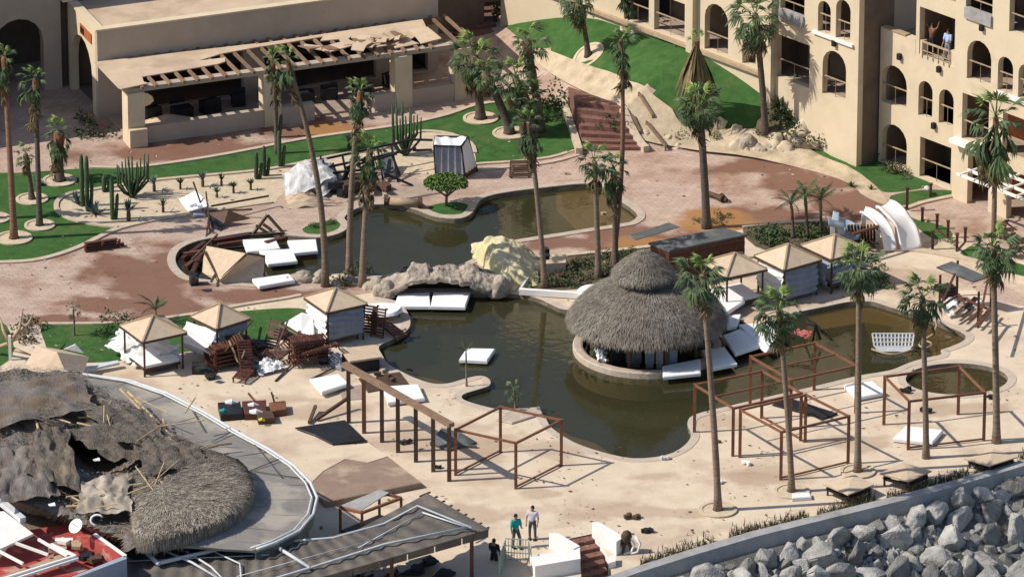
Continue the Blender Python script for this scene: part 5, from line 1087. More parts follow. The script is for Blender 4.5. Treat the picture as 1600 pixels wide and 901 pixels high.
curtain(pe[1], pe[2], .2, 1.85, 'wide curtain coloured shade grey hanging at the front of the middle right umbrella', seed=2)
curtain(pe[0], pe[1], .2, 1.9, 'white curtain at the side of the middle right umbrella', 'white', 3)
curtain(pf[0], pf[1], .2, 1.85, 'grey draped curtain at the left side of the farthest right umbrella', seed=4, belly=.4)
curtain(pf[1], pf[2], .7, 1.3, 'short shade grey curtain sagging at the front of the farthest right umbrella', seed=5, belly=.3)
curtain(pb[1], pb[2], 1.3, 1.85, 'short shade grey curtain rolled up under the middle left umbrella', seed=6)
curtain(pb[0] + Vector((-.35, -.1, 0)), pb[1], .2, 1.75, 'white curtain blown out at the left of the middle left umbrella', 'white', 7, belly=.45)
curtain(pc[0], pc[1], .3, 1.9, 'white curtain on the left side of the pool spit umbrella', 'white', 8)
cloth([(163, 538, .6), (190, 514, 1.1), (285, 540, .8), (215, 573, .15)], 'large white tangled canvas under the leftmost straw umbrella', wr=.3, sag=-.35, n=22, seed=2)
cloth([(205, 545, .7), (262, 528, 1.0), (286, 565, .1), (225, 576, .1)], 'folded greyish part of the white canvas by the umbrella post', wr=.22, sag=-.25, seed=5)
cloth([(395, 570, .25), (420, 558, .45), (447, 573, .2), (405, 587, .1)], 'white crumpled sheet between the two piles of dark loungers', wr=.25, sag=-.2, seed=3)
cloth([(514, 548, .7), (530, 552, .7), (534, 578, .1), (516, 572, .1)], 'pale grey crumpled sheet left of the small tan roof', 'greyfab', wr=.2, seed=4)
slabpx([(442, 505, .5), (471, 488, 1.3), (488, 493, 1.2), (491, 528, .3), (470, 522, .3)], .06, 'white', 'white_board', 'white square canvas board leaning beside the pool spit umbrella', 'board')
cloth([(1215, 412, 1.2), (1222, 420, 1.0), (1232, 452, .2), (1202, 440, .3)], 'white sheet at the left foot of the shade grey curtain', wr=.1, seed=9)
slabpx([(100, 545, .8), (118, 537, 1.0), (132, 552, .5)], .04, 'white', 'white_scrap', 'white triangular scrap behind the broken straw umbrella', 'scrap')
slabpx([(128, 572, .3), (185, 562, .35), (187, 566, .35), (130, 579, .3)], .12, 'pipe', 'grey_beam', 'grey horizontal beam left of the big white canvas', 'beam')
bu = thing('broken_umbrella', 'broken straw umbrella roof lying on the ground at the left edge', 'umbrella', Z(90, 590))
apx = Z(88, 550, 1.6)
for q, lb in (([(58, 540, 1.3), (89, 550, 1.6), (36, 573, .7)], 0), ([(89, 550, 1.6), (104, 585, .9), (60, 592, .5), (36, 573, .7)], 0), ([(89, 550, 1.6), (139, 557, .8), (130, 585, .5), (104, 585, .9)], 0), ([(58, 540, 1.3), (100, 547, 1.2), (139, 557, .8), (89, 550, 1.6)], 0)):
    b = MB(); b.slab([Z(*p) for p in q], .05); part('roof_panel', b, M['straw'], bu)
fu = thing('fallen_straw_roof', 'straw umbrella roof tipped over into the pool cove at the left', 'umbrella', Z(345, 432))
for q in ([(323, 384, 1.0), (386, 396, 1.5), (343, 436, .35), (318, 402, .5)], [(386, 396, 1.5), (412, 401, 1.0), (412, 440, .0), (343, 440, .1), (343, 436, .35)], [(318, 402, .5), (343, 436, .35), (336, 438, .0), (316, 425, .0)]):
    b = MB(); b.slab([Z(*p) for p in q], .05); part('roof_panel', b, M['straw'], fu)
for p, q in (((318, 390, .9), (343, 437, .3)), ((386, 396, 1.5), (343, 437, .3)), ((413, 400, 1.0), (413, 440, 0)), ((386, 396, 1.55), (413, 400, 1.05)), ((300, 405, .3), (340, 366, 1.1)), ((330, 440, .3), (338, 425, .3))):
    b = MB(); b.beam(Z(*p), Z(*q), .09); part('beam', b, M['brownwood'], fu)
def beams(name, label, cat, segs, w_=.12, m='brownwood', group=None):
    t_ = thing(name, label, cat, Z(segs[0][0][0], segs[0][0][1], 0), group)
    for p, q in segs: b = MB(); b.beam(Z(*p), Z(*q), w_); part('beam', b, M[m], t_)
    return t_
beams('timber_truss', 'triangular broken timber frame standing at the far rim of the pool cove', 'frame', [((395, 366, 0), (418, 336, .9)), ((418, 336, .9), (443, 364, 0)), ((400, 352, .5), (423, 367, 0)), ((350, 372, .1), (445, 364, .1)), ((411, 350, .5), (425, 360, .2))])
beams('cove_debris', 'dark timber debris lying in the cove behind the straw roof', 'debris', [((285, 405, -.1), (320, 380, .1)), ((290, 418, -.1), (318, 396, .1)), ((300, 428, -.1), (312, 402, .1)), ((330, 378, .1), (390, 368, .2)), ((340, 384, .0), (395, 376, .1)), ((287, 398, 0), (325, 392, .2)), ((415, 380, .2), (448, 372, .1))], .22, 'darkwood')
b = MB(); b.box(Z(303, 436, .3), (.4, .4, .6), .3); b.tube([Z(303, 436, .6), Z(303, 436, .75)], [.22, .1], 8); solo('black_bin', b, M['black'], 'small black bin on the near rim of the pool cove', 'bin')
# fallen umbrella + white panel by the gravel bed
t_ = thing('fallen_dark_umbrella', 'fallen dark umbrella canopy with white lower half beside the gravel bed', 'umbrella', Z(335, 352))
for q, m in (([(324, 333, .5), (357, 328, .8), (391, 341, .3), (350, 349, .25)], 'brownwood'), ([(324, 333, .5), (350, 349, .25), (345, 362, 0), (330, 355, .0)], 'black')):
    b = MB(); b.slab([Z(*p) for p in q], .05); part('canopy', b, M[m], t_)
for p, q in (((302, 284, 1.8), (318, 330, .2)), ((320, 330, .3), (394, 327, .5)), ((322, 300, 1.0), (328, 360, .1)), ((330, 322, .8), (420, 306, .6)), ((326, 345, .3), (322, 372, .0))):
    b = MB(); b.beam(Z(*p), Z(*q), .08); part('pole', b, M['brownwood'], t_)
slabpx([(279, 311, .3), (306, 297, 1.1), (328, 321, .7), (292, 330, .25)], .06, 'white', 'umbrella_canopy', 'white tilted umbrella panel lying on the gravel bed', 'panel')
slabpx([(300, 330, .2), (318, 328, .3), (322, 337, .1), (304, 339, .05)], .06, 'greyfab', 'grey_scrap', 'pale grey scrap in front of the white tilted panel', 'scrap')
# fallen bench on the left
t_ = thing('tipped_bench', 'dark red bench tipped over at the lawn kerb on the left', 'bench', Z(160, 392))
for i in range(4): b = MB(); b.beam(Z(132, 392 - i * 4, .08 + i * .13), Z(183, 385 - i * 4, .08 + i * .13), .22, .05); part('slat', b, M['darkwood'], t_)
for x, y in ((133, 392), (158, 390), (184, 386)): b = MB(); b.beam(Z(x, y, 0), Z(x + 3, y - 12, .5), .1); part('leg', b, M['darkwood'], t_)
b = MB(); b.beam(Z(184, 383, .05), Z(194, 381, .1), .18); solo('wood_piece', b, M['darkwood'], 'short dark wood piece right of the tipped bench', 'wood')
# ---------------------------------------------------------------- loungers in piles
lp = thing('sun_lounger', 'dark red slatted sun lounger, lowest of the pile in front of the middle left umbrella', 'sun lounger', (0, 0, 0), 'piled dark loungers')
SLm = MB(); SLm.obox((-.35, 0, 0), (.7, 0, 0), (0, .09, 0), (0, 0, .03)); SL = mesh_of('slat', SLm, M['darkwood'])
RLm = MB(); RLm.obox((0, -.95, -.08), (.05, 0, 0), (0, 1.9, 0), (0, 0, .08)); RLk = mesh_of('side_rail', RLm, M['darkwood'])
LGm = MB(); LGm.obox((0, 0, -.28), (.06, 0, 0), (0, .06, 0), (0, 0, .22)); LG = mesh_of('leg', LGm, M['darkwood'])
for i in range(13): inst('slat', SL, lp, (0, -.93 + i * .145, 0))
for x in (-.36, .31): inst('side_rail', RLk, lp, (x, 0, 0))
for x in (-.35, .29):
    for y in (-.9, .84): inst('leg', LG, lp, (x, y, 0))
lfirst = [True]
def lounger(px, py, z, rot, label):
    p = Z(px, py) + Vector((0, 0, z))
    if lfirst[0]: lp.location = p; lp.rotation_euler = rot; lp['label'] = label; lfirst[0] = False; return
    copy_tree(lp, p, rot, label=label)
o1 = ['lowest', 'second', 'third', 'fourth', 'fifth', 'top']
for i in range(5): lounger(356 + i * .6, 572, .3 + i * .22, (orng.uniform(-.05, .05), orng.uniform(-.04, .04), R(-62) + orng.uniform(-.08, .08)), f'{o1[i] if i < 4 else "top"} dark lounger of the left pile'.replace('top dark', 'topmost dark') + ' below the middle left umbrella')
for i in range(6): lounger(482, 568, .3 + i * .21, (orng.uniform(-.04, .04), orng.uniform(-.04, .04), R(-68) + orng.uniform(-.08, .08)), f'{o1[i]} dark lounger of the neat pile beside the small tan roof')
for a in [(352, 573, 1.2, (R(20), R(10), R(-70)), 'dark lounger lying high against the middle left umbrella'), (372, 558, 1.1, (R(-25), R(15), R(-60)), 'dark lounger tilted under the middle left umbrella eave'), (385, 582, .8, (R(50), R(5), R(20)), 'dark lounger standing on edge in the left pile'),
          (425, 549, .7, (R(62), R(0), R(-30)), 'reddish lounger standing on end between the two piles'), (452, 562, .8, (R(25), R(20), R(-50)), 'dark lounger leaning on the neat pile'), (470, 553, .9, (R(-20), R(15), R(-80)), 'dark lounger behind the neat pile'), (500, 573, 1.0, (R(10), R(-15), R(-75)), 'dark lounger on top beside the curtain'),
          (330, 571, .4, (R(5), R(30), R(10)), 'dark lounger slumped at the left foot of the left pile'), (400, 559, .5, (R(15), R(-20), R(60)), 'dark lounger in the gap between the piles'), (385, 589, .35, (R(5), R(5), R(-20)), 'dark lounger flat at the right foot of the left pile'),
          (590, 525, .55, (R(75), 0, R(-25)), 'brown lounger standing on edge on the pool spit'), (578, 519, .5, (R(80), 0, R(-20)), 'brown lounger upright beside the shade grey curtain'), (610, 520, .3, (R(10), R(5), R(40)), 'brown lounger flat on the pool spit'), (595, 497, .25, (R(0), R(0), R(-60)), 'brown lounger under the round white mattress')]: lounger(*a)
for i, sg in enumerate([((342, 508, 1.9), (360, 540, .9)), ((358, 532, 1.4), (372, 565, .6)), ((382, 548, 1.2), (374, 568, .5)), ((436, 508, 1.5), (500, 540, .7)), ((421, 548, .8), (475, 545, .8)), ((455, 570, .1), (430, 595, .05)), ((520, 575, .1), (486, 592, .05)), ((430, 548, .9), (450, 500, 1.6)), ((395, 500, .4), (352, 548, 1.3)), ((415, 570, .1), (385, 530, 1.0))]):
    b = MB(); b.beam(Z(*sg[0]), Z(*sg[1]), .07); solo('loose_pole', b, M['plank' if i < 5 else 'brownwood'], ['loose tan pole rising over the left pile from the umbrella post', 'loose tan pole leaning down the front of the left pile', 'short tan pole crossing the right side of the left pile', 'long tan pole slanting over the neat pile', 'level tan pole between the reddish lounger and the neat pile', 'dark pole lying on the deck before the crumpled sheet', 'dark pole lying on the deck before the neat pile', 'dark pole standing behind the reddish lounger', 'dark pole slanting behind the left pile', 'dark pole in the gap between the piles'][i], 'pole', 'loose poles among the loungers')
# dark clutter between
for i, (x, y, s) in enumerate([(312, 575, .5), (395, 572, .4), (328, 585, .35), (405, 540, .5), (440, 520, .45), (505, 560, .4)]):
    b = MB(); b.box(Z(x, y, s / 2), (s * 1.5, s, s), i); b.box(Z(x + 3, y + 1, s * 1.1), (s, s * .8, s * .3), i + .5); solo('side_table', b, M['black'], ['small black side table under the white blown curtain', 'small black table beside the crumpled white sheet', 'black table at the front left of the pile', 'black table in the gap of the piles', 'black table behind the reddish lounger', 'black table at the right of the neat pile'][i], 'table', 'small black tables')
# small tan roof box
t_ = thing('tan_roofed_counter', 'low counter with flat tan straw top at the pool edge', 'counter', Z(565, 575))
b = MB(); b.slab([Z(531, 544, .75), (Z(586, 538, .75)), Z(597, 557, .75), Z(546, 564, .75)], .1); part('top', b, M['straw'], t_)
b = MB(); b.prism([Vector((*XY(Z(x, y, .75)), .64)) for x, y in ((534, 546), (583, 541), (593, 556), (548, 562))], 0); part('body', b, M['black'], t_)
for i, (x, y) in enumerate([(590, 583), (598, 578), (607, 586), (582, 590), (612, 592)]):
    b = MB(); b.box(Z(x, y, .1), (.35, .2, .12), i * 1.1); b.box(Z(x, y, .2), (.2, .15, .1), i * 2.1); solo('broken_block', b, M['coping' if i % 2 else 'brownwood'], ['pale broken block nearest the tan counter', 'broken block at the pool corner', 'broken block on the brown slab', 'pale rubble block at the row of posts', 'small block at the pool rim'][i], 'rubble')
slabpx([(560, 590), (625, 580), (640, 600), (575, 612)], .06, 'brownwood', 'brown_board', 'brown board on the deck behind the long row of posts', 'board')
slabpx([(528, 606), (566, 600), (568, 622), (535, 625)], .05, 'terr', 'pink_board', 'pinkish board on the deck beside the thick white mattress', 'board')
# ---------------------------------------------------------------- pergola row and steel frames
t_ = thing('pergola_row', 'long straight row of seven dark posts under one weathered top beam', 'pergola', Z(545, 660))
PB = [(545, 660), (569, 676), (597, 690), (622, 706), (650, 721), (677, 736), (702, 751)]; hz = T(0, 660 - 92, Z(545, 660).y).z
hz = TZ(Z(702, 751), 662)
for i, (x, y) in enumerate(PB):
    p = Z(x, y); b = MB(); b.beam(p, Vector((p.x, p.y, hz - .1)), .2); part('post', b, M['brownwood'] if i != 1 else M['rust'], t_)
a_, b_ = Z(538, 656), Z(706, 753); b = MB(); b.beam(Vector((a_.x, a_.y, hz)), Vector((b_.x, b_.y, hz)), .32, .2); part('top_beam', b, M['wood'], t_)
def frame(P, top, label, mid=True, rails=(0, 1), m='rust', w_=.12):
    P = [Z(*p) for p in P]; h_ = TZ(P[0], top); t_ = thing('steel_frame', label, 'frame', P[0], 'open steel cabana frames')
    for p in P: b = MB(); b.beam(p, Vector((p.x, p.y, h_)), w_ + .03); part('post', b, M[m], t_)
    up = [Vector((p.x, p.y, h_ - .06)) for p in P]
    for i in range(4): b = MB(); b.beam(up[i] + (up[(i + 1) % 4] - up[i]).normalized() * w_ * .6, up[(i + 1) % 4] - (up[(i + 1) % 4] - up[i]).normalized() * w_ * .6, w_ * .8); part('top_rail', b, M[m], t_)
    if mid: b = MB(); b.beam((up[0] + up[3]) / 2, (up[1] + up[2]) / 2, w_ * .6); part('cross_rail', b, M[m], t_)
    for i in rails: b = MB(); b.beam(P[i] + Vector((0, 0, .1)), P[(i + 1) % 4] + Vector((0, 0, .1)), w_ * .6); part('bottom_rail', b, M[m], t_)
    return t_
frame([(806, 763), (877, 727), (782, 706), (712, 742)], 690, 'open rusty steel frame right of the long post row', mid=False, rails=(0, 2))
frame([(1145, 712), (1251, 688), (1190, 653), (1085, 675)], 636, 'open steel frame nearest the tall palm on the right deck', rails=(1,))
frame([(1235, 668), (1337, 645), (1272, 609), (1172, 631)], 592, 'open steel frame at the pool edge on the right', rails=())
frame([(1220, 749), (1325, 724), (1258, 690), (1156, 714)], 673, 'open steel frame closest to the sea wall', mid=False, rails=(0,))
frame([(1419, 702), (1537, 688), (1497, 647), (1381, 663)], 625, 'open steel frame beside the round spa at the far right', mid=False, rails=(0,))
slabpx([(461, 667, .15), (539, 655, .25), (571, 686, .2), (520, 693, .1), (492, 679, .1)], .08, 'black', 'dark_sheet', 'black roof sheet lying flat left of the post row', 'panel')
slabpx([(1206, 631, .1), (1234, 621, .2), (1309, 645, .12), (1287, 653, .1)], .07, 'black', 'dark_sheet', 'black roof sheet lying inside the right steel frames', 'panel')
slabpx([(980, 368), (1046, 347), (1063, 354), (992, 375)], .03, 'slate', 'dark_mat', 'dark mat flat on the wet paving behind the shed', 'mat')
for px, lb, seg in (([(330, 830)], 'poles left of the black panel', [((494, 655, .1), (543, 622, .6))]), ([(0, 0)], 'short pole beside the black panel', [((483, 660, .1), (493, 634, .3))])):
    beams('fallen_pole', lb, 'pole', seg, .14)
# brown wooden platform and little table frame
b = MB(); slabpx([(578, 690), (659, 753), (507, 784), (468, 742), (488, 712)], .3, 'platf', 'wooden_platform', 'large brown low wooden platform right of the grey curved roof', 'platform')
sandm = MB(); q = [(462, 742), (486, 712), (576, 691), (606, 712), (575, 722), (540, 716), (505, 735), (488, 752)]
sandm.slab([Z(x, y, .325) for x, y in q], .02); solo('sand_drift', sandm, M['deck'], 'drift of pale sand over the back of the brown platform', 'sand')
t_ = thing('orange_table_frame', 'orange brown timber frame with grey sheet half over its top', 'table', Z(566, 835))
zt = TZ(Z(566, 836), 802); C4 = [Z(532, 837), Z(566, 845), Z(627, 822), Z(593, 812)]
for i, p in enumerate(C4): b = MB(); b.beam(p, Vector((p.x, p.y, 1.45)), .13); part('leg', b, M['rust'], t_)
for i in range(4): b = MB(); p, q = C4[i], C4[(i + 1) % 4]; b.beam(Vector((p.x, p.y, 1.45)), Vector((q.x, q.y, 1.45)), .12); part('rail', b, mat('orange_timber', (0.42, 0.15, 0.05), (0.3, 0.1, 0.035), 4, 0.7) if i == 0 else M['rust'], t_)
b = MB(); m_ = C4[3].lerp(C4[2], .45); n_ = C4[0].lerp(C4[1], .95); b.slab([Vector((p.x, p.y, 1.56)) for p in (C4[0], n_, m_, C4[3])], .04); part('top_sheet', b, M['seawall'], t_)
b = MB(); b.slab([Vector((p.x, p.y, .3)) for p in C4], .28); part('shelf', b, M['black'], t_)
# broken low straw roofs along the sea wall
def lowroof(px, z, label, leg=.5):
    t_ = thing('low_straw_table', label, 'table', Z(px[1][0], px[1][1] + 8), 'collapsed straw roofs along the sea wall'); P = [Z(x, y, z) for x, y in px]
    c = sum(P, Vector()) / len(P); c.z += .16
    for i in range(len(P)): b = MB(); b.slab([P[i], P[(i + 1) % len(P)], c], .07); part('roof_panel', b, M['straw'], t_)
    for i, p in enumerate(P):
        q = c + (p - c) * .8; b = MB(); b.beam(Vector((q.x, q.y, 0)), Vector((q.x, q.y, z - .05)), .1); part('leg', b, M['brownwood'], t_)
        r_ = c + (P[(i + 1) % len(P)] - c) * .8; b = MB(); b.beam(Vector((q.x, q.y, z * .55)), Vector((r_.x, r_.y, z * .55)), .28, .05); part('apron', b, M['black'], t_)
lowroof([(1285, 755), (1325, 772), (1366, 756), (1335, 741)], .6, 'low collapsed straw roof nearest the near palms, left of three')
lowroof([(1374, 739), (1420, 751), (1456, 735), (1412, 722)], .65, 'low collapsed straw roof in the middle of three by the sea wall')
lowroof([(1507, 716), (1546, 727), (1590, 713), (1552, 700)], .5, 'low collapsed straw roof at the right edge by the sea wall')
# ---------------------------------------------------------------- shed, mats, fallen things in the middle
sh = thing('wooden_shed', 'dark red brown wooden shed with flat slate grey roof behind the thatched bar', 'shed', Z(1046, 415))
SR = [(1013, 379), (1046, 391), (1168, 366), (1131, 356)]
b = MB(); b.slab([Z(x, y, 2.0) for x, y in SR], .12); part('roof', b, M['slate'], sh)
W4 = [Z(x, y, 2.0) for x, y in ((1017, 380), (1047, 389), (1163, 366), (1130, 358))]
for i in range(4):
    p, q = W4[i], W4[(i + 1) % 4]; L_ = (q - p).length; k = 9
    for j in range(k):
        b = MB(); z0 = j * .205; d = (q - p).normalized(); nn = Vector((d.y, -d.x, 0))
        b.obox(Vector((p.x, p.y, z0)) + nn * (.015 * (j % 2)), d * L_, nn * .05, Vector((0, 0, .195))); part('plank', b, M['darkwood'] if i != 1 else M['darkwood'], sh)
b = MB(); b.beam(Z(1020, 410, .9), Z(1150, 385, .9), .5, .05); part('counter', b, M['brownwood'], sh)
t_ = thing('grate_mat', 'dark slatted grate leaning on the kerb left of the plaza', 'grate', Z(810, 277)); 
for i in range(8): b = MB(); y = 252 + i * 3.3; b.beam(Z(797 - i * .3, y, .35 - i * .03), Z(828, y - 1, .35 - i * .03), .14, .04); part('slat', b, M['brownwood'], t_)
for x in (798, 827): b = MB(); b.beam(Z(x, 251, .28), Z(x - 1, 277, .05), .06); part('rail', b, M['brownwood'], t_)
b = MB(); b.tube([Z(1100, 300, .2), Z(1118, 306, .2), Z(1130, 311, .2)], [.16, .14, .2], 9); b.tube([Z(1126, 308, .2), Z(1136, 313, .15)], [.24, .1], 9); solo('fallen_log', b, M['brownwood'], 'short dark log lying behind the sturdy palm on the plaza', 'log')
t_ = thing('tipped_lounger', 'tan rolled lounger with dark ends beside the upper pool rim', 'lounger', Z(632, 315))
b = MB(); b.tube([Z(608, 314, .25), Z(655, 318, .25)], [.22, .22], 10); part('cushion', b, M['plank'], t_, smooth=True)
for x, y in ((604, 312), (657, 317)): b = MB(); b.tube([Z(x - 4, y, .3), Z(x + 3, y, .3)], [.28, .3], 10); b.beam(Z(x, y, 0), Z(x, y, .3), .1); part('end', b, M['brownwood'], t_)
t_ = thing('low_block_wall', 'cream low block with cap in the planting bed behind the bar', 'wall', Z(870, 418)); b = MB(); b.prism([Z(x, y, .55) for x, y in ((853, 405), (853, 412), (884, 410), (884, 402))], 0); part('block', b, M['kerb'], t_)
b = MB(); b.prism([Z(x, y, .75) for x, y in ((862, 397), (862, 401), (885, 399), (885, 395))], 0.552); part('cap', b, M['stucco'], t_)
b = MB(); b.box(Z(851, 398, .35), (.4, .4, .7), .3); b.box(Z(851, 398, .74), (.46, .46, .06), .3); solo('dark_box', b, M['black'], 'black box beside the tall slim palm and the yellow rock', 'box')
# rocks: grotto and yellow rock
def rock_hf(px_poly, zf, nu=34, nv=20, seed=0, amp=.25):
    b = MB(); L_, Rr = px_poly
    def f(u, v):
        n = len(L_) - 1; k = min(n - 1, int(u * n)); t = u * n - k
        top = Vector((L_[k][0] + (L_[k + 1][0] - L_[k][0]) * t, L_[k][1] + (L_[k + 1][1] - L_[k][1]) * t, L_[k][2] + (L_[k + 1][2] - L_[k][2]) * t))
        bot = Vector((Rr[k][0] + (Rr[k + 1][0] - Rr[k][0]) * t, Rr[k][1] + (Rr[k + 1][1] - Rr[k][1]) * t, Rr[k][2] + (Rr[k + 1][2] - Rr[k][2]) * t))
        q = top.lerp(bot, v); p = Z(q.x, q.y, q.z); h_ = zf(u, v)
        w_ = noise.fractal(Vector((p.x * .9, p.y * .9, seed)), .8, 2.2, 5) * amp; e = noise.noise(Vector((p.x * 2.2, p.y * 2.2, seed + 5.0))) * amp * .6
        return p + Vector((e, e * .5, h_ + w_ * (1 if h_ > .05 else .3) + .035 * noise.fractal(Vector((p.x * 3.5, p.y * 3.5, seed + 2.0)), .7, 2.2, 3)))
    b.grid(f, nu, nv); return b
gt = thing('cave_rock', 'grey tan artificial cave rock with a dark mouth between the two pools', 'rock', Z(690, 455))
tb = [(590, 434, .3), (620, 422, .6), (655, 416, .8), (690, 420, .8), (730, 414, .8), (760, 420, .7), (788, 432, .3)]
fb = [(584, 458, .0), (608, 456, .35), (640, 440, .95), (688, 434, 1.1), (722, 439, 1.0), (760, 452, .45), (794, 460, .0)]
b = rock_hf((tb, fb), lambda u, v: .4 * math.sin(math.pi * v) * (0.6 + .5 * noise.noise(Vector((u * 9, 1, 2)))) + (.35 if .30 < u < .42 else 0) * math.sin(math.pi * v), 110, 40, 1, .24)
ob = part('roof_rock', b, M['grotto'], gt, smooth=True); sm_ = ob.modifiers.new('solid', 'SOLIDIFY'); sm_.thickness = .3; sm_.offset = -1
for i, (x, y, s) in enumerate([(600, 455, .6), (778, 452, .7), (592, 448, .55), (745, 436, .7), (788, 447, .6)]):
    o = inst('side_rock', PR[3 + i % 2], gt, Z(x, y, .2) - ORG[gt], (0, 0, i * 1.3), (s, s * .8, s * .95))
b = MB(); b.prism([Vector((*XY(Z(x, y)), .9)) for x, y in ((625, 450), (755, 450), (748, 442), (632, 442))], -1); part('mouth_shade_slab', b, M['black'], gt)  # black slab puts the shade of the cave mouth into colour
yr = thing('yellow_rock', 'pale yellow draped artificial rock right of the cave rock', 'rock', Z(795, 450))
tb = [(742, 388, .6), (758, 380, .9), (785, 377, .9), (812, 384, .6), (838, 398, .3)]
fb = [(745, 410, .0), (770, 432, .2), (782, 458, .0), (812, 457, .0), (842, 446, .0)]
b = rock_hf((tb, fb), lambda u, v: .75 * math.sin(math.pi * min(1, v * 1.1 + .08)) * math.sin(math.pi * min(1, u * .9 + .08)), 70, 56, 4, .28)
ob = part('rock_face', b, M['yellowrock'], yr, smooth=True); sm_ = ob.modifiers.new('solid', 'SOLIDIFY'); sm_.thickness = .25; sm_.offset = -1
for i, (x, y, s) in enumerate([(757, 392, .7), (770, 384, .6), (800, 430, 1.0), (825, 420, .8), (795, 452, .6), (750, 402, .5)]): inst('boulder_lobe', PR_Y[i % 2] if 'PR_Y' in globals() else rockmesh(20 + i, M['yellowrock'], 2), yr, Z(x, y, .0) - ORG[yr], (0, 0, i), (s * .9, s * .7, s * .75))
for i, (x, y, s, m) in enumerate([(470, 437, .8, 4), (500, 436, .7, 3), (525, 440, .6, 0), (548, 442, .7, 3), (452, 442, .5, 4), (575, 447, .6, 3)]):
    o = bpy.data.objects.new('rim_rock', PR[m]); COL.objects.link(o); o.location = Z(x, y); o.scale = (s, s * .6, s * .6); o.rotation_euler = (0, 0, i)
    o['label'] = ['rim rock right under the leaning palm', 'rim rock between the leaning palm and the twin palms', 'pale rim rock beside the yellowish shrub', 'rim rock at the foot of the twin palms', 'low rim rock next to the long white float', 'rim rock nearest the cave rock'][i]; o['category'] = 'rock'; o['group'] = 'rocks on the rim between the pools'
# ---------------------------------------------------------------- collapsed gazebo and standing cabana
cloth([(440, 272, .8), (478, 250, 1.3), (520, 275, .9), (448, 318, .1)], 'collapsed silvery white canopy of the wrecked gazebo, left end', 'silver', wr=.16, sag=-.15, n=20, seed=11)
cloth([(478, 262, 1.2), (508, 246, 1.3), (540, 280, .4), (500, 312, .1)], 'white canopy piece draped over the gazebo wreck', 'silver', wr=.16, sag=-.15, n=16, seed=12)
b = MB(); clothmesh(b, [Z(445, 305, .5), Z(480, 300, .8), Z(540, 318, .1), Z(450, 326, .05)], -.2, .12, 14, 13); solo('canopy_skirt', b, M['roofc'], 'dusty tan lower skirt of the collapsed gazebo canopy', 'cloth', smooth=True)
gz_ = beams('gazebo_wreck', 'tangled dark metal frame of the collapsed gazebo beside the gravel bed', 'frame', [((500, 250, 1.2), (645, 218, 1.3)), ((508, 262, 1.0), (650, 232, 1.2)), ((505, 250, 1.3), (510, 300, .0)), ((535, 243, 1.3), (545, 290, .1)), ((560, 240, 1.2), (530, 296, .1)), ((520, 270, .8), (600, 262, .8)), ((515, 285, .4), (590, 270, .6)), ((548, 258, .9), (520, 302, .1)), ((590, 232, 1.3), (600, 290, .0)), ((612, 228, 1.4), (622, 285, .0)), ((600, 270, .8), (645, 290, .1)), ((540, 262, .9), (620, 240, 1.2)), ((612, 240, 1.2), (625, 275, .2)), ((640, 218, 1.5), (676, 219, 1.5)), ((645, 235, 1.1), (675, 234, 1.1)), ((501, 243, 1.4), (502, 290, .0)), ((470, 300, .0), (500, 270, .9)), ((575, 290, .1), (560, 255, .9)), ((530, 280, .5), (560, 300, .0)), ((520, 255, 1.1), (530, 285, .4))], .1, 'black')
for i, (x, y, s) in enumerate([(525, 290, .6), (548, 292, .7), (575, 288, .6), (600, 292, .5), (520, 275, .5), (560, 280, .6), (538, 300, .5)]):
    b = MB(); b.box(Z(x, y, s * .4), (s * 1.4, s, s * .8), i * .7); b.box(Z(x, y, s * .9), (s * 1.4, .12, s * .6), i * .7); solo('wrecked_chair', b, M['brownwood' if i % 2 else 'black'], ['dark armchair nearest the silvery fallen canopy', 'armchair in the middle of the gazebo wreck', 'dark armchair at the frayed palm crown', 'armchair at the right end of the gazebo wreck', 'small dark chair high in the gazebo wreck', 'chair behind the middle armchair of the wreck', 'lowest dark chair in front of the gazebo wreck'][i], 'armchair', 'chairs in the gazebo wreck')
slabpx([(596, 300), (640, 284), (690, 290), (690, 300), (620, 312)], .08, 'terr', 'grey_platform', 'low greyish platform sheet between the wreck and the clipped tree', 'platform')
slabpx([(594, 240, .8), (612, 236, .9), (617, 275, .2), (600, 278, .2)], .04, 'slate', 'mottled_sheet', 'mottled pale sheet leaning behind the frayed palm crown', 'sheet')
cb_ = thing('standing_cabana', 'leaning cabana with silvery white curtains still standing on the lawn edge', 'cabana', Z(705, 278))
tpz = 1.9; Tq = [Z(678, 228, tpz), Z(721, 229, tpz), Z(731, 214, tpz + .05), Z(680, 213, tpz + .05)]; Bq = [Z(681, 277), Z(727, 280), Z(746, 268), Z(690, 264)]
for i in range(4):
    b = MB(); b.beam(Bq[i], Tq[i], .09); part('post', b, M['black'], cb_)
    b = MB(); b.beam(Tq[i], Tq[(i + 1) % 4], .08); part('top_rail', b, M['black'], cb_)
    if i != 2:
        b = MB(); p0, p1, q1, q0 = Tq[i], Tq[(i + 1) % 4], Bq[(i + 1) % 4], Bq[i]; nn = (p1 - p0).cross(Vector((0, 0, 1))).normalized()
        def f(u, v, p0=p0, p1=p1, q1=q1, q0=q0, nn=nn): return p0.lerp(p1, u).lerp(q0.lerp(q1, u), v * (.85 if True else 1)) + nn * .05 * math.sin(u * 26 + v * 2)
        b.grid(f, 30, 8); part('curtain', b, M['greyfab' if i == 0 else 'white'], cb_, smooth=True)
b = MB(); b.grid(lambda u, v: Tq[0].lerp(Tq[1], u).lerp(Tq[3].lerp(Tq[2], u), v) + Vector((0, 0, .06 - .1 * math.sin(3.14 * u) + .05 * math.sin(u * 14 + v * 3))), 20, 8); part('canopy', b, M['white'], cb_, smooth=True)
b = MB(); b.slab([Vector((p.x, p.y, .3)) for p in Bq], .25); part('platform', b, M['brownwood'], cb_)
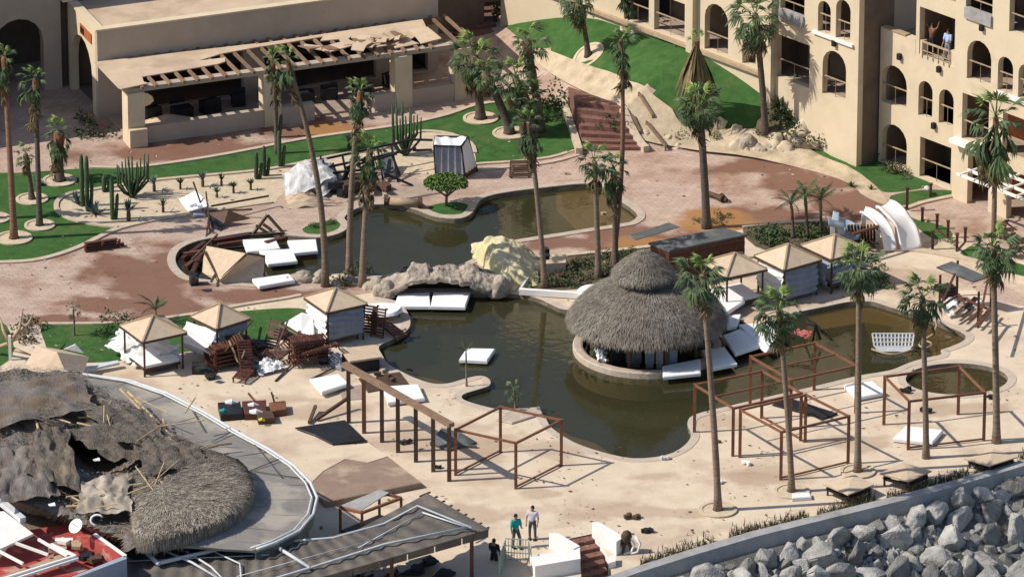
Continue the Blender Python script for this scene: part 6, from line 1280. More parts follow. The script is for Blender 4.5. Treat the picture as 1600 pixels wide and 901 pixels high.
# ---------------------------------------------------------------- slides, rails, right side
def chute(path, wd, label, m='slide', wall=.4):
    t_ = thing('water_slide', label, 'slide', Z(path[-1][0], path[-1][1], 0)); P = [Z(*p) for p in path]
    S = smooth_poly([(i, 0) for i in range(len(P))], 1); pts = []
    n = len(P); K = 6
    for i in range(n - 1):
        p0 = P[max(0, i - 1)]; p1 = P[i]; p2 = P[i + 1]; p3 = P[min(n - 1, i + 2)]
        for k in range(K): t = k / K; pts.append(0.5 * (2 * p1 + (p2 - p0) * t + (2 * p0 - 5 * p1 + 4 * p2 - p3) * t * t + (3 * p1 - p0 - 3 * p2 + p3) * t ** 3))
    pts.append(P[-1]); prof = [(-.62, .78), (-.5, .8), (-.42, .35), (-.25, .06), (0, 0), (.25, .06), (.42, .35), (.5, .8), (.62, .78), (.55, -.15), (0, -.3), (-.55, -.15)]
    b = MB(); m_ = len(prof)
    for i, p in enumerate(pts):
        d = pts[min(i + 1, len(pts) - 1)] - pts[max(i - 1, 0)]; d.z = 0; d.normalize(); s = Vector((d.y, -d.x, 0))
        for x, z in prof: b.v.append(p + s * x * wd + Vector((0, 0, z * wall)))
    for i in range(len(pts) - 1):
        for k in range(m_): k2 = (k + 1) % m_; b.f.append((i * m_ + k, i * m_ + k2, (i + 1) * m_ + k2, (i + 1) * m_ + k))
    b.f.append(tuple(range(m_))[::-1]); b.f.append(tuple((len(pts) - 1) * m_ + k for k in range(m_)))
    part('chute', b, M[m], t_, smooth=True)
    for k in (2, len(pts) // 2): b = MB(); p = pts[k]; b.beam(Vector((p.x, p.y, 0)), p - Vector((0, 0, .15)), .22); part('support', b, M['whitew'], t_)
chute([(1380, 321, 1.7), (1388, 324, 1.7), (1402, 338, 1.5), (1416, 358, 1.0), (1424, 389, .12)], 1.0, 'wide white water slide, right one of the two', wall=.2)
chute([(1348, 331, 1.5), (1356, 333, 1.5), (1372, 345, 1.35), (1385, 364, .9), (1391, 391, .12)], 0.6, 'narrow white water slide, left one of the two', wall=.2)
chute([(1298, 345, 1.5), (1311, 349, 1.4), (1322, 360, 1.0), (1328, 375, .6)], 1.0, 'grey water slide end behind the farthest right straw umbrella', 'bluefib', wall=.4)
t_ = thing('timber_pile', 'pile of dark broken timbers between grey and white slides', 'timber')
t_.location = Z(1350, 388); ORG[t_] = Vector(t_.location)
for i in range(8): b = MB(); z = .15 + i * .19; b.beam(Z(1324 + i * 1.2, 362 + i * .5, z), Z(1362 + i * 1.5, 350 + i * .5 + (7 - i) * 1.2, z), .16, .1); part('beam', b, M['darkwood'], t_)
for i in range(10): b = MB(); b.beam(Z(1330 + i * 4.5, 382 - i * 1.2, .05), Z(1326 + i * 5, 352, 1.3 + .1 * (i % 3)), .12); part('beam', b, M['brownwood'], t_)
for i, (p, q) in enumerate([((1417, 330), 294), ((1454, 308), 288), ((1441, 346), 326), ((1464, 358), 336), ((1481, 372), 346), ((1495, 392), 366), ((1508, 378), 357), ((1457, 390), 362)]):
    B = Z(*p); h_ = TZ(B, q); b = MB(); b.beam(B, Vector((B.x, B.y, h_)), .14); b.box((B.x, B.y, h_ + .03), (.2, .2, .06))
    solo('rail_post', b, M['darkwood'], ['thin dark post at the tip of the low lawn by the slides', 'dark post with white lamp at the hotel lawn', 'first dark post of the terrace stair', 'second dark post of the terrace stair', 'third dark post of the terrace stair', 'lowest dark post carrying the handrail', 'upper dark post carrying the handrail', 'short dark post among the shrubs below the terrace'][i], 'post', 'dark posts by the slides')
b = MB(); b.beam(Z(1495, 392, 1.0), Z(1508, 378, .95), .08); b.beam(Z(1464, 358, .9), Z(1481, 372, 1.0), .08); solo('handrail', b, M['darkwood'], 'dark handrail joining the stair posts below the hotel terrace', 'rail')
b = MB(); b.tube([Z(1448, 294, .3), Z(1448, 294, .45)], [.14, .1], 8); solo('white_lamp', b, M['white'], 'small white lamp on the hotel lawn beside a post', 'lamp')
for i, (x, y) in enumerate([(1560, 362), (1575, 370), (1590, 378), (1565, 350), (1585, 392), (1550, 390)]):
    b = MB(); b.beam(Z(x - 10, y, .3), Z(x + 12, y - 6, .4), .1); b.beam(Z(x - 10, y, 0), Z(x - 6, y - 4, .6), .08); b.beam(Z(x + 10, y, 0), Z(x + 6, y - 6, .6), .08); b.box(Z(x, y, .35), (.55, .5, .07), i)
    solo('toppled_chair', b, M['brownwood'], ['toppled dark chair furthest left on the hotel terrace', 'second toppled chair on the hotel terrace', 'toppled chair at the right picture edge by the terracotta opening', 'toppled chair closest to the white canopy', 'toppled chair low at the right picture edge', 'toppled chair right behind the limp palm'][i], 'chair', 'toppled chairs on the hotel terrace')
# tilted-roof daybed on the right
t_ = thing('wrecked_canopy_bed', 'wrecked canopy bed with tilted slate grey roof and white scraps, upper right deck', 'canopy bed', Z(1500, 495))
b = MB(); b.slab([Z(1463, 417, 2.1), Z(1487, 408, 2.3), Z(1544, 432, 1.9), Z(1521, 440, 1.75)], .09); part('roof', b, M['slate'], t_)
LG4 = [((1468, 480), 1.75), ((1528, 511), 1.9), ((1548, 484), 1.7), ((1495, 462), 1.9)]
for (x, y), h_ in LG4: b = MB(); p = Z(x, y); b.beam(p, p + Vector((0, 0, h_)), .12); part('post', b, M['darkwood'], t_)
for (p, q) in (((1468, 480, 1.4), (1492, 428, 2.0)), ((1528, 511, 1.7), (1544, 434, 1.9)), ((1468, 480, 1.0), (1495, 462, 1.0)), ((1495, 462, 1.0), (1548, 484, 1.0)), ((1528, 511, .9), (1548, 484, .9))): b = MB(); b.beam(Z(*p), Z(*q), .1); part('brace', b, M['darkwood'], t_)
P4 = [Z(1470, 480, .6), Z(1527, 505, .6), Z(1548, 480, .6), Z(1496, 462, .6)]
for i in range(6): b = MB(); b.beam(P4[0].lerp(P4[1], i / 5), P4[3].lerp(P4[2], i / 5), .14, .04); part('slat', b, M['brownwood'], t_)
cloth([(1467, 480, .5), (1488, 462, .9), (1500, 474, .7), (1485, 495, .1)], 'white crumpled sheet hanging off the wrecked canopy bed', wr=.15, sag=-.1, seed=21)
slabpx([(1505, 480, .75), (1522, 462, .8), (1534, 466, .8), (1520, 482, .75)], .06, 'black', 'dark_cushion', 'black and white cushion on the wrecked canopy bed', 'cushion')
slabpx([(1520, 476, .85), (1530, 466, .9), (1535, 468, .9), (1526, 478, .85)], .06, 'white', 'white_cushion', 'small white cushion on the wrecked canopy bed', 'cushion')
b = MB(); b.box(Z(1480, 455, .5), (.7, .5, .6), .4); b.beam(Z(1475, 452, .8), Z(1488, 445, 1.2), .08); b.beam(Z(1478, 455, 1.3), Z(1488, 450, .3), .08); solo('black_chair', b, M['black'], 'black broken chair behind the wrecked canopy bed', 'chair')
# white rattan swing bench in the water
t_ = thing('white_bench', 'white slatted bench half sunk in the right end of the lower pool', 'bench', Z(1395, 555, -.3))
A_, B_, C_, D_ = Z(1363, 521, .55), Z(1428, 521, .55), Z(1425, 541, .05), Z(1366, 541, .05)
for i in range(12): b = MB(); b.beam(A_.lerp(B_, i / 11), D_.lerp(C_, i / 11), .07, .04); part('slat', b, M['pipe'], t_)
for v in (0, .33, .66, 1): b = MB(); b.beam(A_.lerp(D_, v), B_.lerp(C_, v), .06, .06); part('rail', b, M['pipe'], t_)
b = MB(); b.tube([Z(1362 + 66 * i / 14, 545 + 8 * math.sin(math.pi * i / 14), -.08) for i in range(15)], .05, 6); part('curved_rail', b, M['plank'], t_, smooth=True)
b = MB(); b.slab([Z(1366, 541, .06), Z(1425, 541, .06), Z(1420, 549, -.15), Z(1372, 549, -.15)], .08); part('seat', b, M['pipe'], t_)
b = MB(); b.tube([Z(1440, 478, .9), Z(1460, 492, .9), Z(1464, 508, .5), Z(1458, 522, .1), (Z(1448, 528, -.1))], .06, 6); b.tube([Z(1446 + 10 * math.cos(a), 538 + 5 * math.sin(a), .05) for a in [i * .5 for i in range(13)]], .05, 6)
solo('bent_tube', b, M['plank'], 'bent pale tube curling out of the pool behind the near palm', 'tube', smooth=True)
cloth([(1232, 520, .7), (1245, 514, .8), (1270, 518, .8), (1262, 528, .5)], 'red and pink cloth hanging on the steel post by the pool', 'redcloth', wr=.12)
cloth([(1212, 512, .3), (1225, 510, .4), (1226, 520, .2), (1214, 520, .2)], 'reddish bundle behind the blue green palm', 'redcloth', wr=.12, seed=4)
beams('bent_umbrella', 'collapsed dark umbrella ribs over the pool behind the pink cloth', 'umbrella', [((1250, 486, .3), (1274, 510, .9)), ((1274, 510, .9), (1282, 530, .1)), ((1256, 505, .9), (1274, 508, 1.0)), ((1274, 508, 1.0), (1270, 535, .1))], .1, 'black')
slabpx([(1158, 500, .1), (1200, 486, .25), (1230, 494, .2), (1180, 508, .1)], .1, 'straw', 'tan_board', 'tan board behind the big white boards', 'board')
for i, (x, y, s, m, lb) in enumerate([(1448, 641, .3, 'black', 'black ball shaped bin stuck to the near palm trunk'), (1543, 620, .28, 'black', 'small black thing at the edge of the round spa'), (1412, 608, .3, 'black', 'black bag on the deck left of the round spa'), (1125, 752, .2, 'whitew', 'small white bundle on the tall near palm trunk'), (1165, 722, .25, 'whitew', 'crumpled white paper at the foot of the steel frame'), (1040, 715, .22, 'pipe', 'small pale stone thing at the pool tip'), (1010, 828, .25, 'black', 'small dark and white thing on the deck above the stairs'), (988, 806, .3, 'brownwood', 'dark flat branch on the open deck'), (683, 728, .2, 'black', 'small black ball at the last posts'), (635, 690, .25, 'black', 'black ball on the deck behind the posts'), (640, 577, .15, 'black', 'small dark thing on the pool rim by the counter'), (1120, 690, .15, 'brownwood', 'small twig heap on the deck in the frames'), (880, 430, .2, 'brownwood', 'brown lump in the planting bed'), (942, 333, .2, 'plank', 'light scrap on the plaza paving'), (886, 271, .15, 'plank', 'tiny scrap on the plaza near the kerb')]):
    b = MB(); p = Z(x, y, s * .4)
    for k in range(5): b.box(p + Vector((orng.uniform(-s, s), orng.uniform(-s, s) * .6, orng.uniform(-.1, .15) * s)), (s * orng.uniform(.5, 1.1), s * .6, s * orng.uniform(.25, .7)), orng.uniform(0, 3))
    solo('debris_piece', b, M[m], lb, 'debris')
slabpx([(775, 655), (800, 638), (843, 634), (848, 645), (800, 660)], .1, 'coping', 'stone_slab', 'pale stone slab at the pool corner behind the rusty frame', 'slab')
b = MB(); b.slab([Z(672, 690, .2), Z(690, 668, .6), Z(720, 675, .5), Z(745, 690, .1), Z(700, 703, .1)], .15); b.beam(Z(672, 692, .1), Z(745, 698, .05), .15); solo('collapsed_canvas', b, M['slate'], 'grey collapsed canvas roof behind the last posts of the row', 'canvas')
# red crate debris near the grey roof
for i, (px, m, lb) in enumerate([([(340, 628), (375, 626), (380, 645), (345, 648)], 'black', 'black open crate in the debris group by the grey roof'), ([(378, 626), (416, 624), (416, 645), (382, 646)], 'darkwood', 'dark red crate in the middle of the debris by the grey roof'), ([(420, 628), (446, 625), (448, 638), (424, 642)], 'rust', 'rusty brown box at the right of the debris'), ([(400, 642), (425, 640), (430, 652), (404, 653)], 'brownwood', 'brown low box in front of the red crate')]):
    slabpx([(x, y, .35) for x, y in px], .35, m, 'crate', lb, 'crate', 'crates dumped by the grey roof')
for i, (x, y, s, m, lb) in enumerate([(350, 643, .22, 'aqua', 'teal plastic tub in the debris by the grey roof'), (409, 656, .14, 'yellow', 'small yellow thing below the crates'), (400, 645, .3, 'white', 'white cloth on the red crate'), (362, 630, .3, 'white', 'white rag on the black crate'), (396, 634, .25, 'white', 'small white plate on the red crate')]):
    b = MB(); p = Z(x, y, .3); b.tube([p + Vector((-s, 0, 0)), p + Vector((0, 0, .06)), p + Vector((s, .05, -.03))], [s * .5, s * .6, s * .35], 8); solo('plastic_item', b, M[m], lb, 'litter')
for sg, lb in ((((388, 614, .5), (400, 628, .2)), 'thin red pole over the black crate'), (((424, 612, .9), (430, 632, .2)), 'thin red pole standing at the orange box')): beams('thin_pole', lb, 'pole', [sg], .08, 'rust')

# ---------------------------------------------------------------- collapsed restaurant roof (lower left)
gr_ = thing('curved_grey_roof', 'large curved grey felt roof of the beach restaurant, lower left', 'roof', Z(250, 800))
RZ = 3.0
EDGE = [(100, 583), (135, 588), (200, 597), (260, 617), (320, 648), (370, 678), (420, 705), (458, 730), (484, 757), (494, 780), (488, 806), (466, 832), (430, 850), (400, 860)]
ep = [Z(x, y, RZ) for x, y in EDGE]; cen = Z(60, 760, RZ + 1.0)
INN = [(40, 590), (80, 600), (120, 625), (170, 650), (225, 675), (270, 700), (315, 722), (345, 742), (365, 760), (372, 780), (365, 800), (345, 820), (300, 840), (250, 850)]
ip = [Z(x, y, RZ + .45) for x, y in INN]
for i in range(len(ep) - 1):                      # roof segments, each its own sheet
    b = MB(); gap = .012
    def f(u, v, i=i): return ep[i].lerp(ep[i + 1], gap + u * (1 - 2 * gap)).lerp(ip[i].lerp(ip[i + 1], u), v) + Vector((0, 0, .03 * noise.noise(Vector((i * 1.3 + u * 2, v * 3, .5)))))
    b.grid(f, 3, 6); o = part('roof_sheet', b, M['greyroof'], gr_); md = o.modifiers.new('solid', 'SOLIDIFY'); md.thickness = .12; md.offset = -1
b = MB(); b.tube([p + Vector((.05, -.05, .12)) for p in ep], .07, 8); part('edge_pipe', b, M['pipe'], gr_, smooth=True)
b = MB(); b.tube([p.lerp(q, .055) + Vector((0, 0, .12)) for p, q in zip(ep, ip)], .05, 6); part('edge_pipe', b, M['pipe'], gr_, smooth=True)
for i in range(len(ep) - 1):
    b = MB(); p, q = ep[i], ep[i + 1]; b.add([p + Vector((0, 0, -.13)), q + Vector((0, 0, -.13)), q + Vector((0, 0, -.55)), p + Vector((0, 0, -.55)), p + Vector((-.08, .08, -.13)), q + Vector((-.08, .08, -.13)), q + Vector((-.08, .08, -.55)), p + Vector((-.08, .08, -.55))], [(0, 1, 2, 3), (7, 6, 5, 4), (0, 4, 5, 1), (3, 2, 6, 7), (0, 3, 7, 4), (1, 5, 6, 2)]); part('fascia', b, M['slate'], gr_)
for px in ((487, 790), (462, 838), (360, 700), (250, 640)):
    p = Z(*px, RZ - .5); b = MB(); b.beam(Vector((p.x - .3, p.y, 0)), p - Vector((.3, 0, 0)), .35); part('column', b, M['bluecol'], gr_)
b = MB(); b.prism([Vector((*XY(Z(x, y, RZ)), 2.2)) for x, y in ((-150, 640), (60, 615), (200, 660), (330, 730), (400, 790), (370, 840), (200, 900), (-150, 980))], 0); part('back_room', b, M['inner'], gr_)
# inner heap: warped remains of a round thatch roof
def hz_(px, py):
    pts = [(0, 590, 4.2, 120), (100, 600, 4.0, 80), (60, 640, 4.9, 80), (0, 680, 4.6, 90), (150, 640, 4.1, 60), (200, 660, 3.9, 50), (60, 730, 4.2, 70), (0, 760, 4.1, 90), (160, 715, 1.2, 44), (128, 695, 2.2, 34), (165, 668, 4.6, 26), (90, 700, 4.7, 30), (110, 745, 4.3, 28), (220, 690, 4.3, 40), (280, 730, 3.9, 50), (230, 760, 3.9, 50), (130, 770, 3.7, 50), (100, 820, 3.5, 60), (180, 830, 3.4, 60), (320, 780, 3.7, 60), (50, 700, 4.4, 40)]
    s = sw_ = 0
    for x, y, z, r in pts: w_ = 1 / (((px - x) ** 2 + (2.0 * (py - y)) ** 2) / r ** 2 + .05) ** 2; s += w_ * z; sw_ += w_
    z = s / sw_
    k = py - (772 + .37 * px)
    if px < 190 and k > 0: z = max(1.8, z - k * .12)
    return z
hp = thing('collapsed_thatch_roof', 'warped collapsed thatch and netting roof with a dark hole, left edge', 'roof', Z(100, 760))
def heap(u0, u1, v0, v1, m, nm, amp, edge):
    b = MB()
    def f(u, v):
        x0 = -60; x1 = edge(v); px = x0 + (x1 - x0) * u; py = 578 + (862 - 578) * v
        z = hz_(px, py); p = Z(px, py, z); w_ = noise.fractal(Vector((p.x * .8, p.y * .8, 2.2)), .9, 2.1, 5) * amp * .6 + .035 * noise.noise(Vector((p.x * 6, p.y * 1.2, 7)))
        if u > .97: z -= .25
        return Vector((p.x, p.y, p.z + w_))
    b.grid(f, 90, 80); return part(nm, b, M[m], hp, smooth=False)
def ed(v): 
    T_ = [(0, 125), (.1, 150), (.2, 215), (.3, 250), (.4, 300), (.5, 350), (.6, 370), (.75, 350), (.9, 250), (1, 200)]
    for i in range(len(T_) - 1):
        if T_[i][0] <= v <= T_[i + 1][0]: t = (v - T_[i][0]) / (T_[i + 1][0] - T_[i][0]); return T_[i][1] + t * (T_[i + 1][1] - T_[i][1])
    return 200
ho = heap(0, 1, 0, 1, 'thatch2', 'heap', .28, ed)
for i, (q, m) in enumerate([([(100, 672, 4.9), (228, 655, 4.7), (292, 706, 4.3), (178, 722, 4.1)], 'thatch'), ([(-20, 596, 4.9), (128, 586, 4.6), (150, 640, 4.8), (-20, 668, 5.2)], 'thatch2'), ([(52, 668, 5.3), (104, 668, 5.0), (128, 768, 4.4), (40, 742, 4.7)], 'thatch'), ([(118, 628, 4.9), (228, 640, 4.5), (276, 700, 4.3), (180, 690, 4.8)], 'thatch'), ([(128, 752, 4.5), (200, 738, 4.5), (206, 800, 4.1), (118, 800, 4.1)], 'bambst'), ([(0, 700, 4.9), (70, 695, 5.0), (95, 770, 4.3), (0, 790, 4.5)], 'thatch2'), ([(205, 690, 4.7), (300, 690, 4.4), (330, 722, 4.2), (230, 742, 4.6)], 'thatch')]):
    b = MB(); clothmesh(b, [Z(*p) for p in q], -.1, .24, 22, 30 + i); part('torn_layer', b, M[m] if m != 'bambst' else M['strandp'], hp, smooth=True)
b = MB(); r = random.Random(9)                     # straw strands over the heap
for _ in range(11000):
    v = r.random(); px = r.uniform(-20, ed(v) + 8); py = 578 + 284 * v
    if (px - 155) ** 2 / 52 ** 2 + (py - 712) ** 2 / 36 ** 2 < 1 or py > 765 + .37 * px: continue
    if noise.noise(Vector((px * .012, py * .03, 4))) < -.05 and px < 90: continue
    p = Z(px, py, hz_(px, py)); p.z += noise.fractal(Vector((p.x * .8, p.y * .8, 2.2)), .9, 2.1, 5) * .17 + .04 + r.random() ** 2 * .3
    a = 2.2 + 1.6 * noise.noise(Vector((p.x * .3, p.y * .3, 0))) + r.gauss(0, .5); L_ = r.uniform(.15, .6); d = Vector((math.cos(a), math.sin(a), r.uniform(-.5, .15))) * L_; s = Vector((-d.y, d.x, 0)).normalized() * .018
    b.add([p - s, p + s, p + d], [(0, 1, 2)])
part('thatch_strands', b, M['strand'], hp, kind='stuff')
for i in range(44):
    x = r.choice((r.uniform(110, 300), r.uniform(100, 240))); y = r.uniform(640, 700) if i < 14 else r.uniform(755, 800); p = Z(x, y, hz_(x, y) + .35); a = r.uniform(-.9, 2.6); L_ = r.uniform(.8, 2.4); b = MB()
    b.tube([p, p + Vector((math.cos(a) * L_, math.sin(a) * L_, r.uniform(-.3, .5)))], r.uniform(.025, .05), 5); part('bamboo_pole', b, M['bamboo'], hp)
for p, q in (((188, 608, 4.2), (278, 698, 4.2)), ((200, 612, 4.1), (290, 704, 4.0)), ((275, 702, 4.0), (362, 692, 3.6)), ((280, 706, 4.0), (340, 696, 3.7)), ((255, 655, 3.7), (262, 690, 4.0)), ((45, 610, 4.6), (60, 670, 4.9)), ((110, 635, 4.7), (190, 675, 4.6)), ((125, 780, 4.1), (178, 772, 4.1)), ((178, 750, 4.2), (195, 790, 4.0))):
    b = MB(); b.tube([Z(*p), Z(*q)], .06, 6); part('bamboo_pole', b, M['bamboo'], hp)
for i in range(9): b = MB(); t = i / 8; b.beam(Z(188 + 90 * t, 606 + 92 * t, 4.2), Z(202 + 88 * t, 612 + 92 * t, 4.1), .06); part('batten', b, M['bamboo'], hp)
# thatched slab lying on the grey roof
SLB = [(196, 770), (185, 752), (215, 733), (262, 706), (320, 700), (372, 716), (392, 740), (396, 765), (378, 790), (335, 815), (270, 834), (215, 838), (205, 800)]
ts = thing('thatch_slab', 'thick slab of grey brown thatch lying on the curved grey roof', 'thatch', Z(300, 830)); ctr = Z(295, 768, 4.35)
top = smooth_poly([XY(Z(x, y, 4.05)) for x, y in SLB], 4); b = MB(); n = len(top); vs = [ctr]; fs = []; RINGS = 9
def slabz(q, k): return 4.35 - .35 * k ** 3 + .10 * noise.fractal(Vector((q[0] * 1.5, q[1] * 1.5, 1)), .8, 2, 4)
for j in range(1, RINGS + 1):
    k = j / RINGS
    for q in top: x = ctr.x + (q[0] - ctr.x) * k; y = ctr.y + (q[1] - ctr.y) * k; vs.append(Vector((x, y, slabz((x, y), k))))
for q in top: vs.append(Vector((q[0] + .02, q[1] - .02, 3.3)))
for i in range(n): fs.append((0, 1 + i, 1 + (i + 1) % n))
for j in range(RINGS):
    for i in range(n): fs.append((1 + j * n + i, 1 + (j + 1) * n + i, 1 + (j + 1) * n + (i + 1) % n, 1 + j * n + (i + 1) % n))
b.add(vs, fs); part('thatch_body', b, M['thatch'], ts, smooth=True)
b = MB()
for _ in range(6500):
    i = r.randrange(n); k = r.random() ** .5; q = top[i]; q2 = top[(i + 1) % n]; t = r.random(); q = (q[0] + (q2[0] - q[0]) * t, q[1] + (q2[1] - q[1]) * t); x = ctr.x + (q[0] - ctr.x) * k; y = ctr.y + (q[1] - ctr.y) * k
    p = Vector((x, y, slabz((x, y), k) + .02)); out = Vector((q[0] - ctr.x, q[1] - ctr.y, 0)).normalized(); L_ = r.uniform(.1, .3); d = (Vector((.9, -.35, 0)) * (1 - k) + out * k + Vector((r.gauss(0, .2), r.gauss(0, .2), -.8 * k ** 6 + r.uniform(-.08, .04)))).normalized() * L_
    s = Vector((-d.y, d.x, 0)).normalized() * .02; b.add([p - s, p + s, p + d], [(0, 1, 2)])
for _ in range(1600):
    i = r.randrange(n); q = top[i]; q2 = top[(i + 1) % n]; t = r.random(); q = (q[0] + (q2[0] - q[0]) * t, q[1] + (q2[1] - q[1]) * t); p = Vector((q[0], q[1], r.uniform(3.5, 4.0))); d = Vector((r.gauss(0, .05), -.06, -r.uniform(.2, .5))); b.add([p - Vector((.02, 0, 0)), p + Vector((.02, 0, 0)), p + d], [(0, 1, 2)])
part('thatch_strands', b, M['strandp'], ts, kind='stuff')
# lower dark roof with pale pipe frame
lr = thing('dark_lower_roof', 'dark corrugated low roof with pale pipes along the bottom edge', 'roof', Z(650, 860)); LZ_ = 2.4
Q = [(668, 770), (764, 826), (560, 885), (380, 935), (200, 975), (120, 930), (200, 850), (300, 845), (420, 848), (520, 840), (600, 812)]
def lz(x, y): return LZ_ + .25 * noise.noise(Vector((x * .01, y * .02, 0)))
def dark_grid():
    b = MB(); A = [(668, 770), (560, 826), (480, 846), (400, 846), (300, 842), (195, 838)]; B = [(764, 826), (640, 862), (520, 896), (400, 930), (300, 955), (150, 990)]
    def f(u, v):
        n_ = len(A) - 1; k = min(n_ - 1, int(u * n_)); t = u * n_ - k
        a = Vector((A[k][0] + (A[k + 1][0] - A[k][0]) * t, A[k][1] + (A[k + 1][1] - A[k][1]) * t)); c = Vector((B[k][0] + (B[k + 1][0] - B[k][0]) * t, B[k][1] + (B[k + 1][1] - B[k][1]) * t)); q = a.lerp(c, v)
        return Z(q.x, q.y, LZ_ + .22 * (1 - v) + .05 * math.sin(u * 150) * .6)
    b.grid(f, 160, 6); return b
o = part('roof_sheet', dark_grid(), M['darkroof'], lr); md = o.modifiers.new('solid', 'SOLIDIFY'); md.thickness = .08; md.offset = -1
def pipe(pts, rad=.05, m='pipe', nm='pipe', par=lr): b = MB(); b.tube([Z(*p) for p in pts], rad, 6); part(nm, b, M[m], par, smooth=True)
pipe([(735, 822, 2.62), (600, 850, 2.6), (480, 888, 2.6), (400, 912, 2.6), (330, 940, 2.6)], .06)
pipe([(737, 824, 2.64), (652, 790, 2.72), (600, 818, 2.6), (520, 840, 2.6), (440, 846, 2.7)], .06)
pipe([(726, 822, 2.6), (660, 800, 2.66)], .04); pipe([(660, 800, 2.66), (560, 855, 2.6)], .03)
pipe([(412, 841, 2.8), (484, 886, 2.62)], .09); pipe([(208, 843, 2.9), (248, 881, 2.75)], .1); pipe([(248, 879, 2.75), (412, 841, 2.85)], .1); pipe([(225, 846, 2.9), (300, 878, 2.75), (345, 905, 2.6)], .06); pipe([(290, 860, 2.8), (330, 885, 2.7), (350, 905, 2.6)], .05); pipe([(296, 843, 2.8), (375, 880, 2.7), (377, 905, 2.6)], .04)
for q_ in (((398, 694, 3.15), (440, 745, 3.2)), ((438, 716, 3.15), (390, 735, 3.3)), ((300, 640, 3.15), (318, 672, 3.3)), ((395, 735, 3.3), (478, 748, 3.1)), ((360, 675, 3.15), (330, 690, 3.3))): pipe(q_, .025, 'slate')
pipe([(484, 845, 2.6), (430, 838, 2.8)], .04); pipe([(200, 876, 2.7), (290, 872, 2.7), (420, 866, 2.7)], .02); pipe([(370, 900, 2.65), (600, 838, 2.65)], .02)
for i in range(8):                                   # fascia boards with gaps of light
    b = MB(); t0, t1 = i / 8, (i + 1) / 8; p = Z(764, 828, 2.3).lerp(Z(420, 925, 2.3), t0 + .004); q = Z(764, 828, 2.3).lerp(Z(420, 925, 2.3), t1 - .004); b.beam(p + Vector((0, 0, -.15)), q + Vector((0, 0, -.15)), .06, .34); part('fascia_board', b, M['darkroof'], lr)
for i in range(9): b = MB(); p = Z(760, 824, 2.35).lerp(Z(668, 769, 2.5), i / 8); b.beam(p + Vector((.12, .05, 0)), p + Vector((-.35, -.5, .03)), .09, .06); part('rafter_tail', b, M['brownwood'], lr)
for px in ((737, 836), (612, 872), (500, 905)): p = Z(px[0], px[1], 2.25); b = MB(); b.beam(Vector((p.x, p.y, -.2)), p, .18); part('post', b, M['darkwood'], lr)
b = MB(); b.beam(Z(735, 828, 2.1), Z(612, 868, 2.1), .14); part('beam', b, M['brownwood'], lr)
for i, (x, y, s) in enumerate([(640, 890, .6), (600, 896, .7), (660, 878, .5), (560, 900, .6), (690, 900, .6)]):
    b = MB(); b.box(Z(x, y, .35), (1.4, .7, .08), .3 * i); b.box(Z(x, y, .17), (1.2, .5, .3), .3 * i); b.box(Z(x + 10, y - 4, .45), (.5, .6, .12), .3 * i); solo('stacked_table', b, M['black' if i % 2 else 'navy'], ['dark table under the middle of the low dark roof', 'dark table second from the left under the low dark roof', 'dark table nearest the right post of the low dark roof', 'leftmost dark table under the low dark roof', 'dark table at the bottom edge under the low dark roof'][i], 'table', 'tables under the dark roof')
# white box room with red inside, dish, white roof panel
wr_ = thing('white_box_room', 'white walled box with red painted inside and torn roof, bottom left corner', 'building', Z(150, 905))
ZR = 3.6
def tq(px, z): return [Vector((*XY(Z(x, y, z)), z)) for x, y in px]
b = MB(); b.prism(tq([(110, 901), (195, 867), (198, 872), (110, 905)], ZR), 0); part('front_wall', b, M['bluecol'], wr_)
b = MB(); b.prism(tq([(145, 834), (150, 832), (198, 866), (195, 870)], ZR), 0); part('side_wall', b, M['whitew'], wr_)
b = MB(); b.prism(tq([(140, 838), (148, 834), (194, 866), (186, 869)], ZR - .02), 2.6); part('red_inner_wall', b, M['redfloor'], wr_)
b = MB(); b.prism(tq([(30, 830), (120, 815), (190, 868), (110, 900), (-20, 900)], 2.7), 2.4); part('red_floor', b, M['redfloor'], wr_)
b = MB(); b.slab([Z(-30, 800, 3.9), Z(6, 798, 3.9), Z(52, 833, 3.7), Z(2, 856, 3.6), Z(-40, 860, 3.6)], .12); part('roof_panel', b, M['whitew'], wr_)
b = MB(); b.beam(Z(0, 782, 4.0), Z(36, 812, 3.9), .3, .25); part('parapet', b, M['pipe'], wr_)
for p, q in (((-10, 856, 3.5), (36, 880, 3.4)), ((25, 848, 3.6), (75, 866, 3.4)), ((60, 842, 3.6), (105, 868, 3.4)), ((118, 868, 3.5), (0, 905, 3.3)), ((122, 872, 3.4), (10, 908, 3.2)), ((80, 850, 3.5), (118, 868, 3.5))): b = MB(); b.beam(Z(*p), Z(*q), .11); part('roof_beam', b, M['whitew'], wr_)
for i in range(8): b = MB(); b.beam(Z(-10 + i * 4, 905 - i * 1, 3.1), Z(95 + i * 3, 866 + i, 3.2), .10, .03); part('batten', b, M['plank'], wr_)
for i, (x, y) in enumerate([(100, 845), (135, 868), (120, 852), (90, 858), (150, 872)]): b = MB(); b.box(Z(x, y, 3.0), (.8, .35, .2), i); b.box(Z(x, y, 3.1), (.4, .5, .15), i + 1); solo('torn_piece', b, M[['whitew', 'black', 'plank', 'roofc', 'brownwood'][i]], ['white torn piece lying on the red floor', 'black heap on the red floor near the white wall', 'tan scrap on the red floor', 'dusty sheet on the red floor beside the roof beams', 'brown scrap in the corner of the red room'][i], 'debris')
t_ = thing('satellite_dish', 'round white satellite dish on the collapsed roof, bottom left', 'satellite dish', Z(118, 828, 3.7)); dn = Vector((-.55, -.6, .75)).normalized(); b = MB()
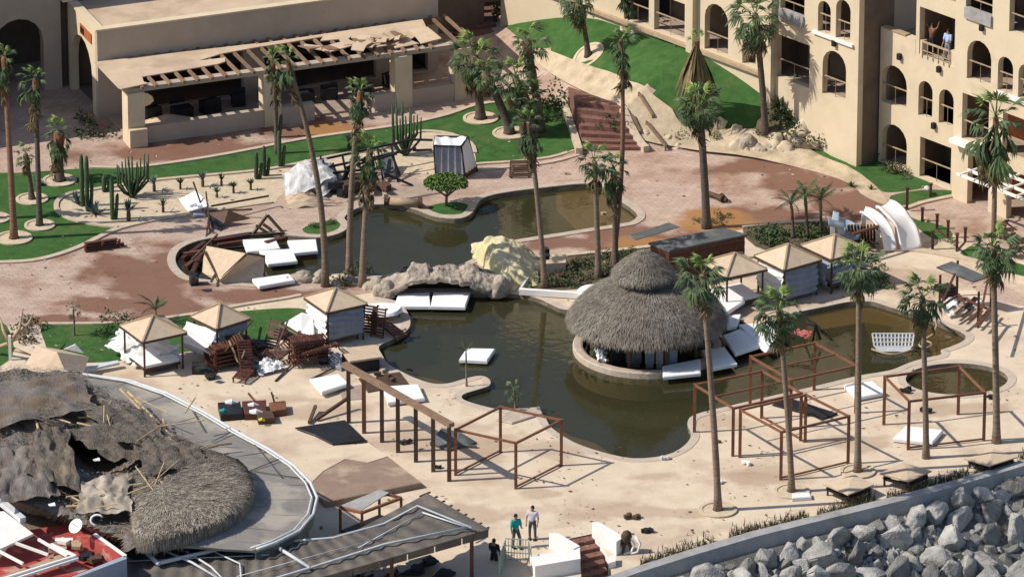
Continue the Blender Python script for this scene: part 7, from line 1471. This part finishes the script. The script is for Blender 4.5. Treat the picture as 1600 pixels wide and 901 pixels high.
sx = dn.orthogonal().normalized(); sy = dn.cross(sx); rows = [(0, -.1), (.2, -.07), (.34, 0), (.36, 0), (.34, -.04), (0, -.14)]; C0 = Z(118, 821, 4.2)
for rr_, h_ in rows:
    for k in range(20): a = k * math.pi / 10; b.v.append(C0 + sx * math.cos(a) * max(rr_, .001) + sy * math.sin(a) * max(rr_, .001) + dn * h_)
for j in range(5):
    for k in range(20): b.f.append((j * 20 + k, j * 20 + (k + 1) % 20, (j + 1) * 20 + (k + 1) % 20, (j + 1) * 20 + k))
part('dish', b, M['white'], t_, smooth=True); b = MB(); b.beam(C0 - dn * .12, Z(122, 830, 3.6), .06); part('stand', b, M['black'], t_); b = MB(); b.beam(C0 - dn * .1 + sy * -.3, C0 + dn * .3, .03); part('feed_arm', b, M['pipe'], t_)
b = MB(); c0 = Z(152, 812, 4.1); b.tube([c0 + Vector((.3 * math.cos(a), .1 * math.sin(a), .22 * math.sin(a))) for a in [.6 + i * .5 for i in range(9)]], .05, 6); solo('white_ring', b, M['white'], 'white broken ring right of the satellite dish', 'ring', smooth=True)
for i, (x, y, z) in enumerate([(145, 717, 3.0), (75, 787, 4.2)]): b = MB(); p = Z(x, y, z); b.slab([p, p + Vector((.3, .1, .05)), p + Vector((.35, -.15, .0)), p + Vector((.1, -.2, 0))], .04); solo('white_scrap', b, M['white'], ['small white scrap in the dark hole of the collapsed roof', 'small white scrap on the collapsed roof near the white box'][i], 'scrap')

# ---------------------------------------------------------------- people
def skinned(name, V, E, rad, m, parent, root=0, sub=2):
    me = bpy.data.meshes.new(name); me.from_pydata(V, E, []); o = bpy.data.objects.new(name, me); COL.objects.link(o); o.parent = parent; me.materials.append(m)
    md = o.modifiers.new('skin', 'SKIN'); md.use_smooth_shade = True
    if not me.skin_vertices: bpy.context.view_layer.objects.active = o
    sv = me.skin_vertices[0].data if me.skin_vertices else me.attributes.new
    for i, r_ in enumerate(rad): sv[i].radius = (r_, r_) if not hasattr(r_, '__len__') else r_; sv[i].use_root = (i == root)
    s = o.modifiers.new('sub', 'SUBSURF'); s.levels = sub; s.render_levels = sub
    return o
def person(loc, face, label, shirt, trousers, arms=((-.26, -.04, .95), (.24, -.12, 1.0)), hands=((-.25, -.16, .78), (.18, -.3, 1.08)), legs=((-.11, 0), (.12, 0)), h=1.72, group=None):
    """local axes: the person faces -Y"""
    t_ = thing('person', label, 'person', loc, group, face); k = h / 1.72
    el = arms; hd = hands
    V = [(0, 0, .93), (0, .01, 1.12), (0, .01, 1.36), (0, 0, 1.47), (0, -.01, 1.56), (0, -.015, 1.66), (-.19, .01, 1.38), el[0], hd[0], (.19, .01, 1.38), el[1], hd[1],
         (-.09, 0, .88), (legs[0][0], legs[0][1] - .02, .48), (legs[0][0], legs[0][1], .08), (legs[0][0] * 1.1, legs[0][1] - .15, .03), (.09, 0, .88), (legs[1][0], legs[1][1] - .02, .48), (legs[1][0], legs[1][1], .08), (legs[1][0] * 1.1, legs[1][1] - .15, .03)]
    E = [(0, 1), (1, 2), (2, 3), (3, 4), (4, 5), (2, 6), (6, 7), (7, 8), (2, 9), (9, 10), (10, 11), (0, 12), (12, 13), (13, 14), (14, 15), (0, 16), (16, 17), (17, 18), (18, 19)]
    rad = [.12, .115, .125, .055, .085, .07, .055, .04, .03, .055, .04, .03, .085, .055, .04, .035, .085, .055, .04, .035]
    # hands: palm, four fingers and a thumb on each
    for s, wi in ((-1, 8), (1, 11)):
        w0 = Vector(V[wi]); d = (w0 - Vector(V[wi - 1])).normalized(); sd = d.cross(Vector((0, 0, 1))); sd = sd.normalized() if sd.length > .1 else Vector((1, 0, 0))
        n = len(V); V.append(tuple(w0 + d * .07)); rad.append(.026); E.append((wi, n))
        for f_ in range(4):
            a = len(V); V.append(tuple(w0 + d * (.115 + .006 * (f_ in (1, 2))) + sd * (.03 - .02 * f_))); rad.append(.009); E.append((n, a)); V.append(tuple(w0 + d * (.15 + .01 * (f_ in (1, 2))) + sd * (.034 - .022 * f_) + Vector((0, -.01, -.01)))); rad.append(.007); E.append((a, a + 1))
        a = len(V); V.append(tuple(w0 + d * .06 + sd * .05)); rad.append(.01); E.append((n, a))
    V = [tuple(Vector(v) * k) for v in V]; rad = [r_ * k for r_ in rad]
    skinned('body', V, E, rad, M['skin'], t_)
    sV = [(0, 0, .84), (0, .01, 1.12), (0, .01, 1.36), (0, 0, 1.43), (-.19, .01, 1.38), tuple(Vector((-.19, .01, 1.38)).lerp(Vector(el[0]), .75)), (.19, .01, 1.38), tuple(Vector((.19, .01, 1.38)).lerp(Vector(el[1]), .75))]
    skinned('shirt', [tuple(Vector(v) * k) for v in sV], [(0, 1), (1, 2), (2, 3), (2, 4), (4, 5), (2, 6), (6, 7)], [x * k for x in (.15, .15, .155, .075, .085, .07, .085, .07)], M[shirt], t_)
    pV = [(0, 0, 1.06), (0, 0, .9), (-.09, 0, .85), (legs[0][0], legs[0][1] - .02, .48), (legs[0][0], legs[0][1], .1), (.09, 0, .85), (legs[1][0], legs[1][1] - .02, .48), (legs[1][0], legs[1][1], .1)]
    skinned('trousers', [tuple(Vector(v) * k) for v in pV], [(0, 1), (1, 2), (2, 3), (3, 4), (1, 5), (5, 6), (6, 7)], [x * k for x in (.135, .14, .105, .075, .06, .105, .075, .06)], M[trousers], t_)
    b = MB(); b.grid(lambda u, v: Vector((.093 * math.cos(u * 6.283) * math.sin(v * 1.9 + .001), .02 + .10 * math.sin(u * 6.283) * math.sin(v * 1.9 + .001), 1.60 + .125 * math.cos(v * 1.9))) * k, 14, 8); part('hair', b, M['hair'], t_, local=True, smooth=True)
    for s in (-1, 1): b = MB(); b.box((s * legs[0 if s < 0 else 1][0] * s * (1 if s > 0 else -1) * (1 if s < 0 else 1) if False else legs[0 if s < 0 else 1][0], (legs[0 if s < 0 else 1][1] - .06) * 1, .045), (.1, .27, .09)); part('shoe', b, M['navy'], t_, local=True)
    return t_
person(Z(806, 855), R(25), 'person in a teal shirt and dark trousers standing with one leg forward', 'teal', 'jeans', legs=((-.12, .03), (.14, -.16)))
person(Z(832, 842), R(-15), 'person in a pale pinkish shirt and grey trousers facing the other', 'paleshirt', 'jeans', arms=((-.28, 0, 1.08), (.28, 0, 1.08)), hands=((-.26, -.12, .86), (.27, -.1, .86)), legs=((-.13, 0), (.13, .0)))
person(Z(772, 893, -.6), R(160), 'person in dark clothes at the bottom edge beside the mesh fence', 'navy', 'navy')
sb = onf(1456, 75, -.5)[0]; person(HF(sb, 2 * FH + .1, -.5), R(-48), 'person with both arms raised waving from the hotel balcony', 'rust', 'navy', arms=((-.42, -.02, 1.6), (.40, -.02, 1.58)), hands=((-.62, -.05, 1.85), (.52, -.05, 1.86)))
sb = onf(1481, 80, -.5)[0]; person(HF(sb, 2 * FH + .1, -.5), R(-40), 'person in light blue and white standing on the hotel balcony', 'blueshirt', 'greyfab')

# ---------------------------------------------------------------- storm litter and floating scum
lr_ = random.Random(77); bl_ = [MB(), MB(), MB()]
def bit(mb, p, s):
    a = lr_.uniform(0, 6.28); x = Vector((math.cos(a), math.sin(a), lr_.uniform(-.1, .1))) * s; y = Vector((-math.sin(a), math.cos(a), 0)) * s * lr_.uniform(.15, .7)
    mb.add([p - x, p + y, p + x, p - y], [(0, 1, 2, 3)])
for _ in range(4500):
    px, py = lr_.uniform(-10, 1610), lr_.uniform(200, 860); p = G(px, py)
    if noise.noise(Vector((p.x * .25, p.y * .25, 8))) < -.05: continue
    q = (p.x, p.y)
    if sdist(q, HILL) > -1.5 or inpoly(*q, wU) or inpoly(*q, wL) or inpoly(*q, wS): continue
    if (Vector(q) - Vector(wallw[0])).dot(outn) > -.6: continue
    bit(bl_[lr_.choice((0, 0, 1))], p + Vector((0, 0, .035)), lr_.choice((.03, .05, .05, .08, .12)))
for wp, n_ in ((wU, 260), (wL, 700), (wS, 60)):
    xs = [p[0] for p in wp]; ys = [p[1] for p in wp]; k = 0
    while k < n_:
        x, y = lr_.uniform(min(xs), max(xs)), lr_.uniform(min(ys), max(ys))
        k += 1
        if not inpoly(x, y, wp): continue
        e = -sdist((x, y), wp)
        if abs(e) > 1.2 and lr_.random() < .6: continue
        bit(bl_[2], Vector((x, y, -.21)), lr_.uniform(.02, .07))
for mb_, m, nm, lb in ((bl_[0], 'brownwood', 'storm_litter', 'dark twigs and scraps strewn over the paving and deck'), (bl_[1], 'gravel', 'pale_litter', 'pale scraps and sand crumbs strewn over the paving'), (bl_[2], 'bushb', 'floating_litter', 'leaves and scum floating along the pool edges')):
    mb_.up = True; solo(nm, mb_, M[m], lb, 'litter', kind='stuff')

gc_ = MB()
for poly, n_, hh in (([(815, 452), (826, 430), (888, 408), (1000, 394), (1015, 400), (1010, 425), (958, 446), (900, 450)], 2600, .35), ([(1165, 362), (1225, 352), (1290, 350), (1325, 360), (1340, 382), (1300, 396), (1230, 394), (1185, 382)], 3400, .6), ([(1185, 214), (1205, 185), (1240, 180), (1285, 202), (1310, 225), (1250, 226)], 1800, .8), ([(1300, 400), (1350, 400), (1390, 425), (1390, 455), (1310, 450)], 1600, .7)):
    k = 0
    while k < n_:
        px, py = lr_.uniform(min(p[0] for p in poly), max(p[0] for p in poly)), lr_.uniform(min(p[1] for p in poly), max(p[1] for p in poly)); k += 1
        if not inpoly(px, py, poly): continue
        p = G(px, py); q_ = noise.noise(Vector((p.x * .8, p.y * .8, 3)))
        if q_ < -.1: continue
        p.z += lr_.random() * hh * (q_ + .35); e = Vector((lr_.gauss(0, 1), lr_.gauss(0, 1), lr_.gauss(0, 1))).normalized() * .09; f = e.orthogonal().normalized() * .05
        gc_.add([p - e, p + f, p + e, p - f], [(0, 1, 2, 3)])
gc_.up = True; solo('ground_cover', gc_, M['bush'], 'low dark ground cover filling the planting beds', 'ground cover', kind='stuff')
